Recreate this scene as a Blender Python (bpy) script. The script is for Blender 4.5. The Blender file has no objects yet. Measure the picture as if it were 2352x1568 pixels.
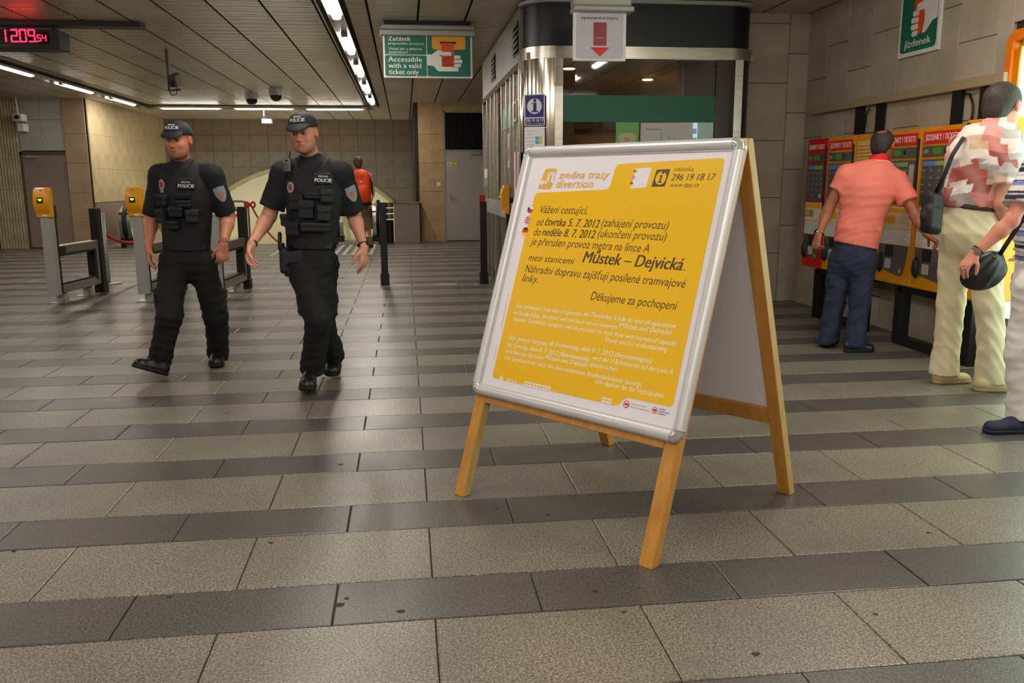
import bpy, bmesh, math, random
import numpy as np
from mathutils import Vector, Matrix, Quaternion
random.seed(7)
SC = bpy.context.scene
COL = SC.collection
PI = math.pi

# ------------------------------------------------------------------ camera
CAM_H = 1.36
F_PX = 1945.2
def _rot(yaw, pitch, roll):
    cy, sy, cp, sp, cr, sr = math.cos(yaw), math.sin(yaw), math.cos(pitch), math.sin(pitch), math.cos(roll), math.sin(roll)
    Rx = np.array([[1, 0, 0], [0, cp, -sp], [0, sp, cp]]); Rz = np.array([[cr, -sr, 0], [sr, cr, 0], [0, 0, 1]])
    return [Rz @ Rx @ np.array(v) for v in ([cy, 0, sy], [-sy, 0, cy], [0, 1, 0.])]
_T, _D, _V = _rot(.1229, .1864, -.005)
cam_data = bpy.data.cameras.new('camera'); cam = bpy.data.objects.new('camera', cam_data); COL.objects.link(cam)
cam_data.sensor_width = 36; cam_data.lens = F_PX / 2352 * 36; cam_data.clip_start = .05; cam_data.clip_end = 200
_m = Matrix(((_T[0], -_T[1], -_T[2]), (_D[0], -_D[1], -_D[2]), (-_V[0], _V[1], _V[2])))
cam.matrix_world = Matrix.Translation((0, 0, CAM_H)) @ _m.to_4x4()
SC.camera = cam
def at(u, v, Y=None, X=None, Z=None):
    """a pixel of the photograph -> the point on its sight line at depth Y (or side X, or height Z)"""
    c = np.array([u - 1176., v - 784., F_PX]); r = np.array([c @ _T, c @ _D, -(c @ _V)])
    t = Y / r[1] if Y is not None else (X / r[0] if X is not None else (Z - CAM_H) / r[2])
    return np.array([r[0] * t, r[1] * t, CAM_H + r[2] * t])

# ------------------------------------------------------------------ world, exposure
w = bpy.data.worlds.new('world'); SC.world = w; w.use_nodes = True
w.node_tree.nodes['Background'].inputs[0].default_value = (.9, .8, .66, 1)
w.node_tree.nodes['Background'].inputs[1].default_value = .06
SC.view_settings.view_transform = 'Standard'; SC.view_settings.look = 'None'
SC.view_settings.exposure = 0.1; SC.view_settings.gamma = 1.0
SC.view_settings.use_curve_mapping = False
try:
    SC.cycles.use_denoising = True
    SC.cycles.max_bounces = 8; SC.cycles.diffuse_bounces = 4; SC.cycles.glossy_bounces = 4
    SC.cycles.sample_clamp_indirect = 6.0; SC.cycles.caustics_reflective = False; SC.cycles.caustics_refractive = False
except Exception:
    pass
LAMP = 55.0       # strength of the fluorescent tubes
SHOP = 3.0        # lit shop window at the right

# ------------------------------------------------------------------ materials
def lin(c):
    return tuple(((x / 255) / 12.92 if x / 255 <= .04045 else ((x / 255 + .055) / 1.055) ** 2.4) for x in c[:3]) + (1,)
MATS = {}
def mat(name, rgb=None, rough=.6, metal=0., noise=None, bump=0., emit=None, spec=.5, attr=False, rnd=0., trans=0., island=False, coat=0., aniso=None):
    """noise=(scale, amount, rgb2[, stretch])"""
    if name in MATS: return MATS[name]
    m = bpy.data.materials.new(name); m.use_nodes = True; nt = m.node_tree; N = nt.nodes; L = nt.links
    b = N['Principled BSDF']
    b.inputs['Roughness'].default_value = rough; b.inputs['Metallic'].default_value = metal
    b.inputs['Specular IOR Level'].default_value = spec
    if coat: b.inputs['Coat Weight'].default_value = coat; b.inputs['Coat Roughness'].default_value = .1
    if trans: b.inputs['Transmission Weight'].default_value = trans; b.inputs['IOR'].default_value = 1.45
    src = None
    if attr:
        a = N.new('ShaderNodeVertexColor'); a.layer_name = 'Col'; src = a.outputs['Color']
    if rgb is not None: b.inputs['Base Color'].default_value = lin(rgb)
    if noise:
        tc = N.new('ShaderNodeTexCoord'); mp = N.new('ShaderNodeMapping'); L.new(tc.outputs['Object'], mp.inputs[0])
        if len(noise) > 3: mp.inputs['Scale'].default_value = noise[3]
        nz = N.new('ShaderNodeTexNoise'); nz.inputs['Scale'].default_value = noise[0]; nz.inputs['Detail'].default_value = 6; nz.inputs['Roughness'].default_value = .65
        L.new(mp.outputs[0], nz.inputs['Vector'])
        rp = N.new('ShaderNodeValToRGB'); rp.color_ramp.elements[0].position = .38; rp.color_ramp.elements[1].position = .64
        L.new(nz.outputs[0], rp.inputs[0])
        mx = N.new('ShaderNodeMix'); mx.data_type = 'RGBA'
        ml = N.new('ShaderNodeMath'); ml.operation = 'MULTIPLY'; ml.inputs[1].default_value = noise[1]; L.new(rp.outputs[0], ml.inputs[0]); L.new(ml.outputs[0], mx.inputs[0])
        if src: L.new(src, mx.inputs[6])
        else: mx.inputs[6].default_value = lin(rgb)
        mx.inputs[7].default_value = lin(noise[2]); src = mx.outputs[2]
        if bump:
            bp = N.new('ShaderNodeBump'); bp.inputs['Strength'].default_value = bump; bp.inputs['Distance'].default_value = .004
            L.new(nz.outputs[0], bp.inputs['Height']); L.new(bp.outputs[0], b.inputs['Normal'])
    if rnd:
        if island:
            g = N.new('ShaderNodeNewGeometry'); ro = g.outputs['Random Per Island']
        else:
            g = N.new('ShaderNodeObjectInfo'); ro = g.outputs['Random']
        mr = N.new('ShaderNodeMapRange'); mr.inputs[3].default_value = 1 - rnd; mr.inputs[4].default_value = 1 + rnd; L.new(ro, mr.inputs[0])
        hs = N.new('ShaderNodeHueSaturation'); L.new(mr.outputs[0], hs.inputs['Value'])
        if src: L.new(src, hs.inputs['Color'])
        else: hs.inputs['Color'].default_value = lin(rgb)
        src = hs.outputs[0]
    if src: L.new(src, b.inputs['Base Color'])
    if emit:
        b.inputs['Emission Color'].default_value = lin(emit[0]); b.inputs['Emission Strength'].default_value = emit[1]
    MATS[name] = m
    return m

def granite(name, base, dark, light, rough, rnd, island=False):
    if name in MATS: return MATS[name]
    m = bpy.data.materials.new(name); m.use_nodes = True; nt = m.node_tree; N = nt.nodes; L = nt.links; b = N['Principled BSDF']
    tc = N.new('ShaderNodeTexCoord')
    geo = N.new('ShaderNodeNewGeometry')
    def nz(scale, p0, p1, det=3):
        n = N.new('ShaderNodeTexNoise'); n.inputs['Scale'].default_value = scale; n.inputs['Detail'].default_value = det
        L.new(geo.outputs['Position'], n.inputs['Vector']); r = N.new('ShaderNodeValToRGB')
        r.color_ramp.elements[0].position = p0; r.color_ramp.elements[1].position = p1; L.new(n.outputs[0], r.inputs[0]); return r.outputs[0], n.outputs[0]
    def mix(f, a, c, amt=1.):
        x = N.new('ShaderNodeMix'); x.data_type = 'RGBA'; ml = N.new('ShaderNodeMath'); ml.operation = 'MULTIPLY'; ml.inputs[1].default_value = amt
        L.new(f, ml.inputs[0]); L.new(ml.outputs[0], x.inputs[0])
        for s, v in ((6, a), (7, c)):
            if isinstance(v, tuple): x.inputs[s].default_value = v
            else: L.new(v, x.inputs[s])
        return x.outputs[2]
    f1, _ = nz(105, .42, .58); f2, _ = nz(190, .55, .62); f3, _ = nz(80, .58, .66); f4, n4 = nz(1.7, .40, .66, 5)
    c = mix(f1, lin(base), lin(dark), .85); c = mix(f2, c, lin(light), .8); c = mix(f3, c, lin((base[0] + 8, base[1] - 14, base[2] - 16)), .5)
    c = mix(f4, c, lin(dark), .36)
    g = N.new('ShaderNodeNewGeometry') if island else N.new('ShaderNodeObjectInfo')
    mr = N.new('ShaderNodeMapRange'); mr.inputs[3].default_value = 1 - rnd; mr.inputs[4].default_value = 1 + rnd
    L.new(g.outputs['Random Per Island' if island else 'Random'], mr.inputs[0])
    hs = N.new('ShaderNodeHueSaturation'); L.new(mr.outputs[0], hs.inputs['Value']); L.new(c, hs.inputs['Color']); L.new(hs.outputs[0], b.inputs['Base Color'])
    rr = N.new('ShaderNodeMapRange'); rr.inputs[3].default_value = rough - .03; rr.inputs[4].default_value = rough + .10; L.new(n4, rr.inputs[0]); L.new(rr.outputs[0], b.inputs['Roughness'])
    b.inputs['Specular IOR Level'].default_value = .6
    MATS[name] = m; return m

M_LIGHT = granite('light_granite', (128, 120, 109), (74, 68, 62), (192, 184, 168), .34, .05)
M_DARK = granite('dark_granite', (86, 82, 80), (52, 49, 48), (126, 121, 116), .33, .06)
M_LIGHT_F = granite('light_granite_far', (128, 120, 109), (74, 68, 62), (192, 184, 168), .34, .05, True)
M_DARK_F = granite('dark_granite_far', (86, 82, 80), (52, 49, 48), (126, 121, 116), .33, .06, True)
M_GROUT = mat('joint', (52, 44, 38), .9)
M_STONE = mat('beige_marble', (188, 175, 158), .55, noise=(2.6, .55, (158, 143, 124)), rnd=.06)
M_STONE_D = mat('brown_marble', (134, 116, 94), .55, noise=(2.2, .5, (110, 93, 72)), rnd=.05)
M_STONE_G = mat('grey_marble', (138, 128, 112), .5, noise=(5, .5, (108, 98, 84)), rnd=.04)
M_STONE_Y = mat('yellow_marble', (196, 166, 120), .5, noise=(4, .6, (172, 134, 84)), rnd=.04)
M_RIB = mat('ribbed_marble', (192, 176, 142), .6, noise=(3, .6, (150, 130, 96), (1, 1, .35)), rnd=.05)
M_CEIL = mat('ceiling_slat', (204, 194, 172), .34, metal=.15, noise=(1.2, .35, (174, 163, 140)), rnd=.07)
M_BLACK = mat('black_gap', (14, 12, 11), .8)
M_STEEL = mat('brushed_steel', (196, 190, 180), .3, metal=1., noise=(3, .35, (130, 122, 110), (1, 1, 12)))
M_STEEL_P = mat('polished_steel', (190, 180, 165), .12, metal=1.)
M_STEEL_M = mat('grey_painted_steel', (166, 164, 160), .42, metal=.2)
M_DARKMETAL = mat('black_metal', (22, 20, 20), .45, metal=.2)
M_CREAM = mat('cream_vault', (238, 234, 204), .6)
M_GREY = mat('grey_paint', (176, 170, 164), .5, noise=(4, .3, (160, 152, 146)))
M_WHITE = mat('white_plastic', (232, 228, 226), .4)
M_TUBE = mat('fluorescent_tube', (255, 255, 255), .5, emit=((255, 247, 234), LAMP))
M_YEL = mat('yellow_plastic', (236, 160, 14), .35, spec=.5)
M_YELM = mat('yellow_machine_paint', (222, 148, 8), .4, noise=(6, .25, (200, 128, 6)))
M_REDM = mat('red_machine_paint', (206, 24, 16), .4, noise=(6, .3, (182, 18, 12)))
M_RED = mat('red_print', (224, 30, 22), .5)
M_NAVY = mat('navy_band', (12, 12, 25), .42)
M_GREEN = mat('green_film', (8, 92, 72), .5)
M_SIGNG = mat('sign_green', (10, 106, 84), .5)
M_TEXTW = mat('white_print', (236, 232, 226), .5)
M_TEXTD = mat('dark_print', (74, 58, 36), .5)
M_TEXTK = mat('black_print', (30, 28, 30), .5)

# ------------------------------------------------------------------ mesh helpers
class Root:
    """an Empty at a thing's base; children are given in world coordinates"""
    def __init__(s, name, loc, rz, label, cat, group=None, kind=None):
        s.o = bpy.data.objects.new(name, None); COL.objects.link(s.o); s.o.empty_display_size = .1
        s.o.location = [float(x) for x in loc]; s.o.rotation_euler = (0, 0, rz)
        s.M = Matrix.Translation(Vector([float(x) for x in loc])) @ Matrix.Rotation(rz, 4, 'Z')
        s.Mi = s.M.inverted()
        if label: s.o['label'] = label
        if cat: s.o['category'] = cat
        if group: s.o['group'] = group
        if kind: s.o['kind'] = kind
def tag(o, label=None, cat=None, group=None, kind=None):
    for k, v in (('label', label), ('category', cat), ('group', group), ('kind', kind)):
        if v: o[k] = v
    return o
def _link(name, me, parent):
    o = bpy.data.objects.new(name, me); COL.objects.link(o)
    if isinstance(parent, Root): o.parent = parent.o
    elif parent is not None: o.parent = parent
    return o
def root_of(p):
    if isinstance(p, Root): return p
    return None
class MB:
    def __init__(s): s.v = []; s.f = []; s.bev = []
    def add(s, vs, fs):
        n = len(s.v); s.v += [tuple(map(float, q)) for q in vs]; s.f += [tuple(i + n for i in f) for f in fs]; return s
    def box(s, x0, x1, y0, y1, z0, z1, M=None):
        vs = [Vector((x, y, z)) for x in (x0, x1) for y in (y0, y1) for z in (z0, z1)]
        if M is not None: vs = [M @ q for q in vs]
        return s.add(vs, [(0, 1, 3, 2), (4, 6, 7, 5), (0, 4, 5, 1), (2, 3, 7, 6), (0, 2, 6, 4), (1, 5, 7, 3)])
    def bar(s, a, b, wx, wy, up=(0, 0, 1)):
        """rectangular bar from a to b; wy measured along 'up'-ish, wx sideways"""
        a = Vector(map(float, a)); b = Vector(map(float, b)); d = (b - a).normalized(); u = Vector(map(float, up)); x = d.cross(u).normalized(); y = x.cross(d).normalized()
        vs = [p + x * sx * wx / 2 + y * sy * wy / 2 for p in (a, b) for sx, sy in ((-1, -1), (1, -1), (1, 1), (-1, 1))]
        return s.add(vs, [(3, 2, 1, 0), (4, 5, 6, 7), (0, 1, 5, 4), (1, 2, 6, 5), (2, 3, 7, 6), (3, 0, 4, 7)])
    def cyl(s, a, b, r, r2=None, n=16, caps=True):
        a = Vector(map(float, a)); b = Vector(map(float, b)); d = (b - a).normalized(); r2 = r if r2 is None else r2
        x = d.orthogonal().normalized(); y = d.cross(x)
        vs = [p + (x * math.cos(t) + y * math.sin(t)) * rr for p, rr in ((a, r), (b, r2)) for t in [2 * PI * k / n for k in range(n)]]
        fs = [(k, (k + 1) % n, n + (k + 1) % n, n + k) for k in range(n)]
        if caps: fs += [tuple(range(n))[::-1], tuple(range(n, 2 * n))]
        return s.add(vs, fs)
    def tube(s, pts, r, n=8, closed=False, prof=None):
        """sweep; prof = list of 2-D offsets instead of a circle"""
        pts = [Vector(map(float, p)) for p in pts]; m = len(pts); rs = r if isinstance(r, (list, tuple)) else [r] * m
        pr = prof or [(math.cos(2 * PI * k / n), math.sin(2 * PI * k / n)) for k in range(n)]; n = len(pr)
        t0 = (pts[1] - pts[0]).normalized(); x = t0.orthogonal().normalized(); vs = []
        for i, p in enumerate(pts):
            if closed: t = (pts[(i + 1) % m] - pts[i - 1]).normalized()
            else: t = (pts[min(i + 1, m - 1)] - pts[max(i - 1, 0)]).normalized()
            x = (x - t * x.dot(t)).normalized(); y = t.cross(x)
            vs += [p + (x * a + y * b) * rs[i] for a, b in pr]
        fs = []
        for i in range(m if closed else m - 1):
            j = (i + 1) % m
            fs += [(i * n + k, i * n + (k + 1) % n, j * n + (k + 1) % n, j * n + k) for k in range(n)]
        if not closed: fs += [tuple(range(n))[::-1], tuple(range((m - 1) * n, m * n))]
        return s.add(vs, fs)
    def prism(s, poly, M, t):
        """poly in local xy, extruded 0..t along local z, placed by M"""
        a = sum(poly[i][0] * poly[(i + 1) % len(poly)][1] - poly[(i + 1) % len(poly)][0] * poly[i][1] for i in range(len(poly)))
        if a < 0: poly = poly[::-1]
        n = len(poly); vs = [M @ Vector((x, y, 0)) for x, y in poly] + [M @ Vector((x, y, t)) for x, y in poly]
        return s.add(vs, [tuple(range(n))[::-1], tuple(range(n, 2 * n))] + [(k, (k + 1) % n, n + (k + 1) % n, n + k) for k in range(n)])
    def build(s, name, m, parent=None, world=True, smooth=False, bevel=0., seg=2, kind=None, label=None):
        me = bpy.data.meshes.new(name)
        vs = s.v; R = root_of(parent)
        if R is not None and world: vs = [tuple(R.Mi @ Vector(q)) for q in vs]
        me.from_pydata(vs, [], s.f); me.materials.append(m)
        if bevel:
            bm = bmesh.new(); bm.from_mesh(me); bmesh.ops.remove_doubles(bm, verts=bm.verts, dist=1e-5)
            ed = [e for e in bm.edges if len(e.link_faces) == 2 and e.calc_face_angle(0) > .6]
            bmesh.ops.bevel(bm, geom=ed, offset=bevel, segments=seg, affect='EDGES', profile=.5); bm.to_mesh(me); bm.free()
        if smooth:
            for p in me.polygons: p.use_smooth = True
        me.update(); o = _link(name, me, parent)
        if kind: o['kind'] = kind
        if label: o['label'] = label
        return o
def smooth_angle(o, a=.6):
    me = o.data
    for p in me.polygons: p.use_smooth = True
    bm = bmesh.new(); bm.from_mesh(me)
    for e in bm.edges:
        if len(e.link_faces) == 2 and e.calc_face_angle(0) > a: e.smooth = False
    bm.to_mesh(me); bm.free(); return o
def rrect(w, h, r, n=5, cx=0, cy=0):
    out = []
    for sx, sy, a0 in ((1, 1, 0), (-1, 1, PI / 2), (-1, -1, PI), (1, -1, 1.5 * PI)):
        for k in range(n + 1):
            a = a0 + PI / 2 * k / n; out.append((cx + sx * (w / 2 - r) + r * math.cos(a), cy + sy * (h / 2 - r) + r * math.sin(a)))
    return out
def frame_M(o, x, y):
    """matrix with origin o, local x, y axes (z = x cross y)"""
    x = Vector([float(q) for q in x]).normalized(); y = Vector([float(q) for q in y]); y = (y - x * y.dot(x)).normalized(); z = x.cross(y)
    return Matrix(((x.x, y.x, z.x, float(o[0])), (x.y, y.y, z.y, float(o[1])), (x.z, y.z, z.z, float(o[2])), (0, 0, 0, 1)))
_tc = {}
def _glyphs(body, shear, res):
    if (body, shear, res) not in _tc:
        cu = bpy.data.curves.new('t', 'FONT'); cu.body = body; cu.size = 1.0; cu.shear = shear; cu.resolution_u = res
        ob = bpy.data.objects.new('t', cu); COL.objects.link(ob); dg = bpy.context.evaluated_depsgraph_get()
        me = bpy.data.meshes.new_from_object(ob.evaluated_get(dg)); v = np.empty(len(me.vertices) * 3, 'f'); me.vertices.foreach_get('co', v)
        _tc[(body, shear, res)] = (v.reshape(-1, 3), [tuple(p.vertices) for p in me.polygons])
        bpy.data.objects.remove(ob); bpy.data.curves.remove(cu); bpy.data.meshes.remove(me)
    return _tc[(body, shear, res)]
def text(body, M, h, m, parent, width=None, bold=0., shear=0., align='LEFT', name='lettering', t=.0006, label=None, res=2):
    """lettering of cap height h in the xy plane of M, optionally squeezed to width; carons are set by hand over c, e, r, n"""
    base = body.translate(str.maketrans('čěřňČ', 'cernC')); v, fs = _glyphs(base, shear, res)
    if not len(v): return None
    v = v.copy(); fs = list(fs)
    for i, ch in enumerate(body):
        if ch in 'čěřňČ':
            g = base[i]; gv = _glyphs(g, 0., res)[0]; pre = _glyphs(base[:i + 1], 0., res)[0]; hw = (gv[:, 0].max() - gv[:, 0].min()) / 2
            cv, cf = _glyphs('ˇ', 0., res); cv = cv.copy(); cv[:, 0] += pre[:, 0].max() - hw - .17; cv[:, 1] += -.01 + (.2 if ch == 'Č' else 0); cv[:, 0] += shear * cv[:, 1]
            n = len(v); v = np.vstack([v, cv]); fs += [tuple(q + n for q in p) for p in cf]
    s = h / .69; x0, x1 = v[:, 0].min(), v[:, 0].max(); sx = s if width is None else width / (x1 - x0); W = (x1 - x0) * sx
    off = {'LEFT': 0, 'CENTER': -W / 2, 'RIGHT': -W}[align]; mb = MB()
    for k in ((0,) if not bold else (0, -1, 1)):
        dx = k * h * min(bold, .03) * 1.1; dz = t + abs(k) * .0001 + (k > 0) * .0001
        mb.add([M @ Vector(((float(a) - x0) * sx + off + dx, float(b) * s, dz)) for a, b, _ in v], fs)
    return mb.build(name, m, parent, label=label)
# ================================================================== STRUCTURE
CZ = 3.12                      # ceiling height
XL, XR = -8.6, 4.4             # hall sides
def struct(o): o['kind'] = 'structure'; return o

# ---- floor: alternating rows of light and dark granite slabs
floor = struct(MB().box(XL, XR, -5, 19.9, -.12, -.008).build('floor', M_GROUT))
DARK_Y = [-4.7, -3.98, -3.26, -2.54, -1.82, -1.10, -.38, .34, 1.055, 1.77, 2.49, 3.215, 3.935, 4.635, 5.32, 5.995, 6.666, 7.307, 7.977, 8.688, 9.427, 10.137, 10.913, 11.601, 12.32, 13.13, 13.907, 14.62, 15.34, 16.06, 16.78, 17.5, 18.22, 18.94, 19.66]
def slab_mesh(name, m, w, d, g=.0022, ch=.0035):
    v = []; x, y = w / 2 - g, d / 2 - g
    for z, k in ((-.0075, 0), (-ch * .6, 0), (0, ch)):
        v += [(-x + k, -y + k, z), (x - k, -y + k, z), (x - k, y - k, z), (-x + k, y - k, z)]
    f = [(8, 9, 10, 11)] + [(a + i, a + (i + 1) % 4, a + 4 + (i + 1) % 4, a + 4 + i) for a in (0, 4) for i in range(4)]
    me = bpy.data.meshes.new(name); me.from_pydata(v, [], f); me.materials.append(m); return me, v, f
tiles = {'light_slab': [], 'dark_slab': []}
for i in range(len(DARK_Y) - 1):
    y0 = DARK_Y[i]; y1 = y0 + .286; y2 = DARK_Y[i + 1]
    for k in range(-15, 8):
        for nm, xa, a, b in (('dark_slab', -.265 + .6675 * k, y0, y1), ('light_slab', .058 + .6675 * k, y1, y2)):
            a2, b2 = a, min(b, 19.9)
            if xa + .667 < XL or xa > XR or b2 <= a2: continue
            x0, x1 = max(xa, XL), min(xa + .6675, XR)
            if x1 - x0 < .02: continue
            tiles[nm].append(((x0 + x1) / 2, (a2 + b2) / 2, x1 - x0, b2 - a2))
for nm, m, mf in (('light_slab', M_LIGHT, M_LIGHT_F), ('dark_slab', M_DARK, M_DARK_F)):
    def key(t):
        x, y = t[0], t[1]; vis = y > 1.9 and abs(x - .12 * y) < .66 * y + .8
        return (0 if vis else 1, x * x + y * y)
    L = sorted(tiles[nm], key=key); shared = {}
    for j, (cx, cy, sx, sy) in enumerate(L[:290]):
        kk = (round(sx, 3), round(sy, 2))
        if kk not in shared: shared[kk] = slab_mesh(nm, m, sx, sy)[0]
        o = bpy.data.objects.new(nm, shared[kk]); COL.objects.link(o); o.parent = floor
        o.location = (cx, cy, random.uniform(-.0006, .0006))
    mb = MB()
    for cx, cy, sx, sy in L[290:]:
        _, v, f = slab_mesh('tmp', m, sx, sy); mb.add([(a + cx, b + cy, c) for a, b, c in v], f)
    o = mb.build('distant_' + nm, mf, floor, kind='stuff')
for me in [q for q in bpy.data.meshes if q.name.startswith('tmp')]: bpy.data.meshes.remove(me)
# worn line marking and tactile strip near the barriers
mk = MB()
for u0, u1, v in ((841, 872, 657), (893, 943, 654.5), (996, 1050, 652.5), (1090, 1098, 652.5), (592, 621, 662)):
    a = at(u0, v, Z=.0015); b = at(u1, v, Z=.0015); mk.box(a[0], b[0], a[1] - .05, a[1] + .03, .0002, .0015)
mk.build('worn_marking', mat('worn_white', (198, 190, 176), .6), floor)
mk = MB()
for i in range(12): mk.box(-2.6 + .17 * i, -2.53 + .17 * i, 16.5, 19.2, .0, .004)
mk.build('tactile_strip', mat('pale_granite', (196, 186, 172), .45), floor)
mk = MB()
for (x, y, r) in ((.98, 2.16, .012), (.60, 2.6, .009), (-.25, 2.62, .016), (-.23, 2.66, .008), (-.55, 3.15, .009), (-.82, 2.75, .01), (.55, 3.28, .008), (2.0, 2.9, .008), (-1.5, 3.2, .009), (.66, 2.45, .008), (-.35, 4.05, .011), (.35, 3.38, .007), (-.05, 2.55, .013), (1.45, 2.33, .008), (.9, 4.6, .01), (-2.2, 4.4, .012), (-.28, 7.9, .014), (-1.1, 5.1, .011)):
    mk.prism([(r * math.cos(t) * (1 + .3 * math.sin(3 * t + x)), r * .8 * math.sin(t)) for t in [2 * PI * k / 9 for k in range(9)]], Matrix.Translation((x, y, .0002)), .001)
mk.build('dried_gum', mat('gum', (48, 42, 40), .8), floor, kind='stuff')

# ---- ceiling: metal slats in bays between dark seams
ceil = struct(MB().box(XL - .4, XR + .4, -5, 26, CZ + .03, CZ + .15).build('ceiling', M_BLACK))
PX = .522; me_cache = {}
def ceil_bay(x0, x1, y0, y1):
    key = (round(x1 - x0, 3), round(y0, 2), round(y1, 2))
    if key not in me_cache:
        v = []; f = []; y = y0; W = (x1 - x0) / 2; k = 0
        while y < y1 - .01:
            ye = min(y + .088, y1); n = len(v); dz = .0015 * math.sin(k * 2.3)
            v += [(-W, y + .003, .006), (W, y + .003, .006), (W, y + .012, dz), (-W, y + .012, dz), (W, ye - .012, dz), (-W, ye - .012, dz), (W, ye - .003, .006), (-W, ye - .003, .006)]
            f += [(n, n + 3, n + 2, n + 1), (n + 3, n + 5, n + 4, n + 2), (n + 5, n + 7, n + 6, n + 4)]
            y += .088; k += 1
        v += [(-W, y0, .012), (W, y0, .012), (W, y1, .012), (-W, y1, .012)]; n = len(v); f.append((n - 4, n - 1, n - 2, n - 3))
        me = bpy.data.meshes.new('ceiling_bay'); me.from_pydata(v, [], f); me.materials.append(M_CEIL); me_cache[key] = me
    o = bpy.data.objects.new('slatted_bay', me_cache[key]); COL.objects.link(o); o.parent = ceil; o.location = ((x0 + x1) / 2, 0, CZ)
k = 0
for k in range(-17, 9):
    x0 = .19 + PX * k + .012; x1 = .19 + PX * (k + 1) - .012
    if x1 < XL - .3 or x0 > XR: continue
    ceil_bay(max(x0, XL), min(x1, XR), -5, 25.6)

# ---- walls of stone panels
def panel_wall(name, M, cols, rows_fn, m, th=.03, back=None, hole=None):
    """M: local x along the wall, y up, z out of the wall; cols = x edges; rows_fn(i) -> y edges"""
    W0, W1 = cols[0], cols[-1]; H1 = max(rows_fn(0)[-1], rows_fn(1)[-1])
    base = MB()
    if hole is None: base.add([M @ Vector(p) for p in ((W0, 0, 0), (W1, 0, 0), (W1, H1, 0), (W0, H1, 0), (W0, 0, -.12), (W1, 0, -.12), (W1, H1, -.12), (W0, H1, -.12))], [(0, 1, 2, 3), (5, 4, 7, 6), (0, 4, 5, 1), (3, 2, 6, 7), (1, 5, 6, 2), (0, 3, 7, 4)])
    else: base.add([M @ Vector(p) for p in hole], [tuple(range(len(hole)))])
    w = struct(base.build(name, M_GROUT)); cache = {}
    for i in range(len(cols) - 1):
        rows = rows_fn(i)
        for j in range(len(rows) - 1):
            yield_ = (cols[i], cols[i + 1], rows[j], rows[j + 1])
            mm = m(i, j, yield_) if callable(m) else m
            if mm is None: continue
            if isinstance(mm, tuple): mm, poly = mm
            else: poly = None
            g = .0025; ww = cols[i + 1] - cols[i]; hh = rows[j + 1] - rows[j]
            t = th + random.uniform(-.0015, .0015)
            if poly:
                me = MB().prism(poly, Matrix.Identity(4), th); mesh = bpy.data.meshes.new('stone_panel'); mesh.from_pydata(me.v, [], me.f); mesh.materials.append(mm); o = bpy.data.objects.new('stone_panel', mesh); o.matrix_world = M
            else:
                key = (round(ww, 3), round(hh, 3), mm.name)
                if key not in cache:
                    x, y, c = ww / 2 - g, hh / 2 - g, .003
                    v = [(-x, -y, 0), (x, -y, 0), (x, y, 0), (-x, y, 0), (-x, -y, th - c), (x, -y, th - c), (x, y, th - c), (-x, y, th - c), (-x + c, -y + c, th), (x - c, -y + c, th), (x - c, y - c, th), (-x + c, y - c, th)]
                    f = [(8, 9, 10, 11)] + [(a + q, a + (q + 1) % 4, a + 4 + (q + 1) % 4, a + 4 + q) for a in (0, 4) for q in range(4)]
                    mesh = bpy.data.meshes.new('stone_panel'); mesh.from_pydata(v, [], f); mesh.materials.append(mm); cache[key] = mesh
                o = bpy.data.objects.new('stone_panel', cache[key])
                o.matrix_world = M @ Matrix.Translation(((cols[i] + cols[i + 1]) / 2, (rows[j] + rows[j + 1]) / 2, t - th))
            COL.objects.link(o); o.parent = w
    return w
def ribbed(name, M, x0, x1, z0, z1, pw=.6, ph=.62, m=M_RIB):
    """wall of vertically fluted slabs"""
    w = struct(MB().add([M @ Vector(p) for p in ((x0, z0, 0), (x1, z0, 0), (x1, z1, 0), (x0, z1, 0))], [(0, 1, 2, 3)]).build(name, M_GROUT)); cache = {}
    nx = max(1, round((x1 - x0) / pw)); nz = max(1, round((z1 - z0) / ph)); pw = (x1 - x0) / nx; ph = (z1 - z0) / nz
    v = []; f = []; nf = 10
    for k in range(nf * 4 + 1):
        x = -pw / 2 + .002 + (pw - .004) * k / (nf * 4); d = .022 + .012 * abs(math.sin(PI * k / 4))
        v += [(x, -ph / 2 + .002, d), (x, ph / 2 - .002, d)]
    for k in range(nf * 4): f.append((2 * k, 2 * k + 2, 2 * k + 3, 2 * k + 1))
    n = len(v); v += [(-pw / 2, -ph / 2, 0), (pw / 2, -ph / 2, 0), (pw / 2, ph / 2, 0), (-pw / 2, ph / 2, 0)]; f.append((0, 1, n + 3, n)); f.append((nf * 8, n + 1, n + 2, nf * 8 + 1))
    me = bpy.data.meshes.new('fluted_slab'); me.from_pydata(v, [], f); me.materials.append(m)
    for i in range(nx):
        for j in range(nz):
            o = bpy.data.objects.new('fluted_slab', me); o.matrix_world = M @ Matrix.Translation((x0 + pw * (i + .5), z0 + ph * (j + .5), 0)); COL.objects.link(o); o.parent = w
    return w
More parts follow.
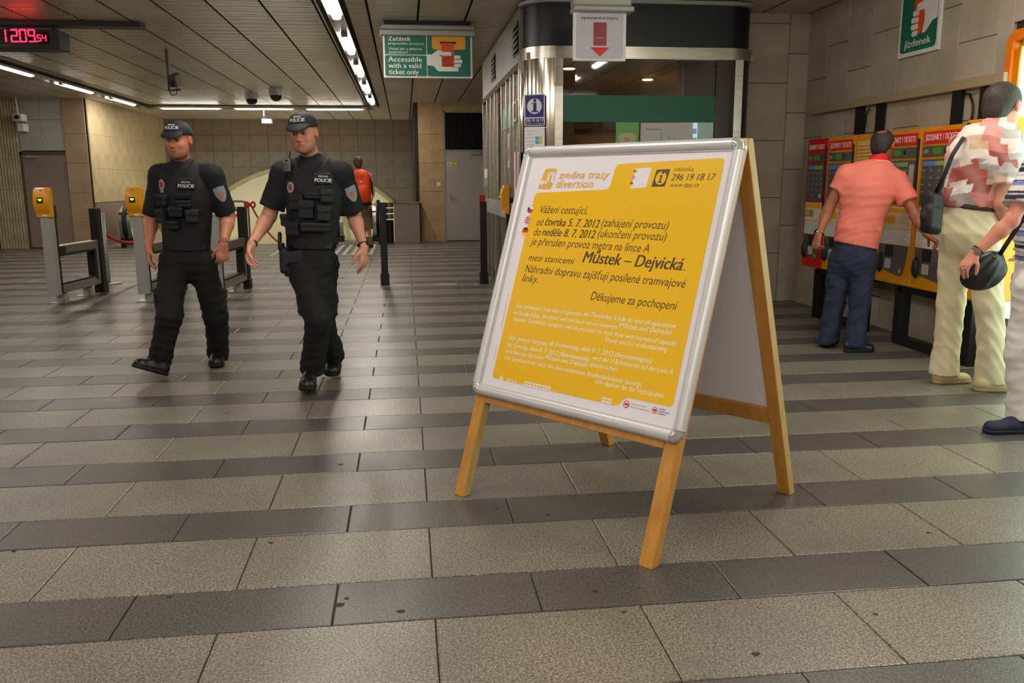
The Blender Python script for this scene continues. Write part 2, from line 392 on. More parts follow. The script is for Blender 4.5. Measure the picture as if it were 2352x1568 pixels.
# right wall (ticket machines): local x runs towards the camera
MR = frame_M((XR + .03, 9.215, 0), (0, -1, 0), (0, 0, 1))
cols = [0, .055, .48, .91, 1.34, 1.80, 2.20, 2.65, 3.10, 3.27]
WIN_Y0, WIN_Y1 = 3.0, 6.08      # the orange-framed shop window
def rr(i): o = [.28, .0, .3, .0, .28, .0, .3, .0][i % 8]; return [0] + [o + .605 * k for k in range(0 if o else 1, 6) if o + .605 * k < CZ - .1] + [CZ + .02]
panel_wall('wall_right', MR, cols, rr, M_STONE)
panel_wall('wall_right_over_window', MR, [3.27, 3.6, 4.1, 4.6, 5.1, 5.6, 6.2], lambda i: [2.47, CZ + .02], M_STONE)
panel_wall('wall_right_front', MR, [6.2 + .6 * k for k in range(14)], lambda i: [0] + [.3 * (i % 2) + .605 * k for k in range(1, 5)] + [CZ + .02], M_STONE)
# wall facing the camera between the kiosk and the machines
ME = frame_M((3.0, 9.20, 0), (1, 0, 0), (0, 0, 1))
panel_wall('wall_end', ME, [0, .58, 1.18, 1.45], lambda i: [0, .55, 1.17, 1.79, 2.40, 3.02, CZ + .02] if i < 2 else [0, .86, 1.48, 2.09, 2.71, CZ + .02], M_STONE)
# pillar wall beside the far door, door, grille
PY = 19.87
MP = frame_M((.33, PY + .03, 0), (1, 0, 0), (0, 0, 1))
panel_wall('wall_pillar', MP, [0, .575], lambda i: [0, .51, 1.15, 1.79, 2.43, CZ + .02], M_STONE_Y)
panel_wall('wall_over_grille', MP, [.575, 1.2, 1.6], lambda i: [2.93, CZ + .02], M_STONE_Y)
MPs = frame_M((.30, 25.3, 0), (0, -1, 0), (0, 0, 1))
panel_wall('wall_pillar_side', frame_M((.36, PY + .03, 0), (0, 1, 0), (0, 0, 1)), [0, .9, 1.8, 2.7, 3.6, 4.5, 5.4], lambda i: [0, .51, 1.15, 1.79, 2.43, CZ + .02], M_STONE_Y)
door = struct(MB().box(.93, 1.80, PY - .02, PY + .02, .02, 2.06).build('door_1', M_GREY, bevel=.004))
MB().box(.905, .93, PY - .03, PY + .05, 0, 2.08).box(.905, 1.85, PY - .03, PY + .05, 2.06, 2.085).build('door_frame', M_STEEL_M, door)
mb = MB().cyl((1.03, PY - .02, 1.03), (1.03, PY - .075, 1.03), .01, n=8); mb.bar((1.03, PY - .07, 1.03), (1.14, PY - .07, 1.03), .014, .018); mb.box(1.01, 1.05, PY - .03, PY - .02, .93, 1.08)
mb.build('door_handle', M_STEEL, door)
MB().box(1.5, 1.74, PY - .07, PY - .02, 1.98, 2.03).bar((1.52, PY - .09, 2.05), (1.72, PY - .04, 2.055), .02, .012).build('door_closer', M_STEEL_M, door)
MB().box(.98, 1.05, PY - .023, PY - .0205, 1.72, 1.80).build('warning_plate', M_WHITE, door)
MB().box(1.05, 1.20, PY - .023, PY - .0205, 1.72, 1.80).build('warning_plate', mat('yellow_print', (236, 214, 30), .5), door)
Mt = frame_M((1.06, PY - .0235, 1.765), (1, 0, 0), (0, 0, 1)); text('POZOR', Mt, .022, M_TEXTK, door, width=.1); text('NEBEZPEČÍ', Mt @ Matrix.Translation((0, -.035, 0)), .018, M_TEXTK, door, width=.13)
MB().prism([(0, 0), (.05, 0), (.025, .045)], frame_M((.99, PY - .0235, 1.74), (1, 0, 0), (0, 0, 1)), .001).build('warning_triangle', M_TEXTK, door)
MB().box(.94, 1.06, PY - .023, PY - .0205, 1.985, 2.02).build('small_plate', mat('pink_label', (200, 130, 120), .5), door)
gr = Root('ventilation_grille', (1.36, PY, 2.1), 0, 'black louvred grille of upright slats above the far grey door', 'grille')
MB().box(.93, 1.80, PY + .03, PY + .05, 2.09, 2.93).build('backing', M_BLACK, gr)
MB().box(.905, .935, PY - .02, PY + .05, 2.09, 2.93).box(.905, 1.82, PY - .02, PY + .05, 2.905, 2.93).build('frame', M_STEEL_M, gr)
me = None
for k in range(22):
    o = MB().box(-.006, .006, -.03, .02, 0, .80).build('slat', mat('grille_slat', (52, 44, 42), .5), gr, world=False) if me is None else bpy.data.objects.new('slat', me)
    if me is None: me = o.data
    else: COL.objects.link(o); o.parent = gr.o
    o.location = (.955 + .038 * k - 1.36, 0, 0)
ls = Root('light_switch', (.78, PY, 1.31), 0, 'small square white switch plate on the yellow stone pillar', 'switch')
MB().box(.73, .825, PY - .012, PY, 1.26, 1.36).build('plate', M_WHITE, ls, bevel=.004); MB().box(.755, .8, PY - .018, PY - .012, 1.285, 1.335).build('rocker', M_WHITE, ls, bevel=.002)
# left part: fluted wall, door with stone above, pier, fluted side wall, plain skirting part
LY = 19.4
ML = frame_M((-8.6, LY, 0), (1, 0, 0), (0, 0, 1))
ribbed('wall_left_fluted', ML, -2.4, .58, .0, CZ)
panel_wall('wall_over_door', ML, [.62, 1.05, 1.50], lambda i: [2.05, 2.68, CZ + .02], mat('pale_grey_marble', (186, 180, 172), .5, noise=(4, .4, (166, 160, 152))))
panel_wall('wall_pier', ML, [1.50, 1.95], lambda i: [0, .55, 1.17, 1.79, 2.40, CZ + .02], mat('pier_marble', (178, 152, 124), .55, noise=(3, .5, (156, 126, 98)), rnd=.05), th=.05)
door2 = struct(MB().box(-7.98, -7.11, LY - .01, LY + .03, .02, 1.97).build('door_2', mat('bronze_door', (164, 144, 130), .4, metal=.15, noise=(1.5, .5, (146, 122, 108))), bevel=.004))
MB().box(-8.03, -7.98, LY - .03, LY + .05, 0, 2.03).box(-7.11, -7.08, LY - .03, LY + .05, 0, 2.03).box(-8.03, -7.08, LY - .03, LY + .05, 1.97, 2.03).build('door_frame', mat('door_frame', (108, 94, 84), .5, metal=.4), door2)
MB().box(-7.9, -7.66, LY - .06, LY - .01, 1.9, 1.95).build('door_closer', M_STEEL_M, door2)
SX = -6.62
MS = frame_M((SX, LY - .02, 0), (0, 1, 0), (0, 0, 1))
ribbed('wall_side_fluted', MS, 0, 6.0, .96, CZ, m=mat('ribbed_marble_warm', (206, 186, 146), .6, noise=(3, .5, (160, 136, 98), (1, 1, .35)), rnd=.04))
panel_wall('wall_side_dado', MS, [0, 1.2, 2.4, 3.6, 4.8, 6.0], lambda i: [0, .95], mat('dado_marble', (140, 120, 106), .5, noise=(3, .4, (122, 104, 92))))
ribbed('wall_left', frame_M((XL - .0, 19.4, 0), (0, -1, 0), (0, 0, 1)), 0, 24.4, 0, CZ, pw=1.2, ph=1.04)
# back wall with the arched mouth of the escalator tunnel
BY = 25.2; ACX = -2.9; AR = 3.6; AZT = 1.75
def arch_z(x):
    d = AR * AR - (x - ACX) ** 2; return AZT - AR + math.sqrt(d) if d > 0 else -9
MBk = frame_M((-6.8, BY + .03, 0), (1, 0, 0), (0, 0, 1))
bx = [.5 * k for k in range(15)] + [7.15]
hole = [(0, 0, 0), (0, CZ, 0), (7.15, CZ, 0), (7.15, 0, 0)] + [(ACX + 6.8 + 3.05 * math.cos(t) / math.cos(0) * 1, max(0, arch_z(ACX + 3.05 * math.cos(t))), 0) for t in [PI * k / 20 for k in range(21)]]
def bmat(i, j, c):
    x0, x1, y0, y1 = c; xa, xb = x0 - 6.8, x1 - 6.8
    m = M_STONE_D if y0 > 1.8 else M_STONE_G
    za, zb, zm = arch_z(xa), arch_z(xb), arch_z((xa + xb) / 2)
    if y0 > max(za, zb, zm) - .001: return m
    if y1 <= min(za, zb): return None
    pts = [(x1 - .003, y1 - .003), (x0 + .003, y1 - .003)] + [(x0 + .003 + (x1 - x0 - .006) * q / 6, min(y1 - .01, max(y0 + .002, arch_z(xa + (xb - xa) * q / 6) + .004))) for q in range(7)]
    return (m, pts)
panel_wall('wall_back', MBk, bx, lambda i: [0, .6, 1.2, 1.80, 2.24, 2.68, CZ + .02], bmat, hole=hole)
ring = MB(); vault = MB(); N = 30
prof = []
for k in range(N + 1):
    t = math.asin(3.05 / AR); a = -t + 2 * t * k / N; x = ACX + AR * math.sin(a); z = AZT - AR + AR * math.cos(a); prof.append((x, z, math.sin(a), math.cos(a)))
vs = []
for x, z, sx, cz in prof:
    vs += [(x, BY - .06, z - .0), (x + .11 * sx, BY - .06, z + .11 * cz), (x + .11 * sx, BY + .02, z + .11 * cz), (x, BY + .02, z)]
fs = [(4 * i + q, 4 * i + (q + 1) % 4, 4 * i + 4 + (q + 1) % 4, 4 * i + 4 + q) for i in range(N) for q in range(4)]
struct(ring.add(vs, fs).build('trim_arch', mat('cream_trim', (190, 182, 140), .5)))
vs = []
for d, dz in ((0, 0), (.7, -.42), (9, -5.6)):
    vs += [(x, BY + .03 + d, z + dz) for x, z, _, _ in prof] + [(prof[-1][0], BY + .03 + d, -2.2 + dz), (prof[0][0], BY + .03 + d, -2.2 + dz)]
n = N + 3; fs = [(a * n + k, a * n + (k + 1) % n, (a + 1) * n + (k + 1) % n, (a + 1) * n + k) for a in range(2) for k in range(n)] + [tuple(range(2 * n, 3 * n))]
struct(MB().add(vs, fs).build('wall_tunnel', M_CREAM))
# escalator well between the hall floor and the tunnel
struct(MB().box(-6.6, .33, 19.9, 19.93, -2.6, -.01).build('wall_well_front', M_CREAM))
struct(MB().add([(-6.6, 19.93, -2.6), (.36, 19.93, -2.6), (.36, 25.3, -2.9), (-6.6, 25.3, -2.9)], [(0, 1, 2, 3)]).build('floor_well', M_STEEL_M))
struct(MB().box(-6.66, -6.62, 19.93, 25.2, -2.6, 0).box(.34, .36, 19.93, 25.2, -2.6, 0).build('wall_well_sides', M_CREAM))
# rest of the hall behind the camera
struct(MB().box(XL, XR, -5.1, -5, 0, CZ).build('wall_front', mat('beige_plain', (170, 152, 128), .7)))

# ---- light channels
def channel(name, a, b, wdt=.16):
    a = Vector(a); b = Vector(b); d = (b - a).normalized(); s = Vector((d.y, -d.x, 0))
    ch = struct(MB().bar(a, b, wdt, .012).build(name, M_STEEL_M))
    mb = MB()
    for q in (-1, 1): mb.bar(a + s * q * wdt / 2 - Vector((0, 0, .02)), b + s * q * wdt / 2 - Vector((0, 0, .02)), .006, .05)
    mb.build('channel_edge', M_STEEL_P, ch); return ch, s
zc = CZ - .02
ch1, s1 = channel('trim_1', (-.66, -4.8, zc), (-.66, 20.9, zc))
ch2, s2 = channel('trim_2', (-5.86, -4.8, zc), (-5.86, 20.9, zc))
ch3, s3 = channel('trim_3', (-5.86, 20.95, zc), (-.66, 20.95, zc))
MB().box(-.82, -.755, -4.8, 20.8, CZ - .006, CZ - .001).build('gap_shade_strip', M_BLACK, ch1)  # flat black strips stand for the shade of a recess beside the channels
MB().box(-.575, -.54, -4.8, 20.8, CZ - .006, CZ - .001).build('gap_shade_strip', M_BLACK, ch1)
MB().box(-5.76, -5.69, -4.8, 20.8, CZ - .006, CZ - .001).build('gap_shade_strip', M_BLACK, ch2)
MB().box(-5.75, -.77, 20.72, 20.82, CZ - .006, CZ - .001).build('gap_shade_strip', M_BLACK, ch3)
def lamp(a, b, label, group=None, strength=None):
    a = Vector(a); b = Vector(b); d = (b - a).normalized()
    r = Root('fluorescent_lamp', ((a + b) / 2), 0, label, 'lamp', group)
    MB().bar(a + Vector((0, 0, .028)), b + Vector((0, 0, .028)), .07, .03).build('housing', M_STEEL_M, r)
    prof = [(.05 * math.cos(t), .03 * math.sin(t)) for t in [2 * PI * k / 14 for k in range(14)]]
    m = MB(); x = d.cross(Vector((0, 0, 1))).normalized(); ps = []
    for s_, q in ((0, .3), (.012, .8), (.04, 1), (None, 1), (-.04, 1), (-.012, .8), (-.0001, .3)):
        L = (b - a).length; p = a + d * (L / 2 if s_ is None else (s_ if s_ >= 0 and s_ != -.0001 else L + s_)); ps.append((p, q))
    vs = [p + x * u * q + Vector((0, 0, v * q)) for p, q in ps for u, v in prof]; n = 14
    fs = [(i * n + k, i * n + (k + 1) % n, (i + 1) * n + (k + 1) % n, (i + 1) * n + k) for i in range(len(ps) - 1) for k in range(n)] + [tuple(range(n))[::-1], tuple(range((len(ps) - 1) * n, len(ps) * n))]
    m.add(vs, fs).build('diffuser', M_TUBE, r, smooth=True)
    for p in (a, b): MB().box(p.x - .04, p.x + .04, p.y - .01, p.y + .01, p.z - .02, p.z + .03).build('end_cap', M_STEEL_M, r)
zl = CZ - .055
ordn = ['nearest', 'second nearest', 'third', 'fourth', 'fifth', 'farthest']
for i, (y0, y1) in enumerate([(8.10, 9.54), (10.65, 12.05), (13.1, 14.55), (15.65, 17.1), (18.15, 19.55)]):
    lamp((-.66, y0, zl), (-.66, y1, zl), 'glowing tube lamp left of the green sign, ' + ['largest, at the top edge of the photo', 'second from the top edge', 'third from the top edge', 'fourth from the top edge', 'smallest and farthest of its row'][i], 'tube lamps in the right ceiling row')
for y0 in (5.55, 3.0, .45, -2.5): lamp((-.66, y0, zl), (-.66, y0 + 1.45, zl), 'glowing tube lamp overhead outside the photo, right ceiling row', 'overhead lamps of the right row')
for i, (y0, y1) in enumerate([(13.45, 14.9), (16.1, 17.55), (18.65, 20.15)]):
    lamp((-5.86, y0, zl), (-5.86, y1, zl), 'glowing tube lamp of the left ceiling row, ' + ['longest, below the red clock', 'the middle one of three', 'shortest, nearest the ceiling corner'][i], 'tube lamps in the left ceiling row')
for y0 in (10.9, 8.35, 5.8, 3.25, .7): lamp((-5.86, y0, zl), (-5.86, y0 + 1.45, zl), 'glowing tube lamp overhead outside the photo, left ceiling row', 'overhead lamps of the left row')
for i, (x0, x1) in enumerate([(-5.5, -4.2), (-3.86, -2.56), (-2.22, -.93)]):
    lamp((x0, 20.95, zl), (x1, 20.95, zl), 'glowing tube lamp of the level far row, ' + ['above the left officer', 'between the two officers', 'above and right of the right officer'][i], 'tube lamps in the far ceiling row')
# added fill lamps, all out of view: escalator well, machine side, behind the camera
for xx in (-5.0, -3.6, -2.2): lamp((xx, 20.15, -.25), (xx + 1.2, 20.15, -.25), 'added unseen fill lamp lighting the escalator well from below the floor edge', 'added fill lamps in the escalator well')  # added below the floor edge to brighten the cream vault
for xx in (-5.0, -3.6, -2.2): lamp((xx, 24.6, -.95), (xx + 1.2, 24.6, -.95), 'added unseen fill lamp deeper in the escalator well below the floor edge', 'deeper added fill lamps in the escalator well')  # second added set, also hidden, for a paler vault
for y0 in (4.1, 1.5): lamp((2.9, y0, zl), (2.9, y0 + 1.45, zl), 'added unseen fill lamp overhead, ' + ('nearer to' if y0 > 2 else 'farther from') + ' the ticket machines')  # added overhead to brighten the machine side of the hall
for k in range(7): lamp((-5.4 + 1.3 * k + (.55 if k > 3 else 0), -.85, zl), (-4.3 + 1.3 * k + (.55 if k > 3 else 0), -.85, zl), 'added unseen fill lamp of the cross row behind the camera', 'cross row of added fill lamps behind the camera')  # added row that lights the front of the notice board
# ================================================================== A-BOARD
M_WOOD = mat('pine_wood', (208, 150, 70), .42, noise=(3.2, .6, (178, 116, 44), (9, 9, 1)), bump=.1)
M_WOODLIT = mat('pine_lit_side', (198, 168, 102), .5, noise=(4, .5, (176, 134, 66), (8, 8, 1)))  # outer leg sides painted paler, reflected light put into the colour
M_ALU = mat('satin_aluminium', (216, 214, 217), .34, metal=.25, noise=(6, .15, (184, 182, 184)))
M_CORNER = mat('corner_metal', (212, 210, 214), .16, metal=.5)
M_PAPER = mat('white_poster', (240, 234, 243), .38, spec=.4)
M_PYEL = mat('yellow_poster', (246, 194, 20), .36, spec=.4)
M_PYT = mat('ochre_print', (238, 176, 60), .5)
bc = Vector((.928, 3.478, 0)); th = math.radians(-52.2)
board = Root('a_board', bc, th, 'wooden A-frame notice board with a yellow diversion poster in a silver frame', 'sign board')
BX = Vector((math.cos(th), math.sin(th), 0)); BYv = Vector((-math.sin(th), math.cos(th), 0)); D2 = .512; HT = 1.5
upF = (Vector((0, 0, HT)) + BYv * (D2 - .015)); SL = upF.length; upF.normalize(); nF = BX.cross(upF)      # points to the front
if nF.dot(BYv) > 0: nF = -nF
upB = (Vector((0, 0, HT)) - BYv * (D2 - .015)).normalized(); nB = upB.cross(BX); nB = nB if nB.dot(BYv) > 0 else -nB
oF = bc - BYv * D2; oB = bc + BYv * D2
LEGW, LEGT = .058, .044
def leg(o, up, n, s, name='leg'):
    x = BX * s * .505; h = Vector((0, 0, 1))
    a = o + x; mb = MB(); vs = []
    for t0 in (0, 1):
        for sx, sn in ((-1, -1), (1, -1), (1, 1), (-1, 1)):
            q = a + BX * sx * LEGW / 2 + n * sn * LEGT / 2
            k = (-q.z / up.z) if t0 == 0 else (HT + .012 - q.z) / up.z
            vs.append(q + up * k)
    mb.add(vs, [(3, 2, 1, 0), (4, 5, 6, 7), (0, 1, 5, 4), (1, 2, 6, 5), (2, 3, 7, 6), (3, 0, 4, 7)])
    o = mb.build('leg', M_WOOD, board, bevel=.003); o.data.materials.append(M_WOODLIT)
    for p in o.data.polygons:
        if p.normal.x * s > .9: p.material_index = 1
for s in (-1, 1): leg(oF, upF, nF, s); leg(oB, upB, nB, s)
def rail(o, up, n, s0, hgt, nm='rail'):
    mb = MB(); a = o + up * s0; mb.bar(a - BX * .474, a + BX * .474, LEGT, hgt, up=up); return mb.build(nm, M_WOOD, board, bevel=.003)
rail(oF, upF, nF, .445, .05); rail(oF, upF, nF, 1.50, .05); rail(oB, upB, nB, .40, .075); rail(oB, upB, nB, 1.50, .05)
MB().add(*(lambda p: ([q for q in p], [(0, 1, 2, 3), (7, 6, 5, 4), (0, 4, 5, 1), (1, 5, 6, 2), (2, 6, 7, 3), (3, 7, 4, 0)]))([oB + BX * x + upB * s_ - nB * (.0 if k else .012) for k in (0, 1) for x, s_ in ((-.48, .44), (.48, .44), (.48, 1.47), (-.48, 1.47))])).build('back_panel', M_PAPER, board)
for s in (-1, 1):
    p = bc + BX * s * .47 + Vector((0, 0, HT - .03)); MB().cyl(p - BYv * .05, p + BYv * .05, .008, n=8).build('hinge', M_STEEL, board)
MF = frame_M(oF + nF * .030, BX, upF)      # poster coordinates: x along width, y up the slope, z to the viewer
def BP(x, y, z=0): return MF @ Vector((x, y, z))
# back plate, paper, frame
MB().prism([(-.545, .47), (.545, .47), (.545, 1.56), (-.545, 1.56)], MF @ Matrix.Translation((0, 0, -.012)), .008).build('backing_plate', M_ALU, board)
MB().prism([(-.52, .49), (.52, .49), (.52, 1.545), (-.52, 1.545)], MF @ Matrix.Translation((0, 0, -.004)), .0035).build('poster', M_PAPER, board)
def snap(a, b, nm='frame_bar'):
    """rounded snap-frame profile between two points of the poster plane, inner side to the left"""
    a = Vector(a); b = Vector(b); d = (b - a).normalized(); nrm = Vector((-d.y, d.x))
    prof = [(0, -.006), (0, .002)] + [(.004 + .022 * (1 - math.cos(t)) , .002 + .016 * math.sin(t)) for t in [PI * k / 10 for k in range(11)]] + [(.05, -.006)]
    vs = [BP(p.x + nrm.x * -u, p.y + nrm.y * -u, v + .003) for p in (a, b) for u, v in prof]; n = len(prof)
    MB().add(vs, [(k, (k + 1) % n, n + (k + 1) % n, n + k) for k in range(n)] + [tuple(range(n))[::-1], tuple(range(n, 2 * n))]).build(nm, M_ALU, board)
xi0, xi1, yi0, yi1 = -.507, .507, .498, 1.535; cw = .045
snap((xi0, yi0), (xi1, yi0)); snap((xi1, yi0), (xi1, yi1)); snap((xi1, yi1), (xi0, yi1)); snap((xi0, yi1), (xi0, yi0))
for sx, sy in ((-1, -1), (1, -1), (1, 1), (-1, 1)):
    cx, cy = (xi0 if sx < 0 else xi1), (yi0 if sy < 0 else yi1); vs = []; K = 8
    prof = [(0, -.006), (0, .003)] + [(.004 + .0225 * (1 - math.cos(t)), .003 + .0165 * math.sin(t)) for t in [PI * k / 10 for k in range(11)]] + [(.051, -.006)]
    for k in range(K + 1):
        a = PI / 2 * k / K; dx, dy = sx * math.cos(a), sy * math.sin(a)
        vs += [BP(cx + dx * u, cy + dy * u, v + .003) for u, v in prof]
    n = len(prof); f = [(i * n + k, i * n + (k + 1) % n, (i + 1) * n + (k + 1) % n, (i + 1) * n + k) for i in range(K) for k in range(n)]
    MB().add(vs, f + [tuple(range(n)), tuple(range(K * n, K * n + n))]).build('corner_cap', M_CORNER, board, smooth=True)
def flat(poly, m, z=.0004, nm='print', par=board, M=MF, t=.0002):
    return MB().prism(poly, M @ Matrix.Translation((0, 0, z)), t).build(nm, m, par)
# yellow field with its stepped corner
def rc(pts, r=.018, n=5):
    out = []; m = len(pts)
    for i in range(m):
        p, a, b = Vector(pts[i]), Vector(pts[i - 1]), Vector(pts[(i + 1) % m]); u = (a - p).normalized(); v = (b - p).normalized()
        rr_ = min(r, (a - p).length / 2.1, (b - p).length / 2.1); p0, p1 = p + u * rr_, p + v * rr_
        for k in range(n + 1):
            t = k / n; q = p0 * (1 - t) ** 2 + p * 2 * t * (1 - t) + p1 * t * t; out.append((q.x, q.y))
    return out
flat(rc([(-.452, .534), (.243, .534), (.268, .574), (.484, .574), (.480, 1.510), (-.020, 1.494), (-.030, 1.388), (-.440, 1.371)], .022), M_PYEL, nm='yellow_field')
Z1, Z2, Z3 = .0007, .0010, .0013
M_W2 = mat('poster_white_print', (244, 240, 236), .45)
def tx(s, x, y, h, w=None, m=M_TEXTD, bold=0., shear=.22, al='LEFT', z=Z1): return text(s, MF @ Matrix.Translation((x, y, z)), h, m, board, width=w, bold=bold, shear=shear, align=al, t=.0002, res=3)
# logo: rounded square with the bent arrow cut out
flat(rc([(-.431, 1.389), (-.353, 1.389), (-.340, 1.481), (-.412, 1.481)], .014), M_PYT, Z1, 'logo')
flat([(-.430, 1.418), (-.413, 1.402), (-.409, 1.434)], M_PAPER, Z2, 'logo_arrow')
for a_, b_, c_, d_ in ((-.413, -.378, 1.412, 1.424), (-.390, -.378, 1.412, 1.464), (-.390, -.352, 1.452, 1.464), (-.364, -.352, 1.412, 1.464), (-.364, -.334, 1.412, 1.424)):
    flat([(a_, c_), (b_, c_), (b_ + (d_ - c_) * .12, d_), (a_ + (d_ - c_) * .12, d_)], M_PAPER, Z2, 'logo_arrow')
tx('změna trasy', -.322, 1.436, .032, .278, M_PYT, .014); tx('diversion', -.326, 1.395, .036, .206, M_PYT, -.004)
# info block (the square code beside it is left out, its white label stays)
flat(rc([(.077, 1.392), (.153, 1.396), (.160, 1.478), (.082, 1.474)], .006), M_PAPER, Z1, 'white_label')
flat(rc([(.178, 1.399), (.240, 1.400), (.250, 1.470), (.186, 1.468)], .004), M_TEXTD, Z1, 'info_block')
circ = lambda x, y, r, ry=None, n=20: [(x + r * math.cos(2 * PI * k / n), y + (ry or r) * math.sin(2 * PI * k / n)) for k in range(n)]
flat(circ(.214, 1.434, .025, .027), M_PYEL, Z2, 'info_disc'); flat(circ(.219, 1.456, .006), M_TEXTD, Z3, 'info_dot')
flat([(.203, 1.415), (.222, 1.415), (.222, 1.419), (.217, 1.420), (.220, 1.446), (.206, 1.445), (.206, 1.441), (.211, 1.440), (.208, 1.420), (.203, 1.419)], M_TEXTD, Z3, 'info_stem')
tx('infolinka', .266, 1.460, .017, .088); tx('296 19 18 17', .263, 1.424, .026, .194, bold=.016); tx('www.dpp.cz', .265, 1.399, .016, .13)
# Czech text
tx('Vážení cestující,', -.387, 1.281, .034, .268)
tx('od', -.391, 1.224, .034, .040); tx('čtvrtka 5. 7. 2012', -.340, 1.226, .034, .300, bold=.02); tx('(zahájení provozu)', -.028, 1.232, .034, .326)
tx('do', -.394, 1.179, .034, .040); tx('neděle 8. 7. 2012', -.344, 1.181, .034, .294, bold=.02); tx('(ukončení provozu)', -.036, 1.187, .034, .335)
tx('je přerušen provoz metra na lince A', -.400, 1.137, .034, .632)
tx('mezi stanicemi', -.393, 1.067, .028, .264); tx('Můstek – Dejvická', -.086, 1.078, .048, .486, bold=.028); tx('.', .405, 1.078, .034)
tx('Náhradní dopravu zajišťují posílené tramvajové', -.398, 1.014, .034, .825); tx('linky.', -.402, .972, .034, .094)
tx('Děkujeme za pochopení', -.002, .928, .034, .417)
for s, x, y, w_, b in (('Dear passengers, from start of operation', -.406, .856, .378, 0), ('on Thursday, 5 July to end of operation', -.018, .860, .441, .016), ('on Sunday 8 July,', -.407, .824, .156, .016), ('the metro will not be in service between', -.240, .826, .400, 0), ('Můstek and Dejvická', .170, .834, .242, .016),
    ('stations. Substitute transport will be provided by tram lines with increased capacity.', -.403, .797, .850, 0), ('Thank you for understanding.', .115, .770, .297, 0),
    ('Sehr geehrte Fahrgäste,', -.402, .713, .226, 0), ('ab Donnerstag, dem 5. 7. 2012 (Betriebsbeginn)', -.165, .719, .519, .016), ('bis Sonntag, dem 8. 7. 2012 (Betriebsende)', -.404, .682, .465, .016), ('wird der U-Bahnbetrieb auf der Linie A', .073, .691, .380, 0),
    ('zwischen den Stationen', -.405, .653, .224, 0), ('Můstek und Dejvická', -.170, .658, .225, .016), ('unterbrochen.', .066, .663, .143, 0), ('Der Ersatzverkehr wird von den verstärkten Straßenbahnlinien besorgt.', -.404, .624, .738, 0), ('Wir danken für Ihr Verständnis.', .112, .600, .328, 0)):
    tx(s, x, y, .0185, w_, M_W2, b)
# flag roundels
MFl = {'w': M_PAPER, 'b': mat('flag_blue', (44, 60, 160), .5), 'r': mat('flag_red', (226, 40, 34), .5), 'k': M_TEXTK, 'y': mat('flag_yellow', (250, 196, 30), .5)}
def seg(x, y, r, a0, a1, n=12): return [(x + r * math.cos(a0 + (a1 - a0) * k / n), y + r * math.sin(a0 + (a1 - a0) * k / n)) for k in range(n + 1)]
def flags(x0, dx, y0, dy, r, z):
    for k in range(3):
        x, y = x0 - dx * k, y0 - dy * k; flat(circ(x, y, r * 1.16), M_PYT, z, 'flag_rim')
        if k == 0:
            flat(circ(x, y, r), MFl['w'], z + .0002, 'flag'); flat(seg(x, y, r, PI, 2 * PI), MFl['r'], z + .0004, 'flag'); flat(seg(x, y, r, 2.45, 3.84, 8) + [(x + r * .1, y)], MFl['b'], z + .0006, 'flag')
        elif k == 1:
            flat(circ(x, y, r), MFl['w'], z + .0002, 'flag')
            for q in range(4): flat([(x + r * .25 * (1 if q in (0, 3) else -1), y + r * .45 * (1 if q < 2 else -1))] + seg(x, y, r * .93, PI / 2 * q + .35, PI / 2 * q + 1.15, 4), MFl['b'], z + .0004, 'flag')
            flat([(x - r, y - r * .14), (x + r, y - r * .14), (x + r, y + r * .14), (x - r, y + r * .14)], MFl['r'], z + .0006, 'flag'); flat([(x - r * .14, y - r), (x + r * .14, y - r), (x + r * .14, y + r), (x - r * .14, y + r)], MFl['r'], z + .0006, 'flag')
        else:
            flat(circ(x, y, r), MFl['r'], z + .0002, 'flag'); flat(seg(x, y, r, .35, PI - .35), MFl['k'], z + .0004, 'flag'); flat(seg(x, y, r, PI + .35, 2 * PI - .35), MFl['y'], z + .0004, 'flag')
flags(-.447, .0012, 1.296, .050, .017, Z1); flags(.083, .003, 1.466, .027, .0075, Z2)
# skyline and tram cut-outs at the foot, operators' marks
flat([(-.405, .533), (-.402, .546), (-.396, .548), (-.394, .562), (-.391, .548), (-.385, .546), (-.382, .533)], M_PAPER, Z1, 'skyline')
for x in (-.362, -.345, -.325, -.308): flat([(x, .533), (x + .006, .533), (x + .006, .548 - .004 * (int(x * 1000) % 3)), (x, .545)], M_PAPER, Z1, 'skyline')
def tram(x, y, w_, n):
    flat([(x, y), (x + w_, y), (x + w_, y + .020), (x, y + .020)], M_PAPER, Z1, 'tram_outline'); g = w_ / n
    for k in range(n): flat([(x + g * (k + .15), y + .007), (x + g * (k + .8), y + .007), (x + g * (k + .8), y + .015), (x + g * (k + .15), y + .015)], M_PYEL, Z2, 'tram_window')
tram(-.255, .530, .148, 8); tram(.162, .536, .05, 4)
for x, y, r in ((.2812, .5485, .014), (.4107, .5505, .012)):
    flat(circ(x, y, r), M_RED, Z1, 'emblem'); flat(circ(x, y, r * .78), M_PAPER, Z2, 'emblem_ring'); flat([(x - r * .7, y - .002), (x + r * .5, y - .006), (x + r * .7, y + .003), (x - r * .4, y + .006)], M_RED, Z3, 'emblem_mark')
tx('Dopravní podnik', .303, .552, .007, .07, M_GREY, 0, 0); tx('hlavního města Prahy', .303, .540, .007, .085, M_GREY, 0, 0)
for k, s in enumerate(('PRAŽSKÁ', 'INTEGROVANÁ', 'DOPRAVA')): tx(s, .428, .556 - .009 * k, .006, (.03, .048, .034)[k], MFl['b'], 0, 0)
text('Praha zelená město tiché', MF @ Matrix.Translation((-.462, .76, Z1)) @ Matrix.Rotation(PI / 2, 4, 'Z'), .008, M_PYT, board, width=.15, shear=.2)
text('v pohybu', MF @ Matrix.Translation((-.462, .62, Z1)) @ Matrix.Rotation(PI / 2, 4, 'Z'), .008, M_PYT, board, width=.055, shear=.2)

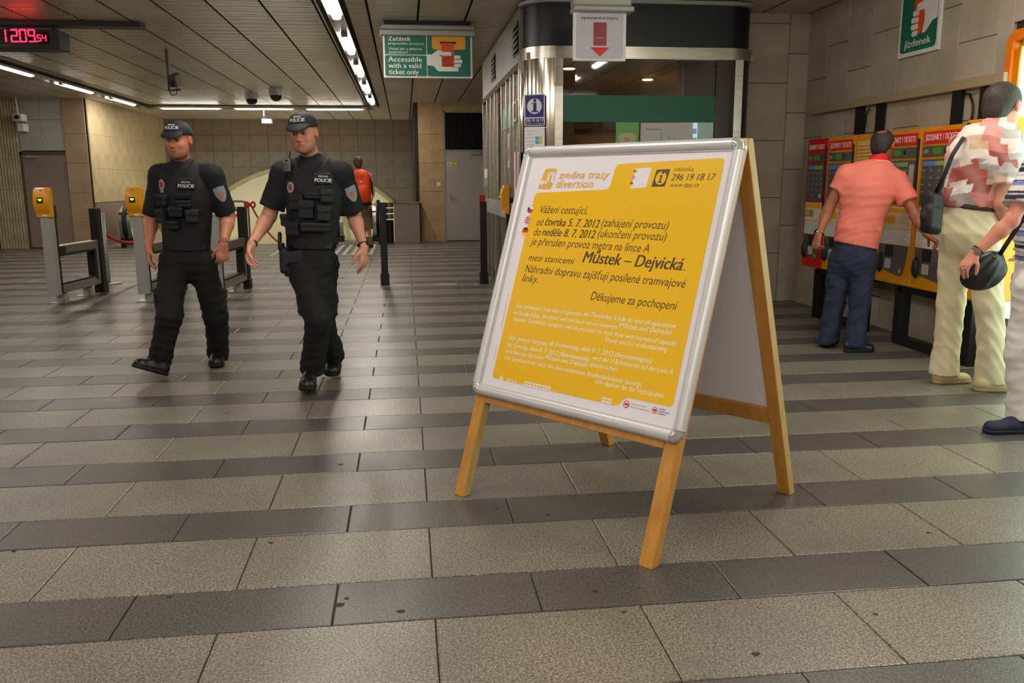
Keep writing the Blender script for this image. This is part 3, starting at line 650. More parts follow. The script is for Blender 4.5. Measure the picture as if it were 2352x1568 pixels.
# ================================================================== TICKET BARRIERS
M_GLOW = mat('green_display', (210, 255, 40), .4, emit=((200, 255, 30), 1.6))
def child(mb, name, m, root, par, **k):
    """part of a part: geometry in world coordinates, parented below par (whose transform is the root's)"""
    o = mb.build(name, m, root, **k); o.parent = par; return o
def validator2(root, M):
    prof = [(0, .0), (0, .33), (.02, .335), (.06, .325), (.080, .28), (.094, .22), (.094, .15), (.085, .10), (.052, .05), (.05, .012), (.03, 0)]
    n = len(prof); W = .088; rows = [-W, -W + .004, -W + .012, W - .012, W - .004, W]; sc = [.93, .975, 1, 1, .975, .93]
    vs = [M @ Vector((x, .165 + (y - .165) * q, z * q)) for x, q in zip(rows, sc) for z, y in prof]; fs = []
    for i in range(5): fs += [(i * n + k, i * n + (k + 1) % n, (i + 1) * n + (k + 1) % n, (i + 1) * n + k) for k in range(n)]
    o = MB().add(vs, fs + [tuple(range(n)), tuple(range(5 * n, 6 * n))[::-1]]).build('validator', M_YEL, root); smooth_angle(o, .5)
    child(MB().prism(rrect(.068, .064, .005, 3, -.006, .195), M @ Matrix.Translation((0, 0, .0925)), .003), 'display', M_TEXTK, root, o)
    child(MB().prism(rc([(-.028, .212), (.016, .212), (.014, .202), (-.006, .186), (-.026, .202)], .005), M @ Matrix.Translation((0, 0, .0957)), .001), 'arrow', M_GLOW, root, o)
    child(MB().prism(rrect(.055, .02, .004, 3, .01, .03), M @ Matrix.Translation((0, 0, .0505)) , .004), 'paper_slot', M_WHITE, root, o)
    child(MB().cyl(M @ Vector((0, .305, .07)), M @ Vector((0, .305, .079)), .007, n=8), 'lock', M_STEEL, root, o)
    return o
def barrier(x, y0, label, ang=-.10, n=1):
    r = Root('ticket_barrier', (x, y0, 0), ang, label, 'barrier', 'ticket barriers in a row')
    R = r.M; B = lambda *a: MB().box(*a, M=R)
    pw = .055
    o = B(-pw, pw, 0, .13, .11, 1.0).build('front_post', M_STEEL_M, r, bevel=.004)
    B(pw * .2, pw + .002, .1, .14, .12, .99).build('post_trim', M_DARKMETAL, r)
    for a, b, c, d in ((.13, 1.12, .57, .67), (.13, 1.12, .12, .22)): B(-.045, .045, a, b, c, d).build('frame_rail', M_STEEL, r, bevel=.006)
    B(-.045, .045, 1.06, 1.13, .12, .67).build('frame_upright', M_STEEL, r, bevel=.006)
    mb = B(-.047, .047, .13, 1.06, .545, .57); 
    for q in ((-.047, .047, .13, 1.06, .22, .24), (-.047, .047, 1.0, 1.06, .19, .545), (-.047, .047, .13, .145, .19, .545)): mb.box(*q, M=R)
    mb.build('rubber_lining', M_DARKMETAL, r); B(-.05, .05, .135, .30, .55, .655).build('junction_box', M_DARKMETAL, r, bevel=.003)
    for y in (.22, .86):
        f = B(-.05, .05, y - .05, y + .05, .008, .105).build('foot', M_STEEL_M, r, bevel=.004)
        child(B(-.13, .09, y - .09, y + .09, 0, .012), 'foot_plate', M_STEEL, r, f, bevel=.003)
        child(B(-.035, .035, y - .03, y + .03, .1, .15), 'foot_neck', M_DARKMETAL, r, f)
    B(-.055, .055, .02, .16, .985, 1.12).build('bracket', M_DARKMETAL, r)
    validator2(r, R @ frame_M((0, .04, .985), (1, 0, 0), (0, .0, 1)))
    p = B(-.052, .052, 1.16, 1.27, 0, 1.06); p.box(-.062, .062, 1.15, 1.28, 0, .13, M=R); p.build('end_post', M_DARKMETAL, r, bevel=.006)
p = at(116, 600, Y=10.12); barrier(-4.0, 10.12, 'steel ticket barrier with yellow validator by the left edge, in front of the bronze door')
barrier(-3.03, 10.14, 'steel ticket barrier with yellow validator directly left of the left officer')
barrier(-2.22, 10.2, 'steel ticket barrier mostly hidden behind the left officer')
def post(x, y, label, top=None):
    r = Root('barrier_post', (x, y, 0), 0, label, 'post', 'black posts of the ticket line')
    MB().box(x - .045, x + .045, y - .045, y + .045, 0, 1.10).build('post', M_DARKMETAL, r, bevel=.006)
    MB().box(x - .058, x + .058, y - .058, y + .058, 0, .16).build('sleeve', M_DARKMETAL, r, bevel=.006)
    if top: MB().box(x - .05, x + .03, y - .03, y + .03, 1.10, 1.19).build('red_cap', mat('red_plastic', (190, 24, 20), .4), r, bevel=.004)
post(-.30, 11.5, 'free-standing square black post right of the right officer')
post(1.03, 11.42, 'free-standing square black post with a red cap left of the yellow board', True)
# rope stands
M_ROPE = mat('red_rope', (190, 30, 22), .6)
def stand(u, v0, v1, Y, label, loop=True):
    p = at(u, v1, Y=Y); t = at(u, v0, Y=Y); r = Root('rope_stand', (p[0], Y, 0), 0, label, 'barrier stand')
    if loop:
        q = at(u - 62, v0, Y=Y); pts = [(p[0], Y, 0)] + [(p[0], Y, t[2] - .12)] + [(p[0] - .12 * (1 - math.cos(a)), Y, t[2] - .12 + .12 * math.sin(a)) for a in [PI / 2 * k / 5 for k in range(1, 6)]] + [(q[0] + .12 * (1 - math.sin(a)) - .0, Y, t[2] - .12 + .12 * math.cos(a)) for a in [PI / 2 * k / 5 for k in range(0, 6)]] + [(q[0], Y, 0)]
        MB().tube(pts, .02, n=8).build('tube_loop', M_STEEL, r, smooth=True)
    else:
        MB().cyl((p[0], Y, 0), (p[0], Y, t[2]), .03, n=12).build('pole', M_STEEL_M, r, smooth=True); MB().cyl((p[0], Y, 0), (p[0], Y, .02), .17, n=24).build('foot_plate', M_STEEL_M, r)
    return p, t
p, t = stand(250, 488, 655, 12.2, 'slim grey rope stand behind the barrier at the left', False)
p2, t2 = stand(576, 462, 570, 16.6, 'chrome tube loop stand between the two officers with red rope knotted on')
def rope(a, b, sag, label, r=.014):
    a = Vector(a); b = Vector(b); pts = [a.lerp(b, k / 12) - Vector((0, 0, sag * 4 * (k / 12) * (1 - k / 12))) for k in range(13)]
    tag(MB().tube(pts, r, n=6).build('rope', M_ROPE, None, smooth=True), label, 'rope')
rope((p[0], 12.2, t[2] - .28), tuple(at(345, 540, Y=14)), .12, 'red rope hanging from the slim grey stand towards the left officer', .022)
rope(tuple(at(576, 470, Y=16.58)), tuple(at(650, 562, Y=16.2)), .12, 'red rope hanging from the chrome loop down behind the right officer', .018)
rope(tuple(at(520, 505, Y=16.6)), tuple(at(572, 468, Y=16.56)), .05, 'red rope reaching left from the chrome loop behind the left officer', .018)
kn = at(574, 470, Y=16.55); mb = MB(); mb.tube([kn + np.array([.09 * math.cos(a), 0, .05 * math.sin(2 * a)]) for a in [2 * PI * k / 16 for k in range(16)]], .02, n=6, closed=True)
tag(mb.build('rope_knot', M_ROPE, None, smooth=True), 'red knot of rope on top of the chrome loop stand', 'rope')

# ================================================================== ESCALATOR HEADS
def escalator(x0, x1, label, mirror=False):
    r = Root('escalator', ((x0 + x1) / 2, 19.5, 0), 0, label, 'escalator')
    MB().box(x0, x1, 19.25, 19.9, 0, .06).build('comb_plate', mat('ribbed_aluminium', (160, 156, 148), .35, metal=.8), r)
    for sx, xx in ((-1, x0), (1, x1)):
        prof = [(19.9, .0), (19.45, .0), (19.32, .25)] + [(19.62 - .38 * math.cos(a), .50 + .38 * math.sin(a)) for a in [PI * k / 16 - .4 for k in range(1, 11)]] + [(20.3, .88), (24.5, -1.5), (24.5, -2.3), (20.3, 0)]
        M = frame_M((xx - .12, 0, 0), (0, 1, 0), (0, 0, 1))
        MB().prism([(y, z) for y, z in prof], M, .24).build('balustrade', M_STEEL, r)
        rail_ = [(xx, 19.62 - .43 * math.cos(a), .50 + .43 * math.sin(a)) for a in [-.9 + k * .27 for k in range(10)]] + [(xx, 20.3, .93), (xx, 24.5, -1.45)]
        MB().tube(rail_, 1, prof=[(.045 * math.cos(t), .03 * math.sin(t)) for t in [2 * PI * k / 10 for k in range(10)]]).build('handrail', M_DARKMETAL, r, smooth=True)
        for z_ in (.2, .45, .7): MB().box(xx - .125, xx + .125, 19.30, 19.36, z_, z_ + .04).build('trim_strip', M_STEEL_P, r)
        MB().box(xx - .13, xx + .13, 19.3, 19.5, 0, .2).build('skirt', M_DARKMETAL, r)
    MB().box(x0 + .12, x1 - .12, 19.9, 20.6, -.02, .02).build('step', M_DARKMETAL, r)
    MB().box(x1 - .14, x1 - .125, 19.9, 20.8, .1, .3).build('comb_light', mat('green_comb_light', (170, 255, 120), .4, emit=((170, 255, 120), 4)), r)
escalator(-1.50, -.62, 'escalator entry with chrome ends beyond the black post on the right')
escalator(-6.0, -5.1, 'escalator entry with steel ends behind the left barriers')
cb = Root('escalator_casing', (0, 19.7, 0), 0, 'brushed steel box beside the escalator, left of the yellow stone pillar', 'cabinet')
MB().box(-.26, .32, 19.5, 20.2, 0, .90).build('casing', mat('dull_steel', (140, 128, 114), .4, metal=.6, noise=(5, .3, (122, 110, 98))), cb, bevel=.01)
MB().box(-.28, .34, 19.45, 20.25, .9, .925).build('top_rail', M_STEEL_P, cb)
cyl = MB()
for k in range(3): cyl.cyl((-.37, 19.55, .55 + .13 * k), (-.37, 19.55, .55 + .13 * k + .10), .10, n=20)
cyl.build('rounded_end', M_STEEL_P, cb, smooth=False); MB().cyl((-.37, 19.55, 0), (-.37, 19.55, .52), .095, n=20).build('end_base', M_DARKMETAL, cb)

# ================================================================== CLOCK
ck = Root('digital_clock', (at(70, 90, Y=10.3)[0], 10.3, 2.9), 0, 'black hanging digital clock with red glowing figures at the top left edge', 'clock')
a, b, c = at(-60, 60, Y=10.25), at(110, 112, Y=10.25), at(139, 117, Y=10.25)
MB().box(a[0], c[0], 10.25, 10.55, b[2], a[2] - .02).build('casing', mat('clock_case', (30, 24, 26), .45), ck, bevel=.01)
MB().box(a[0] + .03, b[0] + .02, 10.235, 10.25, b[2] + .05, a[2] - .05).build('screen', mat('clock_screen', (26, 4, 10), .15), ck)
M_LED = mat('red_led', (255, 60, 80), .4, emit=((255, 22, 54), 6))
def digit(ch, M, w, h, par, t=.016):
    S = {'0': 'abcdef', '1': 'bc', '2': 'abged', '3': 'abgcd', '4': 'fgbc', '5': 'afgcd', '6': 'afgedc', '7': 'abc', '8': 'abcdefg', '9': 'abcdfg'}[ch]; g = t * .3
    R_ = {'a': (g, w - g, h - t, h), 'd': (g, w - g, 0, t), 'g': (g, w - g, h / 2 - t / 2, h / 2 + t / 2), 'b': (w - t, w, h / 2 + g, h - g), 'c': (w - t, w, g, h / 2 - g), 'f': (0, t, h / 2 + g, h - g), 'e': (0, t, g, h / 2 - g)}
    mb = MB()
    for s in S: x0, x1, y0, y1 = R_[s]; mb.prism([(x0, y0), (x1, y0), (x1, y1), (x0, y1)], M, .004)
    mb.build('digit', M_LED, par)
for chs, u, v, ww, hh in (('1', 5, 97, .05, .135), ('2', 26, 97, .074, .135), ('0', 46, 97, .074, .135), ('9', 66, 97, .074, .135), ('5', 86, 95, .042, .07), ('4', 97, 95, .046, .07)):
    q = at(u, v, Y=10.232); digit(chs, frame_M(q, (1, 0, 0), (.12, 0, 1)), ww, hh, ck, .014 if hh > .1 else .009)
for u in (41, 84): q = at(u, 97, Y=10.232); MB().box(q[0], q[0] + .012, 10.228, 10.234, q[2], q[2] + .014).build('dot', M_LED, ck)
for x in (c[0] - .1, a[0] + .3): MB().box(x - .02, x + .02, 10.38, 10.42, a[2] - .03, CZ - .02).build('hanger', M_DARKMETAL, ck)
tag(MB().box(-4.6, -2.86, 10.3, 10.5, CZ - .055, CZ - .002).build('ceiling_rail', mat('dark_rail', (48, 36, 34), .5), None, bevel=.004), 'dark flat rail on the ceiling that the red clock hangs from', 'rail')

# ================================================================== HANGING SIGNS
def hand(M, s, par, m=M_WHITE, t=.002):
    """flat pictogram of a hand holding a ticket, about 1 unit wide; wrist at the left"""
    M = M @ Matrix.Scale(s, 4)
    P = lambda pts, mm, z, nm: MB().prism(rc(pts, .03), M @ Matrix.Translation((0, 0, z)), t / s).build(nm, mm, par)
    P([(0, .32), (.18, .30), (.30, .16), (.86, .16), (.86, .26), (.70, .26), (.70, .56), (.36, .56), (.36, .60), (.64, .60), (.66, .70), (.30, .72), (.14, .60), (0, .60)], m, 0, 'hand')
    for y0, w1 in ((.27, .93), (.38, .97), (.49, .92)): P([(.70, y0), (w1, y0), (w1, y0 + .09), (.70, y0 + .09)], m, 0, 'finger')
sg = Root('hanging_sign', (.31, 10, CZ), 0, 'green and white hanging sign with Začátek and Accessible with a valid ticket only', 'sign')
x0, x1 = at(880, 120, Y=10)[0], at(1085, 120, Y=10)[0]; z0, z1 = at(980, 180, Y=10)[2], at(980, 84, Y=10)[2]; zt = CZ - .03
W, Hh = x1 - x0, z1 - z0
MB().box(x0, x1, 9.98, 10.03, z0, z1 + .04).build('sign_box', M_WHITE, sg, bevel=.008)
o = MB().box(x0 - .03, x1 + .03, 9.93, 10.08, z1, z1 + .06).build('light_hood', M_STEEL_M, sg, bevel=.01); MB().box(x0 - .02, x1 + .02, 9.90, 10.1, z1 + .06, z1 + .11).build('light_hood', M_STEEL_M, sg, bevel=.015)
MB().box(x0 + .02, x1 - .02, 9.95, 10.06, z1 + .11, zt + .028).build('ceiling_mount', M_DARKMETAL, sg)
S = frame_M((x0, 9.978, z0), (1, 0, 0), (0, 0, 1)); split = W * .485; mid = Hh * .55
def sp(poly, m, z=.001, nm='print', par=None): return MB().prism(poly, S @ Matrix.Translation((0, 0, z)), .001).build(nm, m, par or sg)
sp(rc([(.02, .02), (split - .005, .02), (split - .005, mid - .004), (.02, mid - .004)], .02), M_SIGNG); sp([(.02, mid + .004), (split - .005, mid + .004), (split - .005, Hh + .0), (.02, Hh + .0)], M_SIGNG); sp(rc([(split + .005, .02), (W - .025, .02), (W - .025, Hh + .0), (split + .005, Hh + .0)], .02), M_SIGNG)
ST = lambda s, x, y, h, wd, b=.02: text(s, S @ Matrix.Translation((x, y, .0025)), h, M_TEXTW, sg, width=wd, bold=b)
ST('Začátek', .06, Hh - .052, .046, .25); ST('přepravního prostoru.', .06, Hh - .092, .024, .40, .008); ST('Vstup jen s platnou', .06, Hh - .148, .026, .37, .008); ST('jízdenkou!', .06, Hh - .186, .026, .21, .008)
ST('Accessible', .055, mid - .072, .052, .375); ST('with a valid', .055, mid - .140, .052, .365); ST('ticket only', .055, mid - .208, .052, .335)
M_OR = mat('orange_ticket', (226, 78, 26), .5)
sp(rc([(split + .06, Hh - .14), (W - .08, Hh - .14), (W - .08, Hh + .02), (split + .06, Hh + .02)], .03), M_YEL, .0025, 'slot_plate')
sp([(split + .15, Hh - .08), (split + .33, Hh - .08), (split + .33, Hh - .055), (split + .15, Hh - .055)], M_TEXTK, .004, 'slot')
hand(S @ Matrix.Translation((split, .01, .0035)), .41, sg); sp([(split + .165, .125), (split + .305, .125), (split + .305, Hh - .07), (split + .165, Hh - .07)], M_OR, .0045, 'ticket')
sp(rc([(split + .16, .245), (split + .275, .245), (split + .275, .285), (split + .13, .285)], .015), M_WHITE, .0062, 'thumb')
text('Ticket', S @ Matrix.Translation((split + .19, .14, .006)), .022, mat('ticket_print', (150, 40, 20), .5), sg, width=.09)
for k in range(4): sp([(split + .19 + .02 * k, .19 + .01 * (k % 2)), (split + .20 + .02 * k, .19 + .01 * (k % 2)), (split + .205 + .018 * k, .225), (split + .195 + .018 * k, .225)], mat('ticket_print'), .006, 'ticket_mark')
# opencard sign
sg2 = Root('hanging_sign', (1.68, 7.5, CZ), 0, 'white hanging sign opencard dobíjení with a red card and red arrow', 'sign')
x0, x1 = at(1316, 80, Y=7.5)[0], at(1437, 80, Y=7.5)[0]; z0, z1 = at(1376, 141, Y=7.5)[2], at(1376, 30, Y=7.5)[2]; W, Hh = x1 - x0, z1 - z0
MB().box(x0, x1, 7.48, 7.52, z0, z1 + .03).build('sign_box', M_WHITE, sg2, bevel=.006)
MB().box(x0 - .01, x1 + .05, 7.40, 7.60, z1, z1 + .045).build('light_hood', M_STEEL_M, sg2, bevel=.012); MB().box(x0 - .01, x1 + .03, 7.42, 7.58, z1 + .045, z1 + .11).build('light_hood', M_STEEL_M, sg2, bevel=.015)
MB().box(x0 + .12, x1 - .12, 7.46, 7.54, z1 + .1, CZ - .0).build('ceiling_mount', M_STEEL_M, sg2)
S = frame_M((x0, 7.478, z0), (1, 0, 0), (0, 0, 1))
def sp2(poly, m, z=.001, nm='print'): return MB().prism(poly, S @ Matrix.Translation((0, 0, z)), .001).build(nm, m, sg2)
sp2(rc([(.028, .02), (W - .028, .02), (W - .028, Hh - .005), (.028, Hh - .005)], .03), mat('lilac_grey', (200, 194, 204), .5))
text('opencard', S @ Matrix.Translation((.062, Hh - .055, .0025)), .026, mat('plum_print', (60, 36, 56), .5), sg2, width=.172, bold=.03); text('dobíjení', S @ Matrix.Translation((.248, Hh - .055, .0025)), .026, mat('plum_print'), sg2, width=.14)
sp2(rrect(.115, .190, .008, 3, W / 2 - .0, Hh - .175), mat('dark_red_card', (142, 16, 22), .4), .0025, 'card'); text('opencard', S @ Matrix.Translation((W / 2, Hh - .21, .005)), .010, M_TEXTW, sg2, width=.07, align='CENTER')
sp2([(W / 2 - .085, .112), (W / 2 + .085, .112), (W / 2, .036)], M_RED, .0025, 'arrow')
# wall sign Prodej jizdenek, on the right wall
Yr0, Yr1 = at(2067, 130, X=4.40)[1], at(2165, 60, X=4.40)[1]
sg3 = Root('wall_sign', (4.40, (Yr0 + Yr1) / 2, 2.7), 0, 'green Prodej jízdenek sign with ticket hand high on the right stone wall', 'sign')
zb = at(2067, 136, X=4.39)[2]; Hh = .66; W = Yr0 - Yr1
MB().box(4.375, 4.398, Yr1, Yr0, zb, min(zb + Hh, CZ - .02)).build('plate', M_WHITE, sg3, bevel=.004)
S = frame_M((4.374, Yr0, zb), (0, -1, 0), (0, 0, 1))
MB().prism(rc([(.035, .035), (W - .035, .035), (W - .035, Hh - .04), (.035, Hh - .04)], .05), S, .001).build('print', M_SIGNG, sg3)
text('jízdenek', S @ Matrix.Translation((W * .5, .075, .002)), .062, M_TEXTW, sg3, width=W * .64, bold=.03, align='CENTER'); text('Prodej', S @ Matrix.Translation((W * .5, Hh - .115, .002)), .062, M_TEXTW, sg3, width=W * .52, bold=.03, align='CENTER')
MB().prism([(W * .37, .17), (W * .64, .17), (W * .64, Hh - .15), (W * .37, Hh - .15)], S @ Matrix.Translation((0, 0, .002)), .001).build('ticket', M_OR, sg3)
HM = S @ Matrix.Translation((W - .02, .14, .0025)) @ Matrix.Scale(-1, 4, (1, 0, 0))
def P3(pts, m=M_WHITE, z=.0012): 
    MB().prism(rc([(W - .035 - x * .44, .12 + y * .46) for x, y in pts], .02), S @ Matrix.Translation((0, 0, .002 + z)), .001).build('hand', m, sg3)
P3([(0, .30), (.14, .28), (.36, .10), (.46, .10), (.40, .34), (.42, .52), (.78 - .1, .52), (.68, .64), (.40, .68), (.24, .74), (0, .62)], z=.0014)
for y0 in (.08, .20, .32, .44): P3([(.60, y0), (.84 if y0 in (.2, .32) else .80, y0), (.84 if y0 in (.2, .32) else .80, y0 + .095), (.60, y0 + .095)])
# ================================================================== KIOSK
KX0, KX1, KY0, KY1 = 1.20, 3.60, 8.60, 13.15; KR = .30
ks = Root('information_kiosk', (2.4, 10.8, 0), 0, 'glazed information kiosk with navy fascia, steel corner column and green band', 'kiosk')
M_GLASS = mat('kiosk_glass', (205, 205, 198), .03, trans=1.0, spec=.5)
M_PANEL_G = mat('kiosk_grey_fascia', (128, 120, 112), .45, metal=.2)
M_DOVE = mat('kiosk_dark_panel', (74, 70, 66), .4, metal=.3)
def outline(x0, x1, y0, y1, r, n=10):
    """open outline: back-left, rounded front-left, rounded front-right, back-right"""
    p = [(x0, y1)] + [(x0 + r - r * math.cos(a), y0 + r - r * math.sin(a)) for a in [PI / 2 * k / n for k in range(n + 1)]] + [(x1 - r + r * math.sin(a), y0 + r - r * math.cos(a)) for a in [PI / 2 * k / n for k in range(n + 1)]] + [(x1, 9.2)]
    return p
def band(pts, z0, z1, th, name, m, smooth=True):
    n = len(pts); off = []
    for i, p in enumerate(pts):
        a = Vector(pts[max(i - 1, 0)]); b = Vector(pts[min(i + 1, n - 1)]); d = (b - a).normalized(); off.append((p[0] - d.y * th, p[1] + d.x * th))
    vs = [(x, y, z) for z in (z0, z1) for x, y in pts] + [(x, y, z) for z in (z0, z1) for x, y in off]
    f = []
    for k in range(n - 1):
        f += [(k, k + 1, n + k + 1, n + k), (2 * n + k + 1, 2 * n + k, 3 * n + k, 3 * n + k + 1), (n + k, n + k + 1, 3 * n + k + 1, 3 * n + k), (k + 1, k, 2 * n + k, 2 * n + k + 1)]
    o = MB().add(vs, f).build(name, m, ks); 
    if smooth: smooth_angle(o, .5)
    return o
nav = [p for p in outline(KX0 + .03, KX1, KY0 + .03, KY1, KR)][1:]
band(nav, 2.67, 3.09, .05, 'navy_fascia', M_NAVY)
band(outline(KX0 + .0, KX1 + .03, KY0 - .02, 8.95, KR + .02)[1:], 2.555, 2.67, .08, 'steel_band', M_STEEL)
band(outline(KX0 - .02, KX1 + .04, KY0 - .04, 8.95, KR + .03)[1:], 3.075, 3.11, .06, 'top_trim', M_STEEL_M)
# rounded steel corner column (left) and the right-hand column
cpts = [(KX0, 9.0)] + outline(KX0, KX1, KY0, KY1, KR)[1:12]
band(cpts, 0, 2.56, .02, 'corner_column', M_STEEL_P)
rp = outline(KX0, KX1, KY0, KY1, KR)[12:]
band([(KX1 - KR - .14, KY0)] + rp, 0, 2.56, .02, 'right_column', mat('dark_column', (62, 54, 50), .35, metal=.5))
B = lambda *a: MB().box(*a)
B(1.50, 1.585, KY0 - .015, KY0 + .04, 0, 2.56).build('mullion', M_STEEL, ks, bevel=.003)
B(3.355, 3.44, KY0 - .015, KY0 + .04, 0, 2.56).build('mullion', M_STEEL, ks, bevel=.003)
B(1.585, 3.355, KY0 + .0, KY0 + .03, .88, .96).build('sill', M_STEEL, ks); B(1.585, 3.355, KY0 + .0, KY0 + .03, 0, .88).build('lower_panel', M_DOVE, ks)
B(1.585, 3.355, KY0 + .012, KY0 + .018, .96, 2.56).build('window_pane', M_GLASS, ks)
B(1.585, 3.355, KY0 + .004, KY0 + .010, 1.945, 2.205).build('green_band', M_GREEN, ks)
# left side: posts, panes, fascia with vents
ys = [9.0, 9.42, 9.72, 10.12, 10.62, 11.42, 11.95, 12.45, 13.1]
for y in ys: B(KX0 - .01, KX0 + .05, y - .028, y + .028, 0, 2.52).build('side_post', M_STEEL, ks, bevel=.004)
for a, b in zip(ys[:-1], ys[1:]):
    B(KX0 + .015, KX0 + .022, a + .028, b - .028, 1.1, 2.5).build('side_pane', M_GLASS, ks)
    B(KX0 + .005, KX0 + .02, a + .028, b - .028, .15, .93).build('side_panel', M_DOVE, ks)
for a, b in ((9.03, 9.40), (9.44, 9.70), (9.74, 10.1), (10.14, 10.6)): B(KX0 + .008, KX0 + .014, a + .02, b - .01, 1.97, 2.22).build('green_band', mat('green_film_pale', (116, 168, 140), .5), ks)
B(KX0 + .008, KX0 + .014, 12.5, 13.07, 1.30, 1.42).build('green_band', mat('green_film_pale'), ks); B(KX0 + .008, KX0 + .014, 12.5, 13.07, 1.42, 1.55).build('white_band', M_WHITE, ks)
B(KX0 - .015, KX0 + .04, 8.95, 13.13, .93, 1.12).build('side_rail', M_STEEL_M, ks, bevel=.004)
fas = B(KX0 - .0, KX0 + .06, 8.93, 13.15, 2.52, 3.10).build('side_fascia', M_PANEL_G, ks)
B(KX0 - .02, KX0 + .0, 8.93, 13.15, 2.50, 2.56).build('side_trim', M_STEEL_P, ks)
for y0, y1 in ((9.02, 9.42), (11.3, 11.75)):
    v = child(B(KX0 - .012, KX0 + .0, y0, y1, 2.66, 2.98), 'vent', M_DARKMETAL, ks, fas)
for y0, y1 in ((9.02, 9.42), (11.3, 11.75)):
    for k in range(5):
        z = 2.68 + .06 * k; MB().add([(KX0 - .03, y0, z), (KX0 - .03, y1, z), (KX0 - .012, y1, z + .035), (KX0 - .012, y0, z + .035), (KX0 - .03, y0, z + .006), (KX0 - .03, y1, z + .006), (KX0 - .012, y1, z + .041), (KX0 - .012, y0, z + .041)], [(0, 1, 2, 3), (4, 7, 6, 5), (0, 4, 5, 1), (0, 3, 7, 4), (1, 5, 6, 2)]).build('vent_slat', M_STEEL_M, ks)
# inside: back wall, ceiling, floor, side
M_KIN = mat('kiosk_inner_wall', (196, 158, 114), .6); M_KDARK = mat('kiosk_dark_cabinet', (48, 38, 36), .5)
B(1.26, 3.58, 12.6, 12.7, 0, 3.0).build('inner_back_wall', M_KIN, ks)
B(KX1 - .03, KX1 - .0, 9.27, 12.7, 0, 3.0).build('inner_side_wall', M_KIN, ks)
B(1.24, 3.58, 8.70, 12.7, 2.56, 2.62).build('inner_ceiling', mat('kiosk_ceiling', (190, 160, 126), .5, noise=(1, .3, (160, 128, 96))), ks)
for k in range(1, 5): B(1.24 + .52 * k, 1.25 + .52 * k, 8.70, 12.7, 2.556, 2.561).build('ceiling_joint', M_BLACK, ks)
B(1.24, 3.58, 8.65, 12.7, 0, .02).build('inner_floor', M_DOVE, ks)
B(1.6, 3.3, 8.75, 9.2, .74, .80).build('counter', M_KDARK, ks); B(1.3, 2.3, 11.6, 12.5, 0, 2.15).build('cupboard', M_KDARK, ks, bevel=.01)
for k in range(4): B(1.35 + .5 * k, 1.75 + .5 * k, 12.3, 12.5, 2.1, 2.42).build('binder_row', mat('binder%d' % (k % 3), ((70, 58, 56), (54, 46, 48), (86, 70, 60))[k % 3], .6), ks)
B(1.62, 1.98, 9.0, 9.05, 1.42, 1.72).build('monitor', M_KDARK, ks, bevel=.008); B(1.76, 1.84, 9.0, 9.1, .8, 1.45).build('monitor_stand', M_KDARK, ks)
B(1.66, 2.05, 9.6, 9.95, 1.25, 1.5).build('printer', mat('printer_grey', (120, 116, 114), .5), ks, bevel=.02); B(1.66, 2.05, 9.6, 9.95, .8, 1.25).build('printer_stand', M_KDARK, ks)
for x, y, wd, z0, z1, c in ((2.72, 10.4, .12, 1.0, 1.9, (96, 30, 26)), (3.1, 10.6, .34, .6, 1.55, (150, 96, 54)), (3.0, 11.5, .5, 1.2, 1.9, (170, 120, 74))): B(x, x + wd, y, y + .3, z0, z1).build('shelf_unit', mat('unit%d' % int(x * 100), c, .5), ks, bevel=.01)
for x, y in ((1.78, 9.3), (1.72, 10.7), (2.9, 10.2)):
    dl = Root('kiosk_downlight', (x, y, 2.55), 0, 'small round glowing ceiling spot inside the kiosk, ' + {9.3: 'the nearer of the two at the left', 10.7: 'the farther one beside the steel mullion', 10.2: 'hidden deeper at the right'}[y], 'lamp')
    MB().cyl((x, y, 2.545), (x, y, 2.556), .075, n=20).build('rim', M_STEEL, dl); MB().cyl((x, y, 2.540), (x, y, 2.546), .06, n=20).build('glowing_disc', mat('spot_glow', (255, 240, 200), .5, emit=((255, 214, 150), 260)), dl)
# posters in the window
def kposter(x0, x1, z0, z1, name, label, m, cat='poster', y=KY0 + .002):
    r = Root(name, ((x0 + x1) / 2, y, z0), 0, label, cat); MB().box(x0, x1, y, y + .003, z0, z1).build('sheet', m, r); return r, frame_M((x0, y - .0005, z0), (1, 0, 0), (0, 0, 1))
gx0, gx1 = at(1415, 300, Y=8.6)[0], at(1468, 300, Y=8.6)[0]
r, S = kposter(gx0, gx1, 1.55, 1.945, 'green_poster', 'green poster with a pale blot stuck in the kiosk window', mat('apple_green', (110, 170, 92), .5), y=KY0 + .008)
MB().prism([(.12 + .085 * math.cos(t) * (1 + .25 * math.sin(3 * t)), .21 + .10 * math.sin(t) * (1 + .2 * math.cos(2 * t))) for t in [2 * PI * k / 26 for k in range(26)]], S, .001).build('blot', mat('pale_olive', (186, 184, 140), .5), r)
for k in range(4): MB().prism([(.09, .17 + .02 * k), (.15, .17 + .02 * k), (.15, .178 + .02 * k), (.09, .178 + .02 * k)], S @ Matrix.Translation((0, 0, .0012)), .0005).build('print_line', mat('brown_print', (150, 110, 60), .5), r)
mx0, mx1 = at(1472, 300, Y=8.6)[0], at(1592, 300, Y=8.6)[0]
r, S = kposter(mx0, mx1, 1.45, 1.94, 'metro_map', 'white metro route map in the kiosk window', mat('map_paper', (196, 192, 190), .4), y=KY0 + .008)
text('Orientační plán metra', S @ Matrix.Translation((.05, .42, .001)), .016, M_TEXTK, r, width=.17)
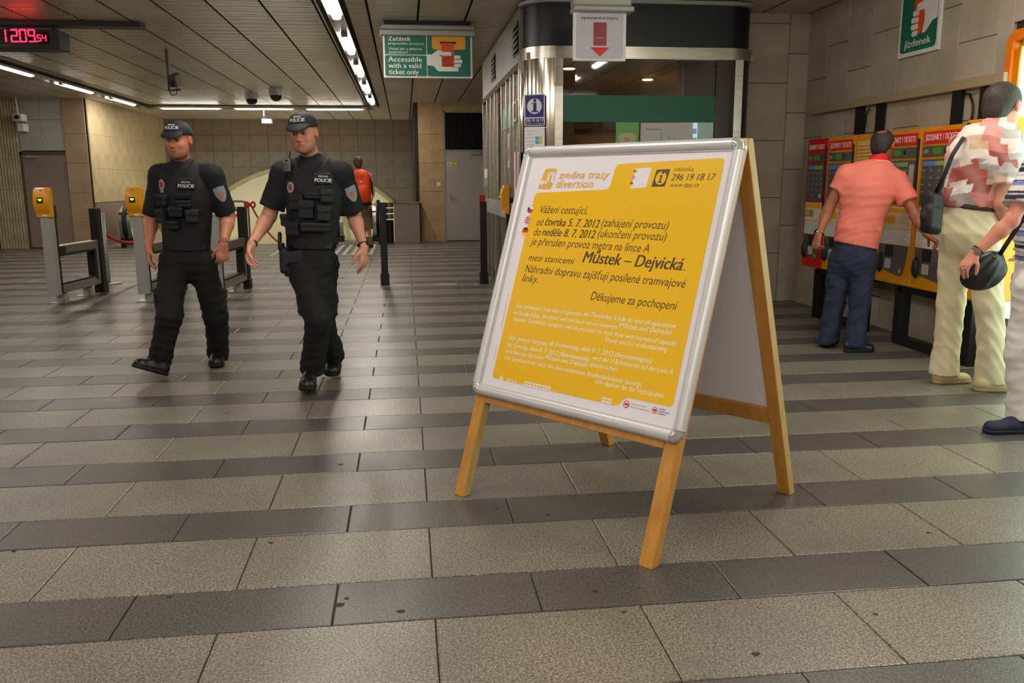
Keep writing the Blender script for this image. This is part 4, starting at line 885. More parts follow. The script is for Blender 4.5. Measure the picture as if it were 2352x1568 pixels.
def line(pts, m, wd=.005, z=.001, par=None, SS=None):
    mb = MB()
    for a, b in zip(pts[:-1], pts[1:]):
        a = Vector(a); b = Vector(b); d = (b - a).normalized(); n = Vector((-d.y, d.x)) * wd / 2
        mb.prism([tuple(a - n - d * wd * .3), tuple(b - n + d * wd * .3), tuple(b + n + d * wd * .3), tuple(a + n - d * wd * .3)], (SS or S) @ Matrix.Translation((0, 0, z)), .0006)
    return mb.build('route_line', m, par or r)
line([(.22, .2), (.22, .40)], mat('map_blue', (120, 176, 204), .5), .012); line([(.06, .25), (.14, .26), (.25, .22), (.44, .24)], mat('map_teal', (120, 150, 170), .5), .004)
line([(.30, .2), (.30, .30), (.36, .30), (.43, .245), (.48, .29)], M_RED, .006, .0016)
for q in ((.05, .30), (.17, .27), (.30, .34), (.36, .34), (.42, .26)): MB().prism(circ(q[0], q[1], .006, n=8), S @ Matrix.Translation((0, 0, .002)), .0006).build('station_dot', M_TEXTD, r)
lx0, lx1 = at(1594, 300, Y=8.6)[0], at(1608, 300, Y=8.6)[0]
r = Root('lit_display', ((lx0 + lx1) / 2, 8.75, 1.5), 0, 'narrow glowing blue and white display between map and kiosk post', 'display')
MB().box(lx0, lx1 + .02, 8.74, 8.77, 1.45, 1.95).build('panel', mat('display_white', (230, 240, 255), .4, emit=((210, 226, 255), .9)), r)
for z in (1.84, 1.75, 1.6): MB().box(lx0 + .01, lx1 + .01, 8.735, 8.74, z, z + .05).build('blue_field', mat('display_blue', (70, 80, 190), .4, emit=((60, 80, 220), .35)), r)
# i sign and notice on the rounded column: gently curved plates
def curved(name, label, a0, a1, z0, z1, rad, m):
    n = 8; vs = []; cx, cy = KX0 + KR, KY0 + KR
    r = Root(name, (cx - rad * .7, cy - rad * .7, z0), 0, label, 'sign')
    for k in range(n + 1):
        a = a0 + (a1 - a0) * k / n
        for rr_, z in ((rad, z0), (rad, z1), (rad + .006, z1), (rad + .006, z0)): vs.append((cx - rr_ * math.cos(a), cy - rr_ * math.sin(a), z))
    f = [(4 * k + q, 4 * k + (q + 1) % 4, 4 * k + 4 + (q + 1) % 4, 4 * k + 4 + q) for k in range(n) for q in range(4)] + [(0, 1, 2, 3), (4 * n + 3, 4 * n + 2, 4 * n + 1, 4 * n)]
    o = MB().add(vs, f).build('plate', m, r); smooth_angle(o, .7); return r
pz1 = at(1228, 218, Y=8.66)[2]; pz0 = at(1228, 290, Y=8.66)[2]
# flat plates tangent to the column, facing the camera side
pa = at(1205, 218, Y=8.60)[0]; pb = at(1250, 218, Y=8.57)[0]
tw = Vector((pb - pa, -.09, 0)); pw_ = tw.length
r = Root('info_sign', ((pa + pb) / 2, 8.6, pz0), 0, 'blue and white round i information plate on the steel kiosk column', 'sign')
S = frame_M((pa, 8.625, pz0), tw, (0, 0, 1)); hh = pz1 - pz0
def plate(S, w_, h_, m, r, nm='plate', z=-.006, t=.006): return MB().prism(rrect(w_, h_, .008, 3, w_ / 2, h_ / 2), S @ Matrix.Translation((0, 0, z)), t).build(nm, m, r)
M_BLU = mat('info_blue', (48, 30, 126), .5)
plate(S, pw_, hh, M_WHITE, r); MB().prism(rrect(pw_ - .02, hh * .70, .005, 3, pw_ / 2, hh * .62), S, .001).build('blue_field', M_BLU, r); MB().prism(rrect(pw_ - .02, hh * .21, .005, 3, pw_ / 2, hh * .13), S, .001).build('blue_field', M_BLU, r)
MB().prism(circ(pw_ / 2, hh * .62, pw_ * .36, hh * .245, 28), S @ Matrix.Translation((0, 0, .001)), .001).build('disc', M_WHITE, r); MB().prism(circ(pw_ * .52, hh * .80, pw_ * .08, n=14), S @ Matrix.Translation((0, 0, .002)), .001).build('i_dot', M_BLU, r)
MB().prism([(pw_ * .34, hh * .43), (pw_ * .68, hh * .43), (pw_ * .68, hh * .46), (pw_ * .60, hh * .475), (pw_ * .60, hh * .735), (pw_ * .37, hh * .72), (pw_ * .37, hh * .70), (pw_ * .45, hh * .685), (pw_ * .43, hh * .475), (pw_ * .34, hh * .46)], S @ Matrix.Translation((0, 0, .002)), .001).build('i_stem', M_BLU, r)
text('296 19 18 17', S @ Matrix.Translation((pw_ / 2, hh * .125, .002)), .028, M_TEXTW, r, width=pw_ * .86, align='CENTER', bold=.02); text('infolinka   www.dpp.cz', S @ Matrix.Translation((pw_ / 2, hh * .06, .002)), .010, M_TEXTW, r, width=pw_ * .84, align='CENTER')
r = Root('notice', ((pa + pb) / 2, 8.6, pz0 - .5), 0, 'white printed notice with coloured price squares below the blue i sign', 'notice')
S = frame_M((pa, 8.625, pz0 - .52), tw, (0, 0, 1)); plate(S, pw_, .51, M_PAPER, r)
for k in range(14):
    z = .47 - .034 * k
    MB().prism([(.015, z), (pw_ * (.5 if k % 5 else .66), z), (pw_ * (.5 if k % 5 else .66), z + .005), (.015, z + .005)], S, .0006).build('print_line', M_GREY, r)
for i, (z, cs) in enumerate(((.40, ((90, 170, 220), (200, 214, 70))), (.36, ((90, 170, 220), (200, 214, 70))), (.27, ((90, 170, 220), (226, 90, 150), (230, 190, 60))), (.23, ((130, 190, 90), (226, 90, 150), (230, 190, 60))))):
    for j, c in enumerate(cs): MB().prism(rrect(.035, .034, .002, 2, pw_ * .62 + .037 * j, z), S, .0008).build('colour_square', mat('sq_%d_%d_%d' % c, c, .5), r)
r = Root('notice', (1.14, 8.8, 1.2), 0, 'narrow red-edged notice left of the steel column behind the board corner', 'notice')
MB().box(1.145, 1.17, 8.80, 9.0, 1.2, 1.66).build('sheet', M_PAPER, r); MB().box(1.140, 1.145, 8.80, 8.86, 1.2, 1.66).build('red_edge', M_RED, r)
r = Root('notice', (1.18, 10.3, 1.5), 0, 'small white sticker with a red mark on the kiosk side glass', 'notice')
MB().box(1.19, 1.2, 9.78, 9.98, 1.52, 1.9).build('sheet', mat('pale_sheet', (200, 190, 184), .5), r); MB().box(1.186, 1.19, 9.84, 9.92, 1.6, 1.74).build('red_mark', mat('pink_mark', (206, 90, 90), .5), r)
r = Root('notice', (1.18, 9.2, 2.0), 0, 'pale notice with red bell-like outline on the green band of the kiosk side', 'notice')
MB().box(1.19, 1.2, 9.16, 9.38, 1.99, 2.2).build('sheet', mat('pale_green_sheet', (150, 184, 160), .5), r); MB().tube([(1.186, 9.27 + .05 * math.cos(a), 2.1 + .08 * math.sin(a)) for a in [2 * PI * k / 12 for k in range(12)]], .006, n=5, closed=True).build('red_outline', mat('pink_mark'), r)
# validator on the kiosk side
vq = at(1158, 492, Y=9.75)
r = Root('kiosk_validator', (vq[0], 9.75, vq[2]), 0, 'yellow validator seen from the side, mounted beside the kiosk', 'validator')
validator2(r, frame_M((vq[0] + .05, 9.75, vq[2]), (0, -1, 0), (0, 0, 1)))
MB().box(vq[0] + .04, vq[0] + .11, 9.68, 9.82, vq[2] + .02, vq[2] + .19).build('bracket', M_DARKMETAL, r, bevel=.01)
MB().box(vq[0] + .02, vq[0] + .08, 9.71, 9.79, 0, vq[2] + .02).build('pole', M_DARKMETAL, r)

# ================================================================== TICKET MACHINES
MXF = 4.05
def machine(y0, y1, label, paint, wide=True, head=True, n=0, header_red=True):
    """front face at x = MXF, y0 > y1 (runs towards the camera)"""
    r = Root('ticket_machine', (4.22, (y0 + y1) / 2, .5), 0, label, 'ticket machine', 'ticket machines along the right wall')
    W = y0 - y1; S = frame_M((MXF, y0, .50), (0, -1, 0), (0, 0, 1)); Hh = 1.26
    MB().box(MXF, 4.36, y1 + .004, y0 - .004, .50, 1.76).build('cabinet', paint, r, bevel=.008)
    def pl(x0, x1, z0, z1, m, t=.004, z=.0, nm='panel', rad=.006): return MB().prism(rrect(x1 - x0, z1 - z0, rad, 3, (x0 + x1) / 2, (z0 + z1) / 2), S @ Matrix.Translation((0, 0, z)), t).build(nm, m, r)
    a, b = .035, W - .045
    if not header_red: 
        pl(a, b, 1.02, 1.2, mat('amber_sheet', (232, 180, 90), .5), nm='price_sheet'); pl(a, b, .8, 1.0, mat('amber_sheet'), nm='price_sheet'); 
        for k in range(12): pl(a + .01, b - .02, .82 + .03 * k, .827 + .03 * k, mat('brown_print', (150, 110, 60), .5), .0006, .0042, 'print_line', .001)
        return
    pl(a, b, 1.135, 1.225, M_REDM if paint is M_REDM else M_RED, .006, 0, 'header')
    text('JÍZDENKY / TICKETS', S @ Matrix.Translation(((a + b) / 2, 1.158, .0065)), .045, M_TEXTW, r, width=(b - a) * .9, bold=.03, align='CENTER')
    M_MG = mat('machine_grey', (104, 98, 96), .45, metal=.3)
    pl(a, b, 1.035, 1.115, M_MG, .006, nm='display_panel')
    pl(a + .02, a + .07, 1.06, 1.09, M_STEEL_M, .010, nm='coin_slot', rad=.012); pl(a + .12, a + .125, 1.055, 1.10, M_WHITE, .008, nm='marker')
    pl(a + .14, a + .235, 1.052, 1.10, mat('lcd', (70, 140, 34), .3, emit=((70, 170, 20), .04)), .009, nm='lcd'); pl(a + .27, a + .30, 1.06, 1.095, M_TEXTK, .008, nm='card_slot')
    pl(a, b, .66, 1.015, M_MG, .004, nm='keypad_panel')
    kb = b - .11 if wide else b - .03
    pl(a + .015, (a + kb) / 2, .965, 1.0, mat('strip_blue', (96, 138, 200), .4), .006, nm='blue_strip'); pl((a + kb) / 2, kb, .965, 1.0, mat('strip_green', (140, 176, 84), .4), .006, nm='green_strip')
    kc = 4
    for i in range(5):
        for j in range(kc):
            x = a + .03 + (kb - a - .05) * j / (kc - 1); z = .925 - .055 * i
            if i > 3 and j not in (1,): continue
            MB().prism(rrect(.032, .026, .004, 2, x, z), S @ Matrix.Translation((0, 0, .004)), .004).build('key', mat('key_grey', (96, 96, 98), .4), r)
            MB().prism(rrect(.028, .010, .002, 2, x, z + .006), S @ Matrix.Translation((0, 0, .008)), .001).build('key_label', mat('key_green', (140, 160, 96), .5) if j != 3 or i else mat('key_yellow', (200, 190, 60), .5), r)
    pl(kb - .05, kb - .01, .69, .725, mat('pale_sheet', (200, 190, 184), .5), .006, nm='sticker')
    if wide: pl(b - .085, b - .02, .70, .98, mat('beige_sheet', (196, 180, 160), .5), .006, nm='side_notice'); 
    pl(a, b, .46, .64, mat('sheet_y', (232, 210, 170), .5), .005, nm='instruction_sheet'); pl(a + .01, b - .01, .59, .63, mat('amber_band', (236, 164, 30), .5), .006, nm='amber_band')
    pl(a + .01, (a + b) / 2, .50, .57, mat('amber_band'), .006, nm='amber_band')
    pl(a, b, .33, .455, M_WHITE, .005, nm='price_list')
    for k in range(7): pl(a + .015, b - .015 - .03 * (k % 3), .345 + .016 * k, .349 + .016 * k, M_GREY, .0006, .0052, 'print_line', .001)
    if paint is not M_REDM:
        for k in range(3): pl((a + b) / 2 + .01, b - .02, .505 + .02 * k, .51 + .02 * k, M_GREY, .0006, .0055, 'print_line', .001)
    else:
        pl(a + .09, a + .13, .50, .57, mat('strip_blue'), .0065, nm='blue_field'); pl(a + .13, a + .18, .50, .57, mat('strip_green'), .0065, nm='green_field')
    xb = b if not wide else b - .02
    MB().prism(rc([(a, .12), (xb - .07, .07), (xb - .03, .14), (xb, .29), (xb, .325), (a, .325)], .02), S, .005).build('lower_panel', M_MG, r)
    pl(a + .11, a + .22, .225, .32, M_TEXTK, .010, nm='ticket_slot'); pl(a + .11, a + .20, .125, .205, mat('pale_sheet'), .007, nm='notice'); 
    for k in range(4): pl(a + .12, a + .19, .14 + .015 * k, .143 + .015 * k, M_GREY, .0006, .0072, 'print_line', .001)
    q = S @ Vector((a + .04, .18, .0)); MB().add(*(lambda v, f: (v, f))([S @ Vector((a + .04 + rx * math.cos(t), .17 + rz * math.sin(t), zz)) for rx, rz, zz in ((.034, .085, 0), (.034, .085, .015), (.024, .06, .035)) for t in [2 * PI * k / 12 for k in range(12)]], [(i * 12 + k, i * 12 + (k + 1) % 12, (i + 1) * 12 + (k + 1) % 12, (i + 1) * 12 + k) for i in range(2) for k in range(12)] + [tuple(range(24, 36))])).build('coin_return_bowl', M_TEXTK, r, smooth=True)
    pl(xb - .10, xb - .075, .10, .135, mat('amber_band'), .006, nm='small_mark')
    MB().box(MXF - .012, MXF, y1 + .012, y1 + .035, 1.0 + .08, 1.68).build('edge_strip', M_TEXTK, r, bevel=.003)
machine(8.33, 7.91, 'red ticket machine, the farthest one at the left end of the row', M_REDM, wide=False)
machine(7.905, 7.40, 'yellow ticket machine beside the red one, partly behind the man in pink', M_YELM, wide=False)
machine(7.395, 6.93, 'narrow yellow cabinet with price sheets behind the head of the man in pink', M_YELM, header_red=False)
machine(6.925, 6.40, 'yellow ticket machine with Jízdenky header, directly right of the man in pink', M_YELM)
machine(6.395, 5.86, 'yellow ticket machine nearest to the camera, beside the man in the patterned shirt', M_YELM)
yb = Root('yellow_box', (4.2, 5.7, 1.6), 0, 'small yellow box with a black dial at the right end of the ticket machines', 'box')
MB().box(MXF, 4.36, 5.50, 5.855, .50, 1.78).build('cabinet', M_YEL, yb, bevel=.01); MB().cyl((MXF, 5.70, 1.70), (MXF - .01, 5.70, 1.70), .05, n=16).build('dial', M_TEXTK, yb); MB().box(MXF - .006, MXF, 5.82, 5.85, .6, 1.76).build('edge_strip', M_TEXTK, yb)
def mstand(ya, yb_, label):
    r = Root('machine_stand', (4.15, (ya + yb_) / 2, 0), 0, label, 'stand')
    for y in (ya, yb_): MB().box(4.08, 4.17, y - .05, y + .05, 0, .48).build('leg', M_DARKMETAL, r, bevel=.004)
    MB().box(4.08, 4.16, yb_, ya, .44, .50).box(4.28, 4.36, yb_, ya, .44, .50).build('top_rail', M_DARKMETAL, r); MB().box(4.07, 4.15, yb_, ya, .0, .07).build('floor_rail', M_DARKMETAL, r)
mstand(8.05, 7.2, 'black metal stand under the red and left yellow ticket machines'); mstand(6.6, 5.7, 'black metal stand under the two nearest yellow ticket machines')
# wall rail with the black cable ducts
tag(MB().box(4.33, 4.398, 5.9, 8.92, 2.05, 2.125).build('wall_rail', mat('beige_trunking', (168, 150, 122), .5), None, bevel=.004), 'long beige cable rail on the stone wall above the ticket machines', 'rail')
for i, (u0, u1) in enumerate(((1965, 1982), (2012, 2029), (2184, 2206), (2247, 2266))):
    y0, y1 = at(u0, 250, X=4.365)[1], at(u1, 240, X=4.365)[1]
    r = Root('cable_duct', (4.36, (y0 + y1) / 2, 1.76), 0, ['black upright cable duct, the one farthest from the camera', 'black upright cable duct directly above the head of the man in pink', 'black upright cable duct above the nearest ticket machine', 'black upright cable duct behind the head of the man in patterned shirt'][i], 'duct', 'black cable ducts above the machines')
    MB().box(4.365, 4.395, y1, y0, 1.76, 2.05).build('duct', M_DARKMETAL, r)
r = Root('cable_duct', (4.36, 7.7, 1.77), 0, 'black level duct joining the two uprights above the man in pink', 'duct'); MB().box(4.365, 4.395, at(2012, 300, X=4.365)[1] + .005, at(1982, 300, X=4.365)[1] - .005, 1.765, 1.80).build('duct', M_DARKMETAL, r)
for lab, P in (('thin black cable between the two left ducts', [(1997, 250), (1990, 262), (1988, 285), (1984, 305)]), ('thin black cable arching between the two right ducts', [(2215, 215), (2228, 217), (2235, 240), (2234, 260), (2231, 278)])):
    tag(MB().tube([at(u, v, X=4.37) for u, v in P], .009, n=6).build('cable', M_DARKMETAL, None, smooth=True), lab, 'cable')
# ================================================================== ORANGE-FRAMED SHOP WINDOW
M_ORF = mat('orange_frame', (240, 126, 8), .35, noise=(3, .2, (226, 112, 4)))
wdw = Root('window_1', (4.4, 4.6, 1.5), 0, None, None, kind='structure'); wdw.o['kind'] = 'structure'
ZT = 2.41
mb = MB(); pts = [(5.95, 0), (5.95, ZT - .10), (5.93, ZT - .03), (5.86, ZT), (3.0, ZT)]
def fr(p, th, x0, x1, name, m):
    inner = [(p[0][0] - th, 0), (p[1][0] - th, p[1][1] - .03), (p[1][0] - th - .01, p[3][1] - th - .01), (p[3][0] - th * .8, p[3][1] - th), (p[4][0], p[4][1] - th)]
    n = len(p); vs = [(x, y, z) for x in (x0, x1) for y, z in p] + [(x, y, z) for x in (x0, x1) for y, z in inner]
    f = []
    for k in range(n - 1): f += [(k, k + 1, 2 * n + k + 1, 2 * n + k), (k + 1, k, n + k, n + k + 1), (2 * n + k, 2 * n + k + 1, 3 * n + k + 1, 3 * n + k), (n + k + 1, n + k, 3 * n + k, 3 * n + k + 1)]
    return MB().add(vs, f).build(name, m, wdw)
smooth_angle(fr(pts, .062, 4.365, 4.425, 'frame', M_ORF), .9)
fr([(5.89, 0), (5.89, ZT - .2), (5.87, ZT - .13), (5.80, ZT - .06), (3.0, ZT - .06)], .05, 4.395, 4.428, 'reveal', mat('amber_reveal', (196, 138, 10), .4))
MB().box(4.412, 4.425, 3.0, 5.865, .35, ZT - .10).build('lit_panel', mat('daylight_screen', (226, 255, 244), .5, emit=((220, 255, 240), SHOP)), wdw)
MB().box(4.38, 4.44, 3.0, 5.97, 0, .35).build('window_sill', M_STONE, wdw)
for z, y in ((1.33, 5.72), (1.02, 5.66)): MB().box(4.40, 4.411, y - .12, y, z, z + .05).build('small_display', mat('violet_label', (120, 100, 170), .5), wdw)

# ================================================================== CAMERAS ON THE CEILING
r = Root('security_camera', (-3.1, 12.2, 2.6), 0, 'dark security camera on a hanging rod bracket in the middle of the left ceiling', 'camera')
a, b, c = at(377, 130, Y=12.6), at(384, 206, Y=12.2), at(413, 206, Y=12.2); a[2] = CZ
MB().tube([(b[0], 12.3, CZ), (b[0], 12.3, b[2]), (c[0], 12.2, c[2])], .017, n=8).build('bracket_rod', mat('brown_metal', (54, 30, 26), .5), r)
d = at(402, 188, Y=12.2); MM = Matrix.Translation(d) @ Matrix.Rotation(.3, 4, 'X') @ Matrix.Rotation(-.12, 4, 'Y')
MB().box(-.045, .045, -.1, .16, -.05, .09, M=MM).build('camera_body', mat('camera_grey', (74, 68, 64), .5), r, bevel=.01); MB().cyl(MM @ Vector((0, -.1, .0)), MM @ Vector((0, -.15, -.01)), .035, n=14).build('lens', M_TEXTK, r)
MB().tube([(b[0], 12.28, b[2] + .01), (b[0] + .03, 12.28, b[2] - .07), (b[0] + .1, 12.28, b[2] - .05), (d[0], 12.25, d[2] - .04)], .006, n=5).build('cable', M_DARKMETAL, r)
for u, v, Y, lab in ((578, 226, 18.0, 'round ceiling dome camera above the left tube of the far row'), (634, 222, 17.2, 'round ceiling dome camera right above the head of the right officer')):
    p = at(u, v, Y=Y); r = Root('dome_camera', (p[0], Y, CZ), 0, lab, 'camera')
    MB().cyl((p[0], Y, CZ), (p[0], Y, CZ - .12), .13, n=20).build('housing', M_STEEL_M, r, smooth=False); prof = [(.115 * math.cos(t), -.115 * math.sin(t)) for t in [PI / 2 * k / 6 for k in range(7)]]
    n = 16; vs = [(p[0] + rr_ * math.cos(2 * PI * k / n), Y + rr_ * math.sin(2 * PI * k / n), CZ - .12 + z) for rr_, z in prof for k in range(n)]
    MB().add(vs, [(i * n + k, i * n + (k + 1) % n, (i + 1) * n + (k + 1) % n, (i + 1) * n + k) for i in range(6) for k in range(n)]).build('dome', mat('smoked_dome', (40, 38, 38), .15), r, smooth=True)
p = at(612, 262, Y=21.5); r = Root('security_camera', (p[0], 21.5, 2.6), 0, 'small white camera on a white drop rod just left of the right officer\'s cap', 'camera')
MB().cyl((p[0] - .06, 21.5, CZ), (p[0] - .06, 21.5, p[2] - .1), .02, n=8).build('drop_rod', M_WHITE, r); MB().box(p[0] - .1, p[0] + .12, 21.35, 21.6, p[2] - .22, p[2] - .12).build('camera_body', M_WHITE, r, bevel=.01); MB().box(p[0] - .06, p[0] + .02, 21.4, 21.5, p[2] - .12, p[2] - .04).build('joint', mat('brown_metal'), r)
p = at(45, 272, Y=19.1); r = Root('security_camera', (p[0], 19.2, 2.6), 0, 'small pale camera on a thin pipe on the fluted wall at the far left', 'camera')
MB().cyl((p[0] - .08, 19.2, CZ), (p[0] - .06, 19.2, p[2]), .018, n=8).build('pipe', M_WHITE, r); MB().box(p[0] - .1, p[0] + .09, 19.0, 19.25, p[2] - .06, p[2] + .09).build('camera_body', M_WHITE, r, bevel=.02); MB().cyl((p[0], 19.0, p[2] + .02), (p[0], 18.95, p[2] + .02), .04, n=12).build('lens', M_TEXTK, r); MB().box(p[0] - .05, p[0] + .08, 19.05, 19.3, p[2] - .26, p[2] - .1).build('junction_box', M_WHITE, r, bevel=.01)
MB().tube([(p[0] - .09, 19.15, p[2] + .06), (p[0] - .13, 19.15, p[2] - .12), (p[0] - .05, 19.15, p[2] - .24)], .008, n=5).build('cable', mat('brown_metal'), r)
# ================================================================== PEOPLE: smooth implicit bodies meshed with surface nets
V3 = lambda *a: np.array(a, float)
def nrm(v): v = np.asarray(v, float); return v / (np.linalg.norm(v) + 1e-12)
class SDF:
    def __init__(s, lo, hi, h):
        s.h = h; s.lo = np.array(lo, float); s.n = np.ceil((np.array(hi) - s.lo) / h).astype(int) + 1
        s.g = np.full(s.n, 1.0, np.float32)
        s.ax = [s.lo[i] + h * np.arange(s.n[i]) for i in range(3)]
    def _reg(s, lo, hi):
        a = np.clip(np.floor((np.array(lo) - s.lo) / s.h).astype(int), 0, s.n); b = np.clip(np.ceil((np.array(hi) - s.lo) / s.h).astype(int) + 1, 0, s.n)
        if (b <= a).any(): return None, None
        sl = tuple(slice(i, j) for i, j in zip(a, b))
        P = np.stack(np.meshgrid(*[s.ax[i][sl[i]] for i in range(3)], indexing='ij'), -1).astype(np.float32); return sl, P
    def _mrg(s, sl, d, k, op):
        g = s.g[sl]
        if op == 'u':
            if k > 0: h = np.maximum(k - np.abs(g - d), 0) / k; s.g[sl] = np.minimum(g, d) - h * h * k * .25
            else: s.g[sl] = np.minimum(g, d)
        elif op == 's':
            d = -d; h = np.maximum(k - np.abs(g - d), 0) / max(k, 1e-6); s.g[sl] = np.maximum(g, d) + h * h * k * .25
    def cone(s, a, b, ra, rb, k=.02, flat=None, op='u', end=None):
        """tapered capsule; flat=(axis, factor) squeezes the section along axis"""
        a = np.asarray(a, float); b = np.asarray(b, float); m = max(ra, rb) * (max(1, flat[1]) if flat else 1) + k + .03
        sl, P = s._reg(np.minimum(a, b) - m, np.maximum(a, b) + m)
        if sl is None: return s
        ab = b - a; t = np.clip(((P - a) @ ab) / (ab @ ab), 0, 1); w = P - (a + t[..., None] * ab)
        if flat is not None:
            f = nrm(flat[0]); c = w @ f; w = w + (c * (1 / flat[1] - 1))[..., None] * f
            d = np.sqrt((w * w).sum(-1)) - (ra + t * (rb - ra)); d = d * (min(1, flat[1]) * .5 + .5)
        else: d = np.sqrt((w * w).sum(-1)) - (ra + t * (rb - ra))
        if end is not None: d = np.maximum(d, (P - end[0]) @ nrm(end[1]))
        s._mrg(sl, d, k, op); return s
    def ell(s, c, r, R=None, k=.02, op='u'):
        """ellipsoid; R rows = local axes"""
        c = np.asarray(c, float); r = np.asarray(r, float); m = r.max() + k + .02; sl, P = s._reg(c - m, c + m)
        if sl is None: return s
        q = P - c
        if R is not None: q = q @ np.asarray(R).T
        k0 = np.sqrt(((q / r) ** 2).sum(-1)); k1 = np.sqrt(((q / (r * r)) ** 2).sum(-1)); d = k0 * (k0 - 1) / (k1 + 1e-6)
        s._mrg(sl, d.astype(np.float32), k, op); return s
    def box(s, c, r, R, rad=.01, k=.0, op='u'):
        c = np.asarray(c, float); r = np.asarray(r, float); m = np.linalg.norm(r) + k + .02; sl, P = s._reg(c - m, c + m)
        if sl is None: return s
        q = np.abs((P - c) @ np.asarray(R).T) - (r - rad); d = np.sqrt((np.maximum(q, 0) ** 2).sum(-1)) + np.minimum(q.max(-1), 0) - rad
        s._mrg(sl, d, k, op); return s
    def cut(s, p, n, lo=None, hi=None):
        """remove everything on the side n points to (inside an optional box)"""
        p = np.asarray(p, float); n = nrm(n)
        sl, P = s._reg(s.lo - 1 if lo is None else lo, s.ax and np.array([a[-1] + 1 for a in s.ax]) if hi is None else hi)
        if sl is None: return s
        d = (P - p) @ n; s.g[sl] = np.maximum(s.g[sl], d); return s
    def folds(s, amp, sc=1., seed=0, stretch=(1, 1, .5), lo=None, hi=None):
        sl, P = s._reg(s.lo - 1 if lo is None else lo, np.array([a[-1] + 1 for a in s.ax]) if hi is None else hi)
        rs = np.random.RandomState(seed); d = np.zeros(P.shape[:3], np.float32); wq = P * np.array(stretch) * sc
        ph = rs.rand(8) * 6.28; q = wq + .05 * np.sin(wq[..., [1, 2, 0]] * 11 + ph[:3])
        for i in range(4):
            v = nrm(rs.randn(3)); f = 16 * 1.6 ** i; d += np.abs(np.sin(q @ v * f + ph[i + 3])).astype(np.float32) / (1.35 ** i)
        s.g[sl] += (d - 1.6) * amp; return s
    def mesh(s, name, m, parent, smooth=True, col=None, label=None):
        g = s.g; ins = g < 0; n = np.array(g.shape)
        acc = np.zeros(tuple(n - 1) + (3,), np.float32); cnt = np.zeros(tuple(n - 1), np.float32); quads = []
        for ax in range(3):
            o = [slice(None)] * 3; p = [slice(None)] * 3; o[ax] = slice(0, -1); p[ax] = slice(1, None)
            A, B = g[tuple(o)], g[tuple(p)]; cr = ins[tuple(o)] != ins[tuple(p)]; idx = np.argwhere(cr)
            if not len(idx): continue
            a_ = A[cr]; b_ = B[cr]; t = a_ / (a_ - b_); pos = idx.astype(np.float32); pos[:, ax] += t
            o1, o2 = [k for k in range(3) if k != ax]; flip = a_ < 0
            ok = (idx[:, o1] > 0) & (idx[:, o2] > 0) & (idx[:, o1] < n[o1] - 1) & (idx[:, o2] < n[o2] - 1)
            idx, pos, flip = idx[ok], pos[ok], flip[ok]; qs = []
            for d1, d2 in ((-1, -1), (0, -1), (0, 0), (-1, 0)):
                c = idx.copy(); c[:, o1] += d1; c[:, o2] += d2; np.add.at(acc, tuple(c.T), pos); np.add.at(cnt, tuple(c.T), 1); qs.append(np.ravel_multi_index(c.T, tuple(n - 1)))
            q = np.stack(qs, 1)
            if ax == 1: flip = ~flip
            q[~flip] = q[~flip][:, ::-1]; quads.append(q)
        if not quads: return None
        quads = np.concatenate(quads); used = np.unique(quads); mp = np.full(int(np.prod(n - 1)), -1, np.int64); mp[used] = np.arange(len(used))
        vs = acc.reshape(-1, 3)[used] / cnt.reshape(-1)[used, None] * s.h + s.lo; f = mp[quads]
        R = root_of(parent)
        me = bpy.data.meshes.new(name); W = vs
        if R is not None:
            Mi = np.array(R.Mi); vs = vs @ Mi[:3, :3].T + Mi[:3, 3]
        me.vertices.add(len(vs)); me.vertices.foreach_set('co', vs.astype(np.float32).ravel()); me.loops.add(len(f) * 4); me.loops.foreach_set('vertex_index', f.astype(np.int32).ravel())
        me.polygons.add(len(f)); me.polygons.foreach_set('loop_start', np.arange(0, len(f) * 4, 4, dtype=np.int32)); me.polygons.foreach_set('loop_total', np.full(len(f), 4, np.int32))
        me.update(calc_edges=True); me.validate()
        me.polygons.foreach_set('use_smooth', np.ones(len(me.polygons), bool))
        if col is not None:
            C = col(W); at_ = me.color_attributes.new('Col', 'FLOAT_COLOR', 'POINT'); C4 = np.ones((len(W), 4), np.float32); C4[:, :3] = C; at_.data.foreach_set('color', C4.ravel())
        me.materials.append(m); o = _link(name, me, parent)
        if label: o['label'] = label
        return o
def L3(c): return np.array(lin(c)[:3])
M_SKIN = mat('skin', None, .5, attr=True, noise=(60, .12, (150, 70, 52)))
M_CLOTHC = mat('patterned_cloth', None, .8, attr=True)
def frame3(f, up=(0, 0, 1)):
    f = nrm(f); x = nrm(np.cross(f, up)); u = np.cross(x, f); return x, f, u     # right, forward, up
def tilt(f, up, side):
    return frame3(f, up)

